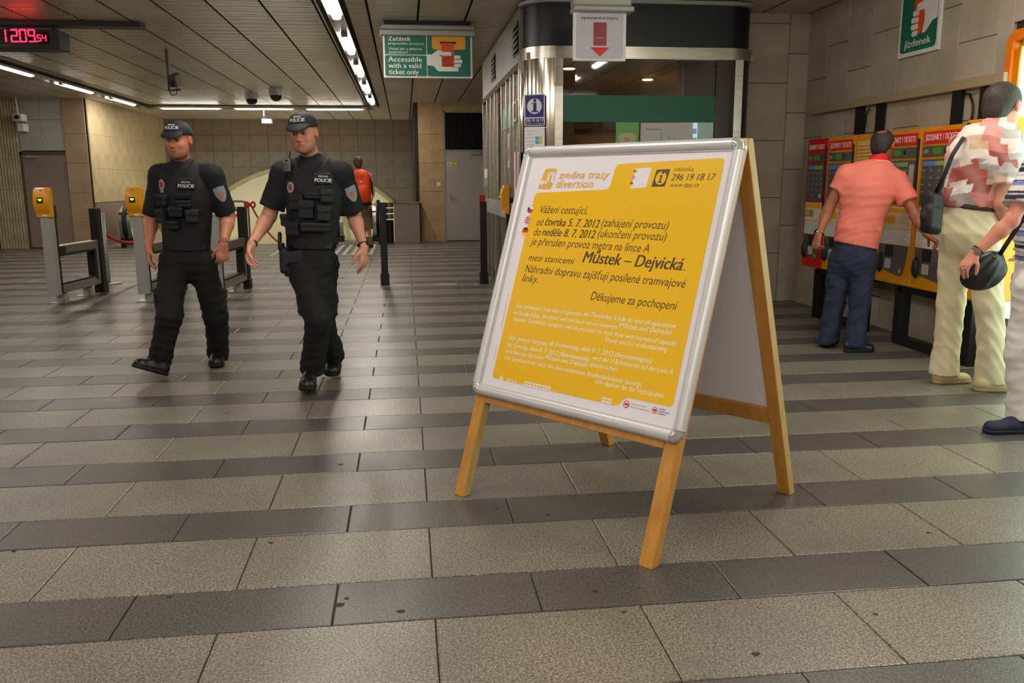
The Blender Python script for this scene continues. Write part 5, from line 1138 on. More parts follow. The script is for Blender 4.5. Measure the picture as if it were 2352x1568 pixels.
def add_head(s, c, F, sc=1., hair_gap=0, ears=True, nose=1.):
    x, f, u = F; R = np.array([x, f, u]); P = lambda a, b, d: c + (x * a + f * b + u * d) * sc
    s.ell(P(0, -.012, .032), V3(.079, .094, .082) * sc, R, .02)
    s.ell(P(0, .018, -.035), V3(.070, .072, .082) * sc, R, .03)
    s.ell(P(0, .030, -.082), V3(.056, .052, .036) * sc, R, .03); s.ell(P(0, .064, -.098), V3(.022, .020, .017) * sc, R, .02)
    for q in (-1, 1):
        s.ell(P(q * .034, .060, -.030), V3(.026, .022, .024) * sc, R, .02); s.ell(P(q * .024, .083, .021), V3(.024, .010, .0075) * sc, R, .010)
        s.ell(P(q * .031, .092, .002), V3(.017, .016, .010) * sc, R, .010, 's')
        s.ell(P(q * .031, .084, .0105), V3(.017, .010, .0050) * sc, R, .004)
        if ears: s.ell(P(q * .083, -.006, -.004), V3(.010, .019, .032) * sc, R, .006); s.ell(P(q * .092, .002, .0), V3(.008, .009, .016) * sc, R, .004, 's')
    s.cone(P(0, .082, .006), P(0, .108 * nose, -.034), .008 * sc, .0125 * sc, .010); s.ell(P(0, .094, -.041), V3(.019, .014, .010) * sc, R, .007)
    s.ell(P(0, .084, -.064), V3(.026, .013, .0065) * sc, R, .006); s.ell(P(0, .082, -.074), V3(.022, .013, .0065) * sc, R, .006)
    s.ell(P(0, .098, -.0695), V3(.024, .006, .0018) * sc, R, .003, 's')
def face_col(c, F, sc, base, lips=(170, 84, 74), stub=None, ruddy=(206, 104, 80)):
    x, f, u = F
    def fn(W):
        q = W - c; a, b, d = q @ x / sc, q @ f / sc, q @ u / sc; C = np.tile(L3(base), (len(W), 1)); front = b > .02
        def mixc(w, col): 
            nonlocal C; w = np.clip(w, 0, 1)[:, None]; C = C * (1 - w) + L3(col) * w
        head = (np.abs(a) < .12) & (np.abs(b) < .15) & (d > -.14)
        mixc(np.exp(-(((np.abs(a) - .04) / .022) ** 2 + ((d + .03) / .024) ** 2)) * .55 * front * head, ruddy)
        mixc(np.exp(-((a / .018) ** 2 + ((d + .035) / .018) ** 2)) * .5 * front * head, ruddy)
        if stub: mixc(np.exp(-((d + .092) / .032) ** 2) * .55 * (b > -.02) * head * (np.abs((d + .07)) > 0), stub)
        mixc((np.exp(-((a / .026) ** 4 + ((d + .069) / .0105) ** 4))) * .85 * (b > .06) * head, lips)
        mixc(np.exp(-(((np.abs(a) - .029) / .019) ** 4 + ((d - .022) / .0065) ** 4)) * .75 * (b > .05) * head, (82, 52, 36))
        mixc(np.exp(-(((np.abs(a) - .031) / .017) ** 4 + ((d - .003) / .010) ** 4)) * .45 * (b > .05) * head, (120, 62, 50))
        mixc((np.abs(a) > .072) * head * 1. * (np.abs(d) < .035) * (np.abs(b) < .03) * .5, (206, 96, 80))
        return C
    return fn
def eyes(c, F, sc, root, look=(0, 1, 0), iris=(60, 50, 44)):
    x, f, u = F
    for q in (-1, 1):
        p = c + (x * q * .031 + f * .0765 + u * .003) * sc; s = SDF(p - .02, p + .02, .002 * sc); s.ell(p, V3(.0125, .0125, .0125) * sc); 
        l = nrm(x * look[0] + f * look[1] + u * look[2])
        s.mesh('eyeball', M_SKIN_EYE, root, col=lambda W: np.where((np.linalg.norm(W - (p + l * .0125 * sc), axis=1) < .0072 * sc)[:, None], L3(iris), L3((164, 146, 136))))
M_SKIN_EYE = mat('eye', None, .2, attr=True)

def add_hand(s, w, d, pn, side_dir, curl=.5, sc=1., spread=.06, thumb=.5, curls=None):
    """w wrist, d pointing to the fingers, pn palm normal, side_dir towards the thumb"""
    d = nrm(d); pn = nrm(pn - d * (np.asarray(pn) @ d)); l = nrm(np.asarray(side_dir) - d * (np.asarray(side_dir) @ d) - pn * (np.asarray(side_dir) @ pn))
    s.cone(w - d * .02 * sc, w + d * .03 * sc, .024 * sc, .030 * sc, .015, (pn, .72)); s.cone(w + d * .035 * sc, w + d * .075 * sc, .034 * sc, .040 * sc, .012, (pn, .42))
    for i, (o, ln, r) in enumerate(((.0315, .070, .0088), (.0108, .079, .0092), (-.0105, .073, .0088), (-.0300, .057, .0078))):
        cu = curls[i] if curls else curl * (1 + .12 * i); p = w + (d * (.088 - .006 * abs(i - 1)) + l * o) * sc; dd = nrm(d + l * (spread * (1.3 - i)))
        s.cone(p - dd * .02 * sc, p, r * 1.15 * sc, r * 1.1 * sc, .006)
        for j, fr_ in enumerate((.45, .32, .23)):
            a = cu * (.75, 1.05, .8)[j]; dd = nrm(dd * math.cos(a) + pn * math.sin(a)); e = p + dd * ln * fr_ * sc
            s.cone(p, e, r * (1.02 - .08 * j) * sc, r * (.96 - .08 * j) * sc, .003); p = e
            pn_l = pn; 
    t0 = w + (d * .022 + l * .024 + pn * .006) * sc; t1 = t0 + nrm(d * .62 + l * .62 + pn * .35) * .042 * sc; t2 = t1 + nrm(d * .85 + l * .25 * (1 - thumb) + pn * (.25 + thumb)) * .032 * sc; t3 = t2 + nrm(d * .9 + pn * (.3 + thumb)) * .024 * sc
    s.cone(t0, t1, .015 * sc, .0115 * sc, .012); s.cone(t1, t2, .0112 * sc, .0102 * sc, .004); s.cone(t2, t3, .0100 * sc, .0085 * sc, .003)

def add_arm(s, sh, el, wr, sc=1., fat=1.):
    s.cone(sh, el, .052 * sc * fat, .042 * sc * fat, .02); m = el + (wr - el) * .28
    s.cone(el, m, .041 * sc * fat, .043 * sc * fat, .02); s.cone(m, wr, .042 * sc * fat, .0265 * sc, .02, (nrm(np.cross(wr - el, (0, 0, 1))), .95))

def add_shoe(root, heel, toe, up, sc, m_up, m_sole, name='shoe', laces=None, h=.006, ank=None, boot=.09, wid=1.):
    heel = np.asarray(heel, float); toe = np.asarray(toe, float); L = np.linalg.norm(toe - heel); f = (toe - heel) / L; x = nrm(np.cross(f, up)); u = np.cross(x, f)
    lo = np.minimum(heel, toe) - .1; hi = np.maximum(heel, toe) + .17
    P = lambda a, b, c: heel + x * a + f * b + u * c
    s = SDF(lo, hi, h)
    s.cone(P(0, .040, .042), P(0, L * .50, .044), .037 * wid, .042 * wid, .02, (u, 1.05)); s.cone(P(0, L * .45, .040), P(0, L - .055, .032), .042 * wid, .047 * wid, .02, (u, .78))
    s.cone(P(0, .045, .05), P(0, L * .55, .04), .036 * wid, .032 * wid, .02)
    s.cone(P(0, .052, .06), ank if ank is not None else P(0, .052, .06 + boot), .038, .040, .02)
    s.cut(P(0, 0, .018), -u)
    a = s.mesh(name, m_up, root)
    s = SDF(lo, hi, h); s.cone(P(0, .040, .02), P(0, L * .50, .02), .041 * wid, .043 * wid, .01); s.cone(P(0, L * .45, .02), P(0, L - .052, .02), .043 * wid, .050 * wid, .01); s.cut(P(0, 0, .024), u); s.cut(P(0, 0, .0), -u)
    o = s.mesh('sole', m_sole, root); 
    if a is not None and o is not None: o.parent = a
    if laces:
        mb = MB()
        for k in range(4): q = L * (.44 + .06 * k); zz = .087 - .006 * k; mb.tube([P(-.02, q, zz - .004), P(0, q + .004, zz + .004), P(.02, q, zz - .004)], .003, n=5)
        o = mb.build('laces', laces, root); o.parent = a
    return a
def person_root(name_label, p, group=None): return Root('person', (float(p[0]), float(p[1]), 0), 0, name_label, 'person', group)
def bounds(pts, m=.22): a = np.array(pts); return a.min(0) - m, a.max(0) + m

# ------------------------------------------------------------------ a body from joints
def skeleton_body(root, J, F_head, base, sc=1., hsc=1., h=.0062, fat=1., stub=None, hands=None, legs=True, armfat=1., iris=(60, 50, 44), look=(0, 1, 0), face=True, label=None, ruddy=(206, 104, 80), ear=True, forearm=None):
    pts = [v for k, v in J.items()]; lo, hi = bounds(pts, .16); hi[2] = max(hi[2], J['head'][2] + .16 * hsc); lo[2] = 0.0
    s = SDF(lo, hi, h); bf = J['fwd']; bx = nrm(np.cross(bf, (0, 0, 1)))
    # trunk, hidden by the clothes but one surface with head and limbs
    s.cone(J['pelvis'], J['chest'], .105 * fat, .115 * fat, .03, (bf, .72)); s.cone(J['chest'], J['neck'] - V3(0, 0, .05), .11 * fat, .05, .04, (bf, .8))
    for q in ('L', 'R'):
        s.cone(J['neck'] - V3(0, 0, .04), J['sh' + q], .042, .046, .03); add_arm(s, J['sh' + q], J['el' + q], J['wr' + q], sc, armfat)
        if legs:
            s.cone(J['hip' + q], J['kn' + q], .068 * fat, .048, .03); s.cone(J['kn' + q], J['an' + q], .046, .036, .02)
    c = J['head']; x, f, u = F_head
    s.cone(J['neck'] - V3(0, 0, .02), c - f * .022 * hsc - u * .045 * hsc, .058 * hsc * fat ** .3, .054 * hsc, .02)
    add_head(s, c, F_head, hsc, ears=ear)
    for q in ('L', 'R'):
        hd = hands[q]
        if hd: add_hand(s, J['wr' + q], hd['d'], hd['pn'], hd['side'], hd.get('curl', .5), sc * hd.get('sc', 1.), thumb=hd.get('thumb', .4), curls=hd.get('curls'))
    fc = face_col(c, F_head, hsc, base, stub=stub, ruddy=ruddy)
    o = s.mesh('body', M_SKIN, root, col=fc)
    if face: eyes(c, F_head, hsc, root, look, iris)
    return o
# ------------------------------------------------------------------ the two officers
M_UNI = mat('navy_uniform', (19, 20, 28), .8, noise=(30, .4, (13, 14, 20)))
M_UNIT = mat('black_trousers', (13, 13, 17), .85, noise=(30, .4, (9, 9, 12)))
M_VEST = mat('black_vest', (20, 21, 27), .75, noise=(90, .5, (12, 13, 17)), bump=.2)
M_POUCH = mat('black_pouch', (23, 24, 30), .65, noise=(120, .5, (14, 15, 19)), bump=.2)
M_BOOT = mat('black_leather', (24, 22, 22), .35); M_SOLE = mat('rubber_sole', (14, 13, 13), .7)
M_CAP = mat('navy_cap', (26, 28, 38), .7)
M_BADGE = mat('silver_badge', (186, 176, 168), .4, metal=.3); M_PATCH = mat('grey_patch', (140, 146, 156), .6)
def rotz(v, a): c, s = math.cos(a), math.sin(a); return V3(v[0] * c - v[1] * s, v[0] * s + v[1] * c, v[2])

def cap(root, c, F, sc, txt=True):
    x, f, u = F; R = np.array([x, f, u]); P = lambda a, b, d: c + (x * a + f * b + u * d) * sc
    s = SDF(c - .22, c + .24, .0055); s.ell(P(0, -.012, .040), V3(.092, .108, .092) * sc, R, .01); s.ell(P(0, .035, .075), V3(.062, .055, .045) * sc, R, .03); s.cut(P(0, 0, .034), -(u + f * .10 - f * .10)); 
    o = s.mesh('cap', M_CAP, root)
    from mathutils.bvhtree import BVHTree
    bvh = BVHTree.FromPolygons([root.M @ v.co for v in o.data.vertices], [tuple(p.vertices) for p in o.data.polygons])
    s = SDF(c - .22, c + .26, .0045); fv = nrm(f * .92 - u * .38); uv = nrm(np.cross(x, fv)); Rv = np.array([x, fv, uv]); s.ell(P(0, .076, .036), V3(.078, .086, .034) * sc, Rv, .0); s.ell(P(0, .076, .036) - uv * .011 * sc, V3(.086, .096, .034) * sc, Rv, .003, 's'); s.cut(P(0, .060, 0), -f); v = s.mesh('visor', M_CAP, root); 
    if v: v.parent = o
    MB().cyl(P(0, -.012, .130), P(0, -.012, .136), .008, n=8).build('cap_button', M_CAP, root).parent = o
    if txt:
        # lettering bent round the crown
        def bent(body, hgt, wid, dz, key):
            t0 = text(body, Matrix.Identity(4), hgt, M_TEXTW, None, width=wid, bold=.05, align='CENTER', name='lettering', t=0)
            me = t0.data; co = np.empty(len(me.vertices) * 3); me.vertices.foreach_get('co', co); co = co.reshape(-1, 3); W = []
            for a, b, _ in co:
                th_ = -a / (.095 * sc); z = dz + b / sc; dr = x * math.sin(th_) + f * math.cos(th_); p0 = P(0, -.012, z)
                hit = bvh.ray_cast(Vector(p0 + dr * .3), Vector(-dr)); q = (np.array(hit[0]) if hit[0] else p0 + dr * .11) + dr * .0018
                W.append(tuple(root.Mi @ Vector(q)))
            me.vertices.foreach_set('co', np.array(W, np.float32).ravel()); me.update(); t0.parent = o
            sm = t0.modifiers.new('thick', 'SOLIDIFY'); sm.thickness = .0015; sm.offset = 0
        bent('POLICIE', .019 * sc, .088 * sc, .074, 0); bent('MĚSTSKÁ', .008 * sc, .046 * sc, .098, 1)
    return o

def officer(label, J, FH, hands, skin, opt):
    root = person_root(label, J['pelvis']); bf = J['fwd']; bx = nrm(np.cross(bf, (0, 0, 1))); bu = nrm(J['neck'] - J['pelvis']); 
    hs = opt.get('hsc', 1.); iris = opt.get('iris', (60, 50, 44))
    skeleton_body(root, J, FH, skin, opt.get('sc', 1.05), hs, hands=hands, stub=(150, 104, 84), armfat=opt.get('armfat', 1.1), iris=iris, look=opt.get('look', (0, 1, 0)), fat=1.05, ruddy=opt.get('ruddy', (206, 104, 80)))
    # short-sleeved shirt
    pts = [J['pelvis'], J['neck'], J['shL'], J['shR'], J['elL'], J['elR']]; lo, hi = bounds(pts, .2); s = SDF(lo, hi, .008)
    s.cone(J['pelvis'] + V3(0, 0, .02), J['chest'], .150, .165, .05, (bf, .78)); s.cone(J['chest'], J['chest'] + (J['neck'] - J['chest']) * .45, .165, .15, .06, (bf, .74))
    for q in 'LR':
        sh, el = J['sh' + q], J['el' + q]; out = nrm(sh - (J['shL'] + J['shR']) / 2)
        s.cone(J['neck'] - V3(0, 0, .05), sh, .062, .072, .05); e = sh + (el - sh) * 1.0; dd = nrm(el - sh); s.cone(sh, e + dd * .05, .072, opt.get('slv', .076), .045, end=(sh + (el - sh) * opt['slen'][q], dd))
    s.cone(J['neck'] - V3(0, 0, .09), J['neck'] + bf * .0 + V3(0, 0, .012), .075, .064, .03); s.folds(.0055, .85, 3, (1, 1, .7))
    s.cut(J['neck'] + V3(0, 0, .022), nrm(V3(0, 0, 1) + bf * -.35)); shirt_o = shirt_o = s.mesh('shirt', M_UNI, root)
    # vest
    s = SDF(lo, hi, .0075); c0, c1 = J['pelvis'] + bu * .10, J['chest']; 
    s.cone(c0, c1, .168, .182, .05, (bf, .80)); s.cone(c1, J['chest'] + bu * .12, .178, .150, .05, (bf, .76))
    for q in 'LR': s.cone(J['sh' + q] * .42 + J['neck'] * .58 - V3(0, 0, .03), J['sh' + q] * .45 + J['chest'] * .55, .066, .085, .04, (bf, 1.5))
    for q, sg in (('L', -1), ('R', 1)):
        sh = J['sh' + q]; s.cone(sh + (J['el' + q] - sh) * .0 + nrm(sh - J['chest']) * .035, sh + (J['el' + q] - sh) * .65 + nrm(sh - J['chest']) * .0, .088, .082, .01, op='s')
    s.ell(J['neck'] + bf * .06 + V3(0, 0, .01), V3(.095, .10, .115), None, .02, 's'); s.cut(J['pelvis'] + bu * .055, -bu); s.folds(.0018, 1.4, 8); vest_o = vest_o = s.mesh('vest', M_VEST, root)
    from mathutils.bvhtree import BVHTree
    vb = BVHTree.FromPolygons([root.M @ v.co for v in vest_o.data.vertices], [tuple(p.vertices) for p in vest_o.data.polygons])
    def onvest(cc, n_):
        h_ = vb.ray_cast(Vector(cc + n_ * .15), Vector(-n_)); return np.array(h_[0]) + n_ * .004 if h_[0] else cc
    from mathutils.bvhtree import BVHTree
    vb = BVHTree.FromPolygons([root.M @ v.co for v in vest_o.data.vertices], [tuple(p.vertices) for p in vest_o.data.polygons])
    def onvest(cc, n_):
        h_ = vb.ray_cast(Vector(cc + n_ * .15), Vector(-n_)); return np.array(h_[0]) + n_ * .004 if h_[0] else cc
    # pouches and gear on the vest
    R = np.array([bx, bf, bu]); base = J['chest']
    def pouch(a, d, w_, hh, t=.03, name='pouch', m=M_POUCH, out=.150, rad=.012, flap=True):
        # a across (towards the wearer's right), d up from the chest
        bend = math.sqrt(max(.05, 1 - (a / .19) ** 2)); cc = base + bx * a + bu * d + bf * (out * bend - .004 + t / 2); n_ = nrm(bf * bend + bx * a * 3.2); xx = nrm(np.cross(n_, bu)); Rr = np.array([xx, n_, bu])
        s = SDF(cc - max(w_, hh) - .03, cc + max(w_, hh) + .03, .005); s.box(cc, (w_ / 2, t / 2 + .012, hh / 2), Rr, rad)
        if flap: s.box(cc + bu * hh * .28 + n_ * .004, (w_ / 2 + .003, t / 2 + .012, hh * .24), Rr, rad * .8, .002)
        return s.mesh(name, m, root), cc, n_, xx
    for args in opt['pouches']: pouch(*args)
    # badge, name strip
    bd = opt['badge']; bend = math.sqrt(1 - (bd[0] / .19) ** 2); n_ = nrm(bf * bend + bx * bd[0] * 3.2 + bu * .2); cc = base + bx * bd[0] + bu * bd[1] + bf * (.146 * bend) + n_ * .012; xx = nrm(np.cross(n_, bu)) * -1; cc = onvest(cc, n_)
    xr = nrm(np.cross(bu, n_)); MM = frame_M(cc, xr, np.cross(n_, xr)); 
    MM = frame_M(cc, xr if np.cross(xr, bu) @ n_ > 0 else -xr, bu)
    MB().prism([(.026 * math.cos(t), .036 * math.sin(t)) for t in [2 * PI * k / 20 for k in range(20)]], MM, .005).build('badge', M_BADGE, root); MB().prism([(.015 * math.cos(t), .022 * math.sin(t)) for t in [2 * PI * k / 16 for k in range(16)]], MM @ Matrix.Translation((0, 0, .005)), .002).build('badge_centre', mat('badge_red', (150, 70, 56), .5), root)
    MB().prism([(-.014, -.055), (.014, -.055), (.014, -.034), (-.014, -.034)], MM, .004).build('badge_number', M_BADGE, root)
    nt = opt['name']; bend = math.sqrt(1 - (nt[0] / .2) ** 2); n_ = nrm(bf * bend + bx * nt[0] * 2.6 + bu * .12); cc = base + bx * nt[0] + bu * nt[1] + bf * (nt[2] * bend) + n_ * .010; xr = -bx; cc = onvest(cc, n_) + n_ * .012
    xr = nrm(xr - n_ * (xr @ n_)); MM = frame_M(cc, xr, np.cross(n_, xr))
    MB().prism(rrect(.124, .060, .008, 3, 0, .019), MM @ Matrix.Translation((0, 0, -.014)), .0135).build('name_panel', M_VEST, root)
    text('POLICIE', MM, .022, M_TEXTW, root, width=.108, bold=.05, align='CENTER'); text('MĚSTSKÁ', MM @ Matrix.Translation((0, .031, 0)), .009, M_TEXTW, root, width=.062, bold=.04, align='CENTER')
    # sleeve shield
    q = 'L'; sh, el = J['sh' + q], J['el' + q]; d = nrm(el - sh); o_ = nrm(nrm(sh - J['chest']) * .45 + bf * opt.get('pf', .75)); o_ = nrm(o_ - d * (o_ @ d)); cc = sh + (el - sh) * .42 + o_ * .073; xr = nrm(np.cross(-d, o_))
    MM = frame_M(cc, xr, -d); shield = [(-.038, .045), (0, .052), (.038, .045), (.040, 0), (.028, -.038), (0, -.056), (-.028, -.038), (-.040, 0)]
    bendv = lambda pts, z: [MM @ Vector((a, b, z - a * a * 7)) for a, b in pts]
    from mathutils.bvhtree import BVHTree
    bv = BVHTree.FromPolygons([root.M @ v.co for v in shirt_o.data.vertices], [tuple(p.vertices) for p in shirt_o.data.polygons])
    from mathutils.bvhtree import BVHTree
    bv = BVHTree.FromPolygons([root.M @ v.co for v in shirt_o.data.vertices], [tuple(p.vertices) for p in shirt_o.data.polygons])
    def shieldmesh(k, off, m, nm, dy=0):
        n, r_ = 8, 6; vs = []
        for lay in (0, 1):
            for i in range(-n, n + 1):
                a = .040 * k * i / n; top = (.052 - .007 * abs(i / n)) * k + dy; bot = -(.056 * (1 - (abs(i) / n) ** 2.2) + .002) * k + dy
                for e in range(r_ + 1):
                    q = MM @ Vector((a, top + (bot - top) * e / r_, 0)); hit = bv.ray_cast(q + Vector(o_) * .12, Vector(-o_)); z = hit[0] if hit[0] and (hit[0] - q).length < .07 else q
                    vs.append(z + Vector(o_) * (off - .004 * lay))
        W_ = r_ + 1; H_ = (2 * n + 1) * W_; f = [(c * W_ + e, c * W_ + e + 1, (c + 1) * W_ + e + 1, (c + 1) * W_ + e) for c in range(2 * n) for e in range(r_)]
        f += [tuple(H_ + q for q in p[::-1]) for p in f]
        MB().add(vs, f).build(nm, m, root, smooth=False)
    shieldmesh(1., .004, M_PATCH, 'sleeve_shield'); shieldmesh(.42, .0065, mat('patch_orange', (190, 110, 60), .6), 'shield_emblem', -.008)
    # trousers
    pts = [J['pelvis'], J['knL'], J['knR'], J['anL'], J['anR'], J['hipL'], J['hipR']]; lo, hi = bounds(pts, .19); lo[2] = .0; s = SDF(lo, hi, .008); tw_ = opt.get('tw', 1.)
    s.cone(J['pelvis'] + V3(0, 0, .10), J['pelvis'] - V3(0, 0, .03), .150, .160, .05, (bf, .76))
    for q in 'LR':
        hp, kn, an = J['hip' + q], J['kn' + q], J['an' + q]; s.cone(hp, kn, .104 * tw_, .086 * tw_, .04); s.cone(kn, an, .086 * tw_, .078 * tw_, .035)
        out = nrm(J['hip' + q] - (J['hipL'] + J['hipR']) / 2); cp = hp + (kn - hp) * .70 + out * .070; s.box(cp, (.030, .065, .085), np.array([out, nrm(np.cross(out, (0, 0, 1))), V3(0, 0, 1)]), .02, .015)
        s.cone(kn + (an - kn) * .78, kn + (an - kn) * .98, .076 * tw_, .080 * tw_, .02)
    s.folds(.0085, .75, 5, (1, 1, 1.5))
    for q in 'LR': d = nrm(J['an' + q] - J['kn' + q]); p = J['an' + q] + d * opt['hem'][q]; s.cut(p, d, p - .14, p + .16)
    s.cut(J['pelvis'] + bu * .13, bu); s.mesh('trousers', M_UNIT, root)
    s = SDF(J['pelvis'] - .22, J['pelvis'] + .25, .007); s.cone(J['pelvis'] + bu * .06, J['pelvis'] + bu * .10, .168, .168, .0, (bf, .78)); s.cut(J['pelvis'] + bu * .105, bu); s.cut(J['pelvis'] + bu * .055, -bu); s.mesh('belt', M_BOOT, root)
    for q in 'LR':
        sh = opt['shoe'][q]; add_shoe(root, sh[0], sh[1], sh[2], 1, M_BOOT, M_SOLE, 'boot', laces=M_SOLE, ank=J['an' + q] + V3(0, 0, .03), wid=1.18)
    cap(root, J['head'], FH, hs * 1.0)
    # short hair under the cap
    x, f, u = FH; c = J['head']; s = SDF(c - .16, c + .16, .005); s.ell(c + (f * -.014 + u * .026) * hs, V3(.0785, .097, .084) * hs, np.array([x, f, u])); s.cut(c + f * .028 * hs, f); s.cut(c - u * .028 * hs, -u); s.cut(c + u * .06, u); s.mesh('hair', mat('short_brown_hair', opt.get('hair', (92, 70, 54)), .8), root)
    return root, R, base

HF = frame3
# left officer
Y = 6.35
fw = nrm(V3(-.22, -1, 0))
JL = dict(fwd=fw, pelvis=at(431, 590, Y=Y), chest=at(428, 452, Y=6.33), neck=at(416, 372, Y=6.33), head=at(409, 322, Y=6.25), shR=at(368, 402, Y=6.37), elR=at(348, 500, Y=6.42), wrR=at(341, 566, Y=6.28),
          shL=at(487, 402, Y=6.30), elL=at(524, 497, Y=6.36), wrL=at(514, 562, Y=6.18), hipR=at(400, 598, Y=6.36), hipL=at(462, 598, Y=6.34), knR=at(390, 725, Y=6.18), anR=at(366, 830, Y=6.22), knL=at(497, 725, Y=6.42), anL=at(501, 812, Y=6.62))
hh = dict(R=dict(d=V3(.0, -.08, -1), pn=V3(.95, .2, 0), side=fw, curl=.38, sc=1.0), L=dict(d=V3(-.12, -.1, -1), pn=V3(-.35, .9, 0), side=V3(-1, -.4, 0), curl=.75, sc=1.0))
heelR = at(383, 862, Y=6.14); heelR[2] = .012; toeR = at(304, 842, Y=6.03)
officer('officer in black uniform and cap walking on the left, stepping out with his heel down', JL, HF(nrm(V3(-.17, -1, -.07))), hh, (208, 134, 104),
        dict(slen=dict(L=.93, R=.93), pouches=[(.105, -.02, .085, .085), (-.05, .005, .10, .035, .02), (-.055, -.045, .10, .05), (.0, -.10, .10, .07, .035), (.12, -.13, .075, .10, .04), (-.10, -.13, .09, .09, .035), (.04, -.19, .11, .06, .03), (-.07, .095, .13, .07, .012, 'shoulder_flap', M_POUCH, .135, .01, False)],
             badge=(.105, .085), name=(-.075, .065, .152), hem=dict(L=.02, R=.03), shoe=dict(R=(heelR, toeR, V3(-.12, .06, 1)), L=(at(502, 838, Y=6.66) * V3(1, 1, 0) + V3(0, 0, .012), at(499, 838, Y=6.40) * V3(1, 1, 0) + V3(-.01, 0, .010), V3(0, 0, 1))), hsc=1.02, tw=1.0, ruddy=(214, 118, 94)))
# right officer
fw = nrm(V3(-.10, -1, 0))
JR = dict(fwd=fw, pelvis=at(716, 588, Y=5.87), chest=at(722, 448, Y=5.86), neck=at(716, 362, Y=5.86), head=at(697, 306, Y=5.77), shR=at(648, 397, Y=5.90), elR=at(618, 496, Y=5.92), wrR=at(577, 562, Y=5.70),
          shL=at(785, 397, Y=5.84), elL=at(812, 492, Y=5.95), wrL=at(836, 568, Y=5.80), hipR=at(690, 605, Y=5.85), hipL=at(742, 605, Y=5.88), knR=at(733, 735, Y=5.68), anR=at(716, 848, Y=5.80), knL=at(738, 735, Y=5.86), anL=at(766, 818, Y=6.08))
hh = dict(R=dict(d=V3(-.14, -.12, -1), pn=V3(.55, -.25, 0), side=V3(.35, -1, 0), curl=.62, sc=1.0, thumb=.5), L=dict(d=V3(-.03, -.06, -1), pn=V3(-.85, .5, 0), side=V3(-.75, -.75, 0), curl=.30, sc=1.05, thumb=.1))
rootR, RR, baseR = officer('officer in black uniform and cap walking on the right, looking down towards the camera', JR, HF(nrm(V3(-.22, -1, -.10)), (-.06, 0, 1)), hh, (212, 150, 126),
        dict(slen=dict(L=.90, R=.80), pouches=[(-.105, -.005, .085, .085, .04), (-.02, .0, .11, .045, .022), (.085, -.04, .10, .11, .018), (.02, -.09, .10, .12, .02), (-.09, -.115, .09, .10, .04), (.16, -.16, .05, .08, .05), (-.04, -.205, .19, .06, .035), (.11, -.215, .10, .09, .03), (-.075, .115, .12, .06, .012, 'shoulder_flap', M_POUCH, .132, .01, False)],
             badge=(.122, .05), name=(-.085, .085, .150), hem=dict(L=.01, R=.02), shoe=dict(R=(at(712, 882, Y=5.74) * V3(1, 1, 0) + V3(0, 0, .012), at(705, 890, Y=5.46) * V3(1, 1, 0) + V3(0, 0, .035), V3(0, .08, 1)), L=(at(772, 842, Y=6.16), at(760, 852, Y=5.92) * V3(1, 1, 0) + V3(0, 0, .02), V3(.0, -.35, 1))), hsc=1.03, tw=1.0, hair=(120, 104, 92), slv=.085, look=(0, 1, .0)))
# radio on his right shoulder, wristwatches, holster, pistol
def on(root, base, R, a, b, d): return base + R[0] * a + R[1] * b + R[2] * d
rc_ = at(660, 378, Y=5.70); Rm = np.array([RR[0], nrm(RR[1] + V3(0, 0, .3)), RR[2]])
s = SDF(rc_ - .12, rc_ + .12, .004); s.box(rc_, (.023, .016, .046), Rm, .006); s.mesh('radio', mat('radio_grey', (62, 62, 70), .4), rootR); 
MM = frame_M(rc_ + RR[1] * .017 + RR[2] * .006 + V3(0, 0, -.003), -RR[0], RR[2]); MB().prism([(-.014, .008), (.014, .008), (.014, .034), (-.014, .034)], MM, .004).build('radio_display', mat('radio_rim', (170, 170, 180), .4), rootR); MB().prism([(-.011, .011), (.011, .011), (.011, .031), (-.011, .031)], MM @ Matrix.Translation((0, 0, .004)), .001).build('radio_screen', M_TEXTK, rootR)
MB().cyl(rc_ + V3(.016, 0, .04), rc_ + V3(.022, 0, .085), .005, n=8).build('antenna', M_DARKMETAL, rootR)
def watch(root, J, q, m, m2, wd=.018, rr_=.0315, face=None, t=.94):
    a, b = J['el' + q], J['wr' + q]; d = nrm(b - a); c = a + (b - a) * t; MB().tube([c + nrm(np.cross(d, V3(0, 0, 1))) * rr_ * math.cos(x_) + np.cross(d, nrm(np.cross(d, V3(0, 0, 1)))) * rr_ * .93 * math.sin(x_) for x_ in [2 * PI * k / 20 for k in range(20)]], 1, closed=True, prof=[(.003, wd / 2), (-.003, wd / 2), (-.003, -wd / 2), (.003, -wd / 2)]).build('watch_strap', m, root, smooth=False)
    if face is not None: f = nrm(face - d * (face @ d)); MB().cyl(c + f * rr_ * .9, c + f * (rr_ + .007), .017, n=16).build('watch_case', m2, root)
watch(rootR, JR, 'L', mat('watch_black', (24, 22, 28), .5), M_DARKMETAL, .022, face=V3(.9, -.5, .2)); watch(rootR, JR, 'R', mat('watch_black'), M_STEEL, .010, .031, face=V3(-.5, -.5, .4))
rootL = [o for o in COL.objects if o.name.startswith('person')][0]
class _R: pass
def root_from(o): r = Root.__new__(Root); r.o = o; r.M = Matrix.Translation(o.location); r.Mi = r.M.inverted(); return r
watch(root_from(rootL), JL, 'L', M_STEEL, M_STEEL_P, .014, .031, face=V3(.2, -1, .3))
hc = at(652, 590, Y=5.80); s = SDF(hc - .28, hc + .28, .006); up_ = nrm(V3(-.12, 0, 1)); Rh = np.array([RR[0], RR[1], up_])
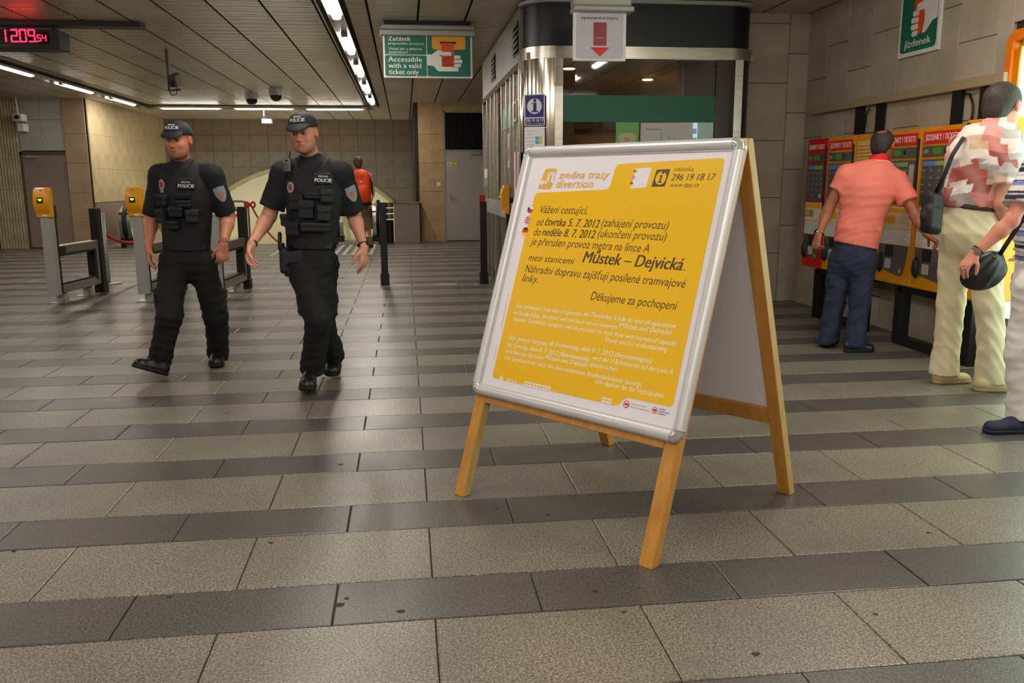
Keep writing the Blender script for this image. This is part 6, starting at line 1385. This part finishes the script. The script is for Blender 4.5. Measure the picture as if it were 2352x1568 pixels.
s.box(hc - up_ * .02, (.026, .045, .085), Rh, .02); s.box(hc - up_ * .10 + V3(.02, 0, 0), (.028, .03, .03), Rh, .014, .02); s.box(hc + V3(.07, -.03, .0), (.055, .02, .045), Rh, .018, .02); s.mesh('holster', M_POUCH, rootR)
s = SDF(hc - .28, hc + .28, .005); s.cone(hc + up_ * .06 + V3(-.015, 0, 0), hc + up_ * .15 + V3(-.005, .03, 0), .018, .018, .01, (RR[0], .7)); s.box(hc + up_ * .075 + V3(0, -.02, 0), (.014, .03, .02), Rh, .006, .01); s.mesh('pistol_grip', M_DARKMETAL, rootR)

# ------------------------------------------------------------------ man in the pink polo shirt (seen from behind)
def person2(label, J, FH, hands, skin, opt):
    root = person_root(label, J['pelvis']); bf = J['fwd']; bu = nrm(J['neck'] - J['pelvis']); hs = opt.get('hsc', 1.)
    skeleton_body(root, J, FH, skin, opt.get('sc', 1.), hs, h=opt.get('h', .0065), hands=hands, armfat=opt.get('armfat', 1.), face=opt.get('face', True), fat=opt.get('fat', 1.))
    pts = [J['pelvis'], J['neck'], J['shL'], J['shR'], J['elL'], J['elR']]; lo, hi = bounds(pts, .24); s = SDF(lo, hi, opt.get('hc', .008)); w1, w2, w3 = opt['torso']; fl_ = opt.get('flat', .72)
    s.cone(J['pelvis'] + bu * opt.get('hemz', 0.), (J['pelvis'] + J['chest']) / 2, w1, w2, .05, (bf, fl_)); s.cone((J['pelvis'] + J['chest']) / 2, J['chest'] + bu * .04, w2, w3, .05, (bf, fl_)); s.cone(J['chest'] + bu * .03, J['chest'] + (J['neck'] - J['chest']) * .55, w3, w3 * .86, .06, (bf, .68))
    for q in 'LR': sh, el = J['sh' + q], J['el' + q]; s.cone(J['neck'] - V3(0, 0, .055), sh, .06, .066, .05); dd = nrm(el - sh); s.cone(sh, sh + (el - sh) * (opt['slen'][q] + .25), .068, opt['slv'], .04, end=(sh + (el - sh) * opt['slen'][q], dd))
    s.folds(opt.get('fold', .003), opt.get('fsc', 1.), opt.get('seed', 2), opt.get('fst', (1, 1, 1.4)))
    s.cut(J['neck'] + V3(0, 0, .0), nrm(V3(0, 0, 1) + bf * .35)); hem = opt['hem']; s.cut(hem, -bu if 'hemn' not in opt else opt['hemn'])
    sh_o = s.mesh('shirt', opt['m_shirt'], root, col=opt.get('shirt_col'))
    s = SDF(J['neck'] - .16, J['neck'] + .16, .005); cb_ = J['neck']; s.cone(cb_ - bu * .03 - bf * .0, cb_ + V3(0, 0, .035), .088 * opt.get('col_w', 1.), .070 * opt.get('col_w', 1.), .0); s.cone(cb_ - bu * .09, cb_ + V3(0, 0, .10), .060, .060, .0, op='s'); s.cut(cb_ + V3(0, 0, .038), nrm(V3(0, 0, 1) + bf * .5)); s.cut(cb_ - V3(0, 0, .02), -nrm(V3(0, 0, 1) + bf * .3)); s.mesh('collar', opt['m_collar'], root, col=opt.get('shirt_col') if opt['m_collar'] is M_CLOTHC else None)
    pts = [J['pelvis'], J['knL'], J['knR'], J['anL'], J['anR'], J['hipL'], J['hipR']]; lo, hi = bounds(pts, .2); lo[2] = 0; s = SDF(lo, hi, opt.get('hc', .008)); a, b, c, d_ = opt['leg']
    s.cone(J['pelvis'] + bu * opt.get('waist', .08), J['pelvis'] - V3(0, 0, .02), opt['hipw'][0], opt['hipw'][1], .05, (bf, opt.get('hflat', .8)))
    if opt.get('seat'): s.ell(J['pelvis'] - bf * .055 - V3(0, 0, .03), V3(.13, .13, .11), None, .06)
    for q in 'LR': hp, kn, an = J['hip' + q], J['kn' + q], J['an' + q]; s.cone(hp, kn, a, b, .035); s.cone(kn, an, b, c, .03); s.cone(kn + (an - kn) * .8, an + (an - kn) * .06, c, d_, .02)
    s.folds(opt.get('lfold', .0045), .8, opt.get('seed', 2) + 5, (1, 1, 1.1))
    for q in 'LR': an = J['an' + q]; p = an + V3(0, 0, opt['cuff'][q]); s.cut(p, V3(0, 0, -1), p - .16, p + .14)
    s.cut(J['pelvis'] + bu * opt.get('wtop', .12), bu); s.mesh('trousers', opt['m_trousers'], root)
    for q in 'LR': sh = opt['shoe'][q]; add_shoe(root, sh[0], sh[1], V3(0, 0, 1), 1, opt['m_shoe'], opt['m_sole'], 'shoe', ank=J['an' + q] + V3(0, 0, .02), boot=.03)
    return root
def hair_mesh(root, c, F, sc, col, cuts=(), grow=1., bald=None, back=0., m=None):
    x, f, u = F; R = np.array([x, f, u]); P = lambda a, b, d: c + (x * a + f * b + u * d) * sc
    s = SDF(c - .2 * sc, c + .2 * sc, .0048); s.ell(P(0, -.018, .030), V3(.0835, .102, .090) * sc * grow, R); s.ell(P(0, -.060, -.030), V3(.064, .045 + back, .060) * sc, R, .03)
    for p, n in cuts: s.cut(P(*p), x * n[0] + f * n[1] + u * n[2])
    for q in (-1, 1): s.ell(P(q * .09, -.004, -.018), V3(.03, .022, .036) * sc, R, .006, 's')
    if bald: s.ell(P(*bald[0]), V3(*bald[1]) * sc, R, .01, 's')
    s.folds(.0016, 3.2, 4, (1, 1, .25)); return s.mesh('hair', m or mat('hair_%d' % col[0], col, .65, noise=(60, .6, tuple(int(q * .55) for q in col), (1, 1, .25))), root)
M_PINK = mat('salmon_polo', (240, 130, 116), .8, noise=(160, .35, (226, 108, 96)), bump=.15)
M_JEANS = mat('blue_jeans', (30, 38, 66), .8, noise=(40, .5, (20, 26, 48)), bump=.1)
fw = nrm(V3(.38, .92, 0))
JP = dict(fwd=fw, pelvis=at(1959, 592, Y=6.42), chest=at(1990, 448, Y=6.38), neck=at(2018, 372, Y=6.40), head=at(2028, 334, Y=6.43), shL=at(1944, 398, Y=6.46), elL=at(1902, 482, Y=6.52), wrL=at(1880, 540, Y=6.40),
          shR=at(2062, 412, Y=6.30), elR=at(2104, 496, Y=6.12), wrR=at(2130, 540, Y=5.96), hipL=at(1930, 596, Y=6.48), hipR=at(1986, 596, Y=6.36), knL=at(1918, 690, Y=6.50), anL=at(1902, 784, Y=6.50), knR=at(1975, 690, Y=6.36), anR=at(1962, 788, Y=6.32))
hh = dict(L=dict(d=V3(-.22, .0, -1), pn=V3(.9, .3, 0), side=V3(.3, .95, 0), curl=1.35, thumb=.9), R=dict(d=V3(.62, -.10, -.42), pn=V3(-.2, .3, -1), side=V3(-.3, 1, .3), curl=.9, thumb=.7))
headF = HF(nrm(V3(.80, .60, -.12)))
rP = person2('man in a salmon pink polo shirt and jeans reaching to the ticket machines', JP, headF, hh, (150, 92, 62),
    dict(torso=(.178, .162, .185), slen=dict(L=.46, R=.62), slv=.078, hem=at(1959, 562, Y=6.42), m_shirt=M_PINK, m_collar=mat('red_collar', (226, 22, 24), .7), col_w=1.0, leg=(.098, .080, .078, .086), hipw=(.150, .160), cuff=dict(L=-.02, R=-.02),
         m_trousers=M_JEANS, m_shoe=M_BOOT, m_sole=M_SOLE, fold=.0068, fsc=.7, fst=(.8, .8, 1.6), lfold=.0085, seed=11, hemz=-.02, hsc=1.0, armfat=1.02,
         shoe=dict(L=(at(1890, 798, Y=6.50) * V3(1, 1, 0), at(1912, 796, Y=6.62) * V3(1, 1, 0) + V3(.02, .06, 0), 0), R=(at(1938, 808, Y=6.30) * V3(1, 1, 0), at(2008, 804, Y=6.30) * V3(1, 1, 0), 0))))
hair_mesh(rP, JP['head'], headF, 1.02, (44, 38, 36), cuts=(((0, .055, .0), (0, 1, .1)), ((0, 0, -.075), (0, 0, -1)), ((0, .02, -.03), (0, 1, -1.1))), bald=((0, -.060, .118), (.050, .060, .050)))
x, f, u = headF
MB().tube([JP['neck'] + V3(0, 0, -.018) + (RRx * .092 * math.cos(t) + RRy * .092 * math.sin(t)) - np.array([0, 0, .02]) * 0 for t in [2 * PI * k / 24 for k in range(24)] for RRx, RRy in [(nrm(np.cross(fw, (0, 0, 1))), nrm(fw - V3(0, 0, .33)))]], .0028, n=5, closed=True).build('white_piping', M_TEXTW, rP)
watch(rP, JP, 'L', M_STEEL, M_STEEL_P, .018, .033, face=V3(-.9, -.3, .1))
MB().add([tuple(at(u_, v_, Y=6.16)) for u_, v_ in ((2019, 520), (2024, 520), (2024, 531), (2019, 531))] + [tuple(at(u_, v_, Y=6.17)) for u_, v_ in ((2019, 520), (2024, 520), (2024, 531), (2019, 531))], [(0, 1, 2, 3), (7, 6, 5, 4), (0, 4, 5, 1), (1, 5, 6, 2), (2, 6, 7, 3), (3, 7, 4, 0)]).build('side_tag', mat('amber_tag', (214, 130, 40), .6), rP)

# ------------------------------------------------------------------ tall man in the patterned shirt
def patch_col(W):
    """printed blocks of colour that belong to the cloth"""
    cols = [(232, 218, 208), (226, 208, 200), (168, 68, 60), (146, 140, 140), (224, 150, 142), (236, 226, 214), (176, 78, 66), (196, 164, 134), (178, 172, 170), (232, 214, 206), (150, 60, 58), (206, 110, 104), (238, 228, 220)]
    a = W[:, 0] * .62 + W[:, 1] * -.4 + .012 * np.sin(W[:, 2] * 17); b = W[:, 2] + .015 * np.sin(a * 23); g = W[:, 0] * .5 + W[:, 1] * .8
    i = np.floor(a / .078 + .4 * np.floor(b / .088)).astype(int); j = np.floor(b / .088 + .35 * np.floor(g / .06)).astype(int); k = np.floor(g / .19).astype(int)
    h_ = ((i * 73856093) ^ (j * 19349663) ^ (k * 83492791)) % 9973; C = np.array([L3(c) for c in cols])[h_ % len(cols)]
    fa = np.clip(.5 + .5 * np.sin(a * 60 + b * 30), 0, 1)[:, None] * .25; return C * (1 - fa) + L3((228, 190, 184)) * fa
M_KHAKI = mat('cream_trousers', (222, 208, 172), .8, noise=(3, .3, (208, 192, 154)))
M_SUEDE = mat('sand_suede', (196, 172, 126), .85)
fw = nrm(V3(.42, .90, 0))
JT = dict(fwd=fw, pelvis=at(2228, 525, Y=5.12), chest=at(2258, 382, Y=5.10), neck=at(2285, 290, Y=5.08), head=at(2304, 244, Y=5.10), shL=at(2206, 338, Y=5.22), elL=at(2196, 440, Y=5.36), wrL=at(2215, 500, Y=5.50),
          shR=at(2318, 338, Y=4.98), elR=at(2306, 470, Y=4.92), wrR=at(2345, 560, Y=5.02), hipL=at(2198, 540, Y=5.20), hipR=at(2256, 540, Y=5.04), knL=at(2186, 690, Y=5.22), anL=at(2168, 848, Y=5.22), knR=at(2272, 700, Y=4.98), anR=at(2276, 868, Y=4.99))
hh = dict(L=dict(d=V3(.3, .8, -.5), pn=V3(1, -.2, 0), side=V3(0, .3, 1), curl=.7), R=dict(d=V3(.4, .4, -.8), pn=V3(-.5, .8, 0), side=V3(0, .6, .6), curl=.7))
headT = HF(nrm(V3(.93, .36, -.10)))
rT = person2('tall man in a red, white and grey patterned shirt and cream trousers by the machines', JT, headT, hh, (208, 150, 124),
    dict(torso=(.190, .188, .215), slen=dict(L=.60, R=.66), slv=.098, hem=at(2228, 480, Y=5.12), m_shirt=M_CLOTHC, shirt_col=patch_col, m_collar=M_CLOTHC, leg=(.108, .084, .086, .096), hipw=(.176, .186), waist=.10, wtop=.155, cuff=dict(L=-.03, R=-.03), hemz=.08,
         m_trousers=M_KHAKI, m_shoe=M_SUEDE, m_sole=mat('sand_sole', (168, 146, 104), .8), fold=.005, fsc=.8, seed=21, hc=.0058, hsc=1.2, sc=1.15, armfat=1.12, lfold=.0075, fat=1.1,
         shoe=dict(L=(at(2142, 876, Y=5.2) * V3(1, 1, 0), at(2228, 874, Y=5.2) * V3(1, 1, 0), 0), R=(at(2236, 896, Y=4.97) * V3(1, 1, 0), at(2318, 902, Y=4.94) * V3(1, 1, 0), 0))))
hair_mesh(rT, JT['head'], headT, 1.22, (60, 50, 43), cuts=(((0, .070, .02), (0, 1, -.15)), ((0, 0, -.078), (0, .1, -1)), ((0, .005, -.02), (0, 1, -.9))), grow=1.02, back=.01)
x, f, u = headT; c = JT['head']; MB().tube([c + (x * .085 + f * -.0 + u * .012) * 1.2, c + (x * .082 + f * .05 + u * .012) * 1.2, c + (x * .066 + f * .100 + u * .010) * 1.2], .0022, n=5).tube([c + (x * (.035 + .024 * math.cos(t)) + f * .106 + u * (-.002 + .018 * math.sin(t))) * 1.2 for t in [2 * PI * k / 14 for k in range(14)]], .0018, n=5, closed=True).build('glasses', M_STEEL, rT)
s = SDF(JT['pelvis'] - .26, JT['pelvis'] + .3, .007); bu_ = nrm(JT['neck'] - JT['pelvis']); s.cone(JT['pelvis'] + bu_ * .125, JT['pelvis'] + bu_ * .15, .180, .180, 0, (fw, .82)); s.cut(JT['pelvis'] + bu_ * .155, bu_); s.cut(JT['pelvis'] + bu_ * .122, -bu_); s.mesh('belt', mat('brown_belt', (46, 32, 26), .5), rT)
# his shoulder bag
def flexbag(label, name, cat, prims, m, lo, hi, h=.006, parts=()):
    c = (np.array(lo) + np.array(hi)) / 2; r = Root(name, c, 0, label, cat); s = SDF(lo, hi, h)
    for p in prims: getattr(s, p[0])(*p[1:])
    s.folds(.002, 1., 6); s.mesh('bag_body', m, r)
    for nm, mm, mb in parts: mb.build(nm, mm, r, smooth=True)
    return r
M_BAG = mat('black_nylon', (22, 21, 23), .6, noise=(60, .4, (14, 13, 15)), bump=.2)
q0 = at(2140, 490, Y=5.08); Rb = np.array([nrm(V3(1, .1, .0)), nrm(V3(-.1, 1, 0)), nrm(V3(.16, 0, 1))])
flexbag('black nylon shoulder bag hanging at the patterned man\'s left side', 'shoulder_bag', 'bag', [('box', q0, (.058, .05, .128), Rb, .03, .0), ('box', q0 + V3(-.015, -.03, -.03), (.055, .04, .075), Rb, .03, .02), ('ell', q0 + V3(-.065, -.02, -.02), (.022, .03, .04), None, .01)], M_BAG, q0 - .2, q0 + .2,
        parts=[('strap', M_BAG, MB().tube([at(2150, 442, Y=5.06), at(2166, 410, Y=5.0), at(2188, 355, Y=4.97), at(2204, 330, Y=4.98), at(2214, 316, Y=5.06), at(2226, 313, Y=5.2), at(2232, 322, Y=5.34)], 1, prof=[(.002, .013), (-.002, .013), (-.002, -.013), (.002, -.013)]))])

# ------------------------------------------------------------------ woman in the striped blouse, cut by the right edge
def stripe_col(W):
    z = W[:, 2]; per = .135; t = ((z + .02) % per) / per; C = np.tile(L3((228, 220, 216)), (len(W), 1)); k = np.floor((z + .02) / per).astype(int)
    def put(a, b, c): 
        m_ = (t > a) & (t < b); C[m_] = L3(c)
    put(.0, .16, (122, 134, 194)); put(.16, .20, (24, 24, 48)); put(.34, .40, (168, 172, 210)); put(.50, .66, (24, 24, 46)); put(.66, .72, (186, 184, 206)); put(.72, .80, (30, 28, 52)); return C
fw = nrm(V3(-.93, .36, 0))
JW = dict(fwd=fw, pelvis=at(2392, 650, Y=4.20), chest=at(2404, 440, Y=4.22), neck=at(2424, 330, Y=4.22), head=at(2448, 262, Y=4.24), shR=at(2410, 385, Y=4.40), elR=at(2392, 520, Y=4.46), wrR=at(2352, 610, Y=4.46),
          shL=at(2382, 388, Y=4.03), elL=at(2322, 508, Y=3.98), wrL=at(2238, 583, Y=4.02), hipR=at(2396, 665, Y=4.30), hipL=at(2378, 665, Y=4.12), knR=at(2400, 810, Y=4.28), anR=at(2404, 940, Y=4.30), knL=at(2350, 810, Y=4.12), anL=at(2352, 952, Y=4.12))
JW['anL'][2] = .10
hh = dict(L=dict(d=nrm(at(2205, 622, Y=4.02) - JW['wrL']), pn=V3(.4, .2, -.8), side=V3(.3, -.2, -.6), curl=.55, sc=.92), R=dict(d=V3(-.5, .2, -.8), pn=V3(.5, -.8, 0), side=V3(-1, 0, 0), curl=.5, sc=.9))
headW = HF(fw)
rW = person2('woman in a blue and white striped blouse and white trousers, cut by the right edge', JW, headW, hh, (216, 138, 116),
    dict(torso=(.175, .17, .165), slen=dict(L=.72, R=.7), slv=.082, hem=at(2390, 612, Y=4.2), m_shirt=M_CLOTHC, shirt_col=stripe_col, m_collar=M_CLOTHC, leg=(.108, .088, .084, .090), hipw=(.165, .175), cuff=dict(L=-.03, R=-.03),
         m_trousers=mat('white_trousers', (226, 220, 214), .8), m_shoe=mat('navy_canvas', (26, 26, 56), .7), m_sole=mat('navy_sole', (20, 20, 40), .7), fold=.004, lfold=.006, seed=31, hc=.0065, hsc=.95, sc=.95, armfat=.92,
         shoe=dict(L=(at(2370, 1000, Y=4.09) * V3(1, 1, 0) + V3(.03, 0, 0), at(2258, 990, Y=4.10) * V3(1, 1, 0), 0), R=(at(2440, 985, Y=4.3) * V3(1, 1, 0), at(2352, 975, Y=4.34) * V3(1, 1, 0), 0))))
hair_mesh(rW, JW['head'], headW, .97, (150, 120, 84), cuts=(((0, .06, .0), (0, 1, -.1)),), back=.02)
watch(rW, JW, 'L', M_STEEL, M_STEEL_P, .010, .029, face=V3(-.3, -.9, .3)); watch(rW, JW, 'L', mat('watch_black'), M_STEEL, .008, .030, t=.88)
q = at(2214, 615, Y=3.99); MB().tube([q + V3(.010 * math.cos(t), 0, .010 * math.sin(t)) for t in [2 * PI * k / 10 for k in range(10)]], .002, n=5, closed=True).build('ring', M_STEEL_P, rW)
q0 = at(2258, 620, Y=4.06); Rb = np.array([nrm(V3(1, 0, .22)), V3(0, 1, 0), nrm(V3(-.22, 0, 1))])
flexbag('black leather handbag held under the arm of the woman in stripes', 'handbag', 'bag', [('ell', q0 + V3(0, 0, -.02), (.125, .05, .085), Rb, .0), ('box', q0 + V3(.035, 0, .03), (.072, .035, .06), Rb, .03, .04), ('cone', q0 + V3(-.07, -.01, -.02), q0 + V3(.02, -.03, .07), .035, .03, .03), ('cone', q0 + V3(-.01, -.035, -.07), q0 + V3(.055, -.035, .06), .016, .014, .015)], mat('black_leather_bag', (24, 23, 25), .42, noise=(30, .4, (15, 14, 16))), q0 - .26, q0 + .26,
        parts=[('strap', M_BAG, MB().tube([at(2296, 585, Y=4.03), at(2312, 560, Y=4.0), at(2340, 518, Y=3.99), at(2372, 462, Y=3.98), at(2396, 400, Y=4.02)], 1, prof=[(.003, .011), (-.003, .011), (-.003, -.011), (.003, -.011)])), ('clasp', mat('brass', (200, 170, 60), .3, metal=1.), MB().cyl(at(2285, 590, Y=4.0), at(2285, 590, Y=3.992), .006, n=10))])

# ------------------------------------------------------------------ far traveller with the orange rucksack
fw = nrm(V3(-.05, 1, 0)); Yb = 18.2
def B_(u_, v_, dy=0.): return at(u_, v_, Y=Yb + dy)
JB = dict(fwd=fw, pelvis=B_(836, 482), chest=B_(829, 425), neck=B_(822, 397), head=B_(821, 375), shL=B_(812, 404), elL=B_(806, 440), wrL=B_(810, 462, .25), shR=B_(846, 404), elR=B_(856, 440), wrR=B_(851, 466, -.1), hipL=B_(829, 486), hipR=B_(843, 486), knL=B_(836, 526), anL=B_(838, 562, .2), knR=B_(847, 526), anR=B_(852, 562))
for k in ('anL', 'anR'): JB[k][2] = .10
hh = dict(L=dict(d=V3(0, .3, -1), pn=V3(1, 0, 0), side=fw, curl=.5), R=dict(d=V3(0, 0, -1), pn=V3(-1, 0, 0), side=fw, curl=.5))
JB['wrR'] = JB['wrR'] + V3(0, -.1, 0)
headB = HF(nrm(V3(-.3, 1, 0)))
def pinkstripe(W): t = (W[:, 2] % .06) / .06; return np.where((t < .5)[:, None], L3((226, 190, 184)), L3((208, 84, 76)))
rB = person2('distant traveller with brown hair, striped shirt and orange rucksack walking to the escalator', JB, headB, hh, (204, 132, 96),
    dict(torso=(.16, .15, .165), slen=dict(L=.4, R=.4), slv=.075, hem=B_(836, 478), m_shirt=M_CLOTHC, shirt_col=pinkstripe, m_collar=M_CLOTHC, leg=(.10, .085, .05, .05), hipw=(.165, .17), cuff=dict(L=.30, R=.30), h=.012, hc=.012, face=False,
         m_trousers=mat('olive_shorts', (112, 100, 70), .8), m_shoe=M_BOOT, m_sole=M_SOLE, hsc=1.15, sc=1.05, shoe=dict(L=(JB['anL'] * V3(1, 1, 0) - V3(0, .06, 0), JB['anL'] * V3(1, 1, 0) + V3(0, .2, 0), 0), R=(JB['anR'] * V3(1, 1, 0) - V3(0, .06, 0), JB['anR'] * V3(1, 1, 0) + V3(0, .2, 0), 0))))
hair_mesh(rB, JB['head'], headB, 1.2, (84, 56, 36), cuts=(((0, .05, .0), (0, 1, 0)),), back=.02)
q0 = B_(830, 430, -.30); Rb = np.array([V3(1, 0, 0), V3(0, 1, 0), V3(0, 0, 1)])
flexbag('bright orange rucksack on the back of the distant traveller', 'rucksack', 'rucksack', [('box', q0, (.185, .12, .32), Rb, .10), ('ell', q0 + V3(0, -.10, -.10), (.14, .07, .15), None, .04), ('ell', q0 + V3(0, -.02, .26), (.14, .11, .10), None, .04)], mat('orange_nylon', (238, 74, 22), .55, noise=(8, .4, (214, 52, 14))), q0 - .5, q0 + .5, h=.014,
        parts=[('strap', M_BAG, MB().tube([B_(848, 404, -.16), B_(854, 420, -.16), B_(855, 445, -.14)], .018, n=6)), ('strap', M_BAG, MB().tube([B_(812, 398, -.14), B_(818, 392, -.02), B_(818, 398, .14)], .018, n=6)), ('badge', M_TEXTW, MB().box(q0[0] - .03, q0[0] + .03, q0[1] - .165, q0[1] - .15, q0[2] + .10, q0[2] + .12)), ('waist_belt', M_BAG, MB().box(q0[0] - .16, q0[0] + .2, q0[1] + .0, q0[1] + .1, q0[2] - .36, q0[2] - .31))])
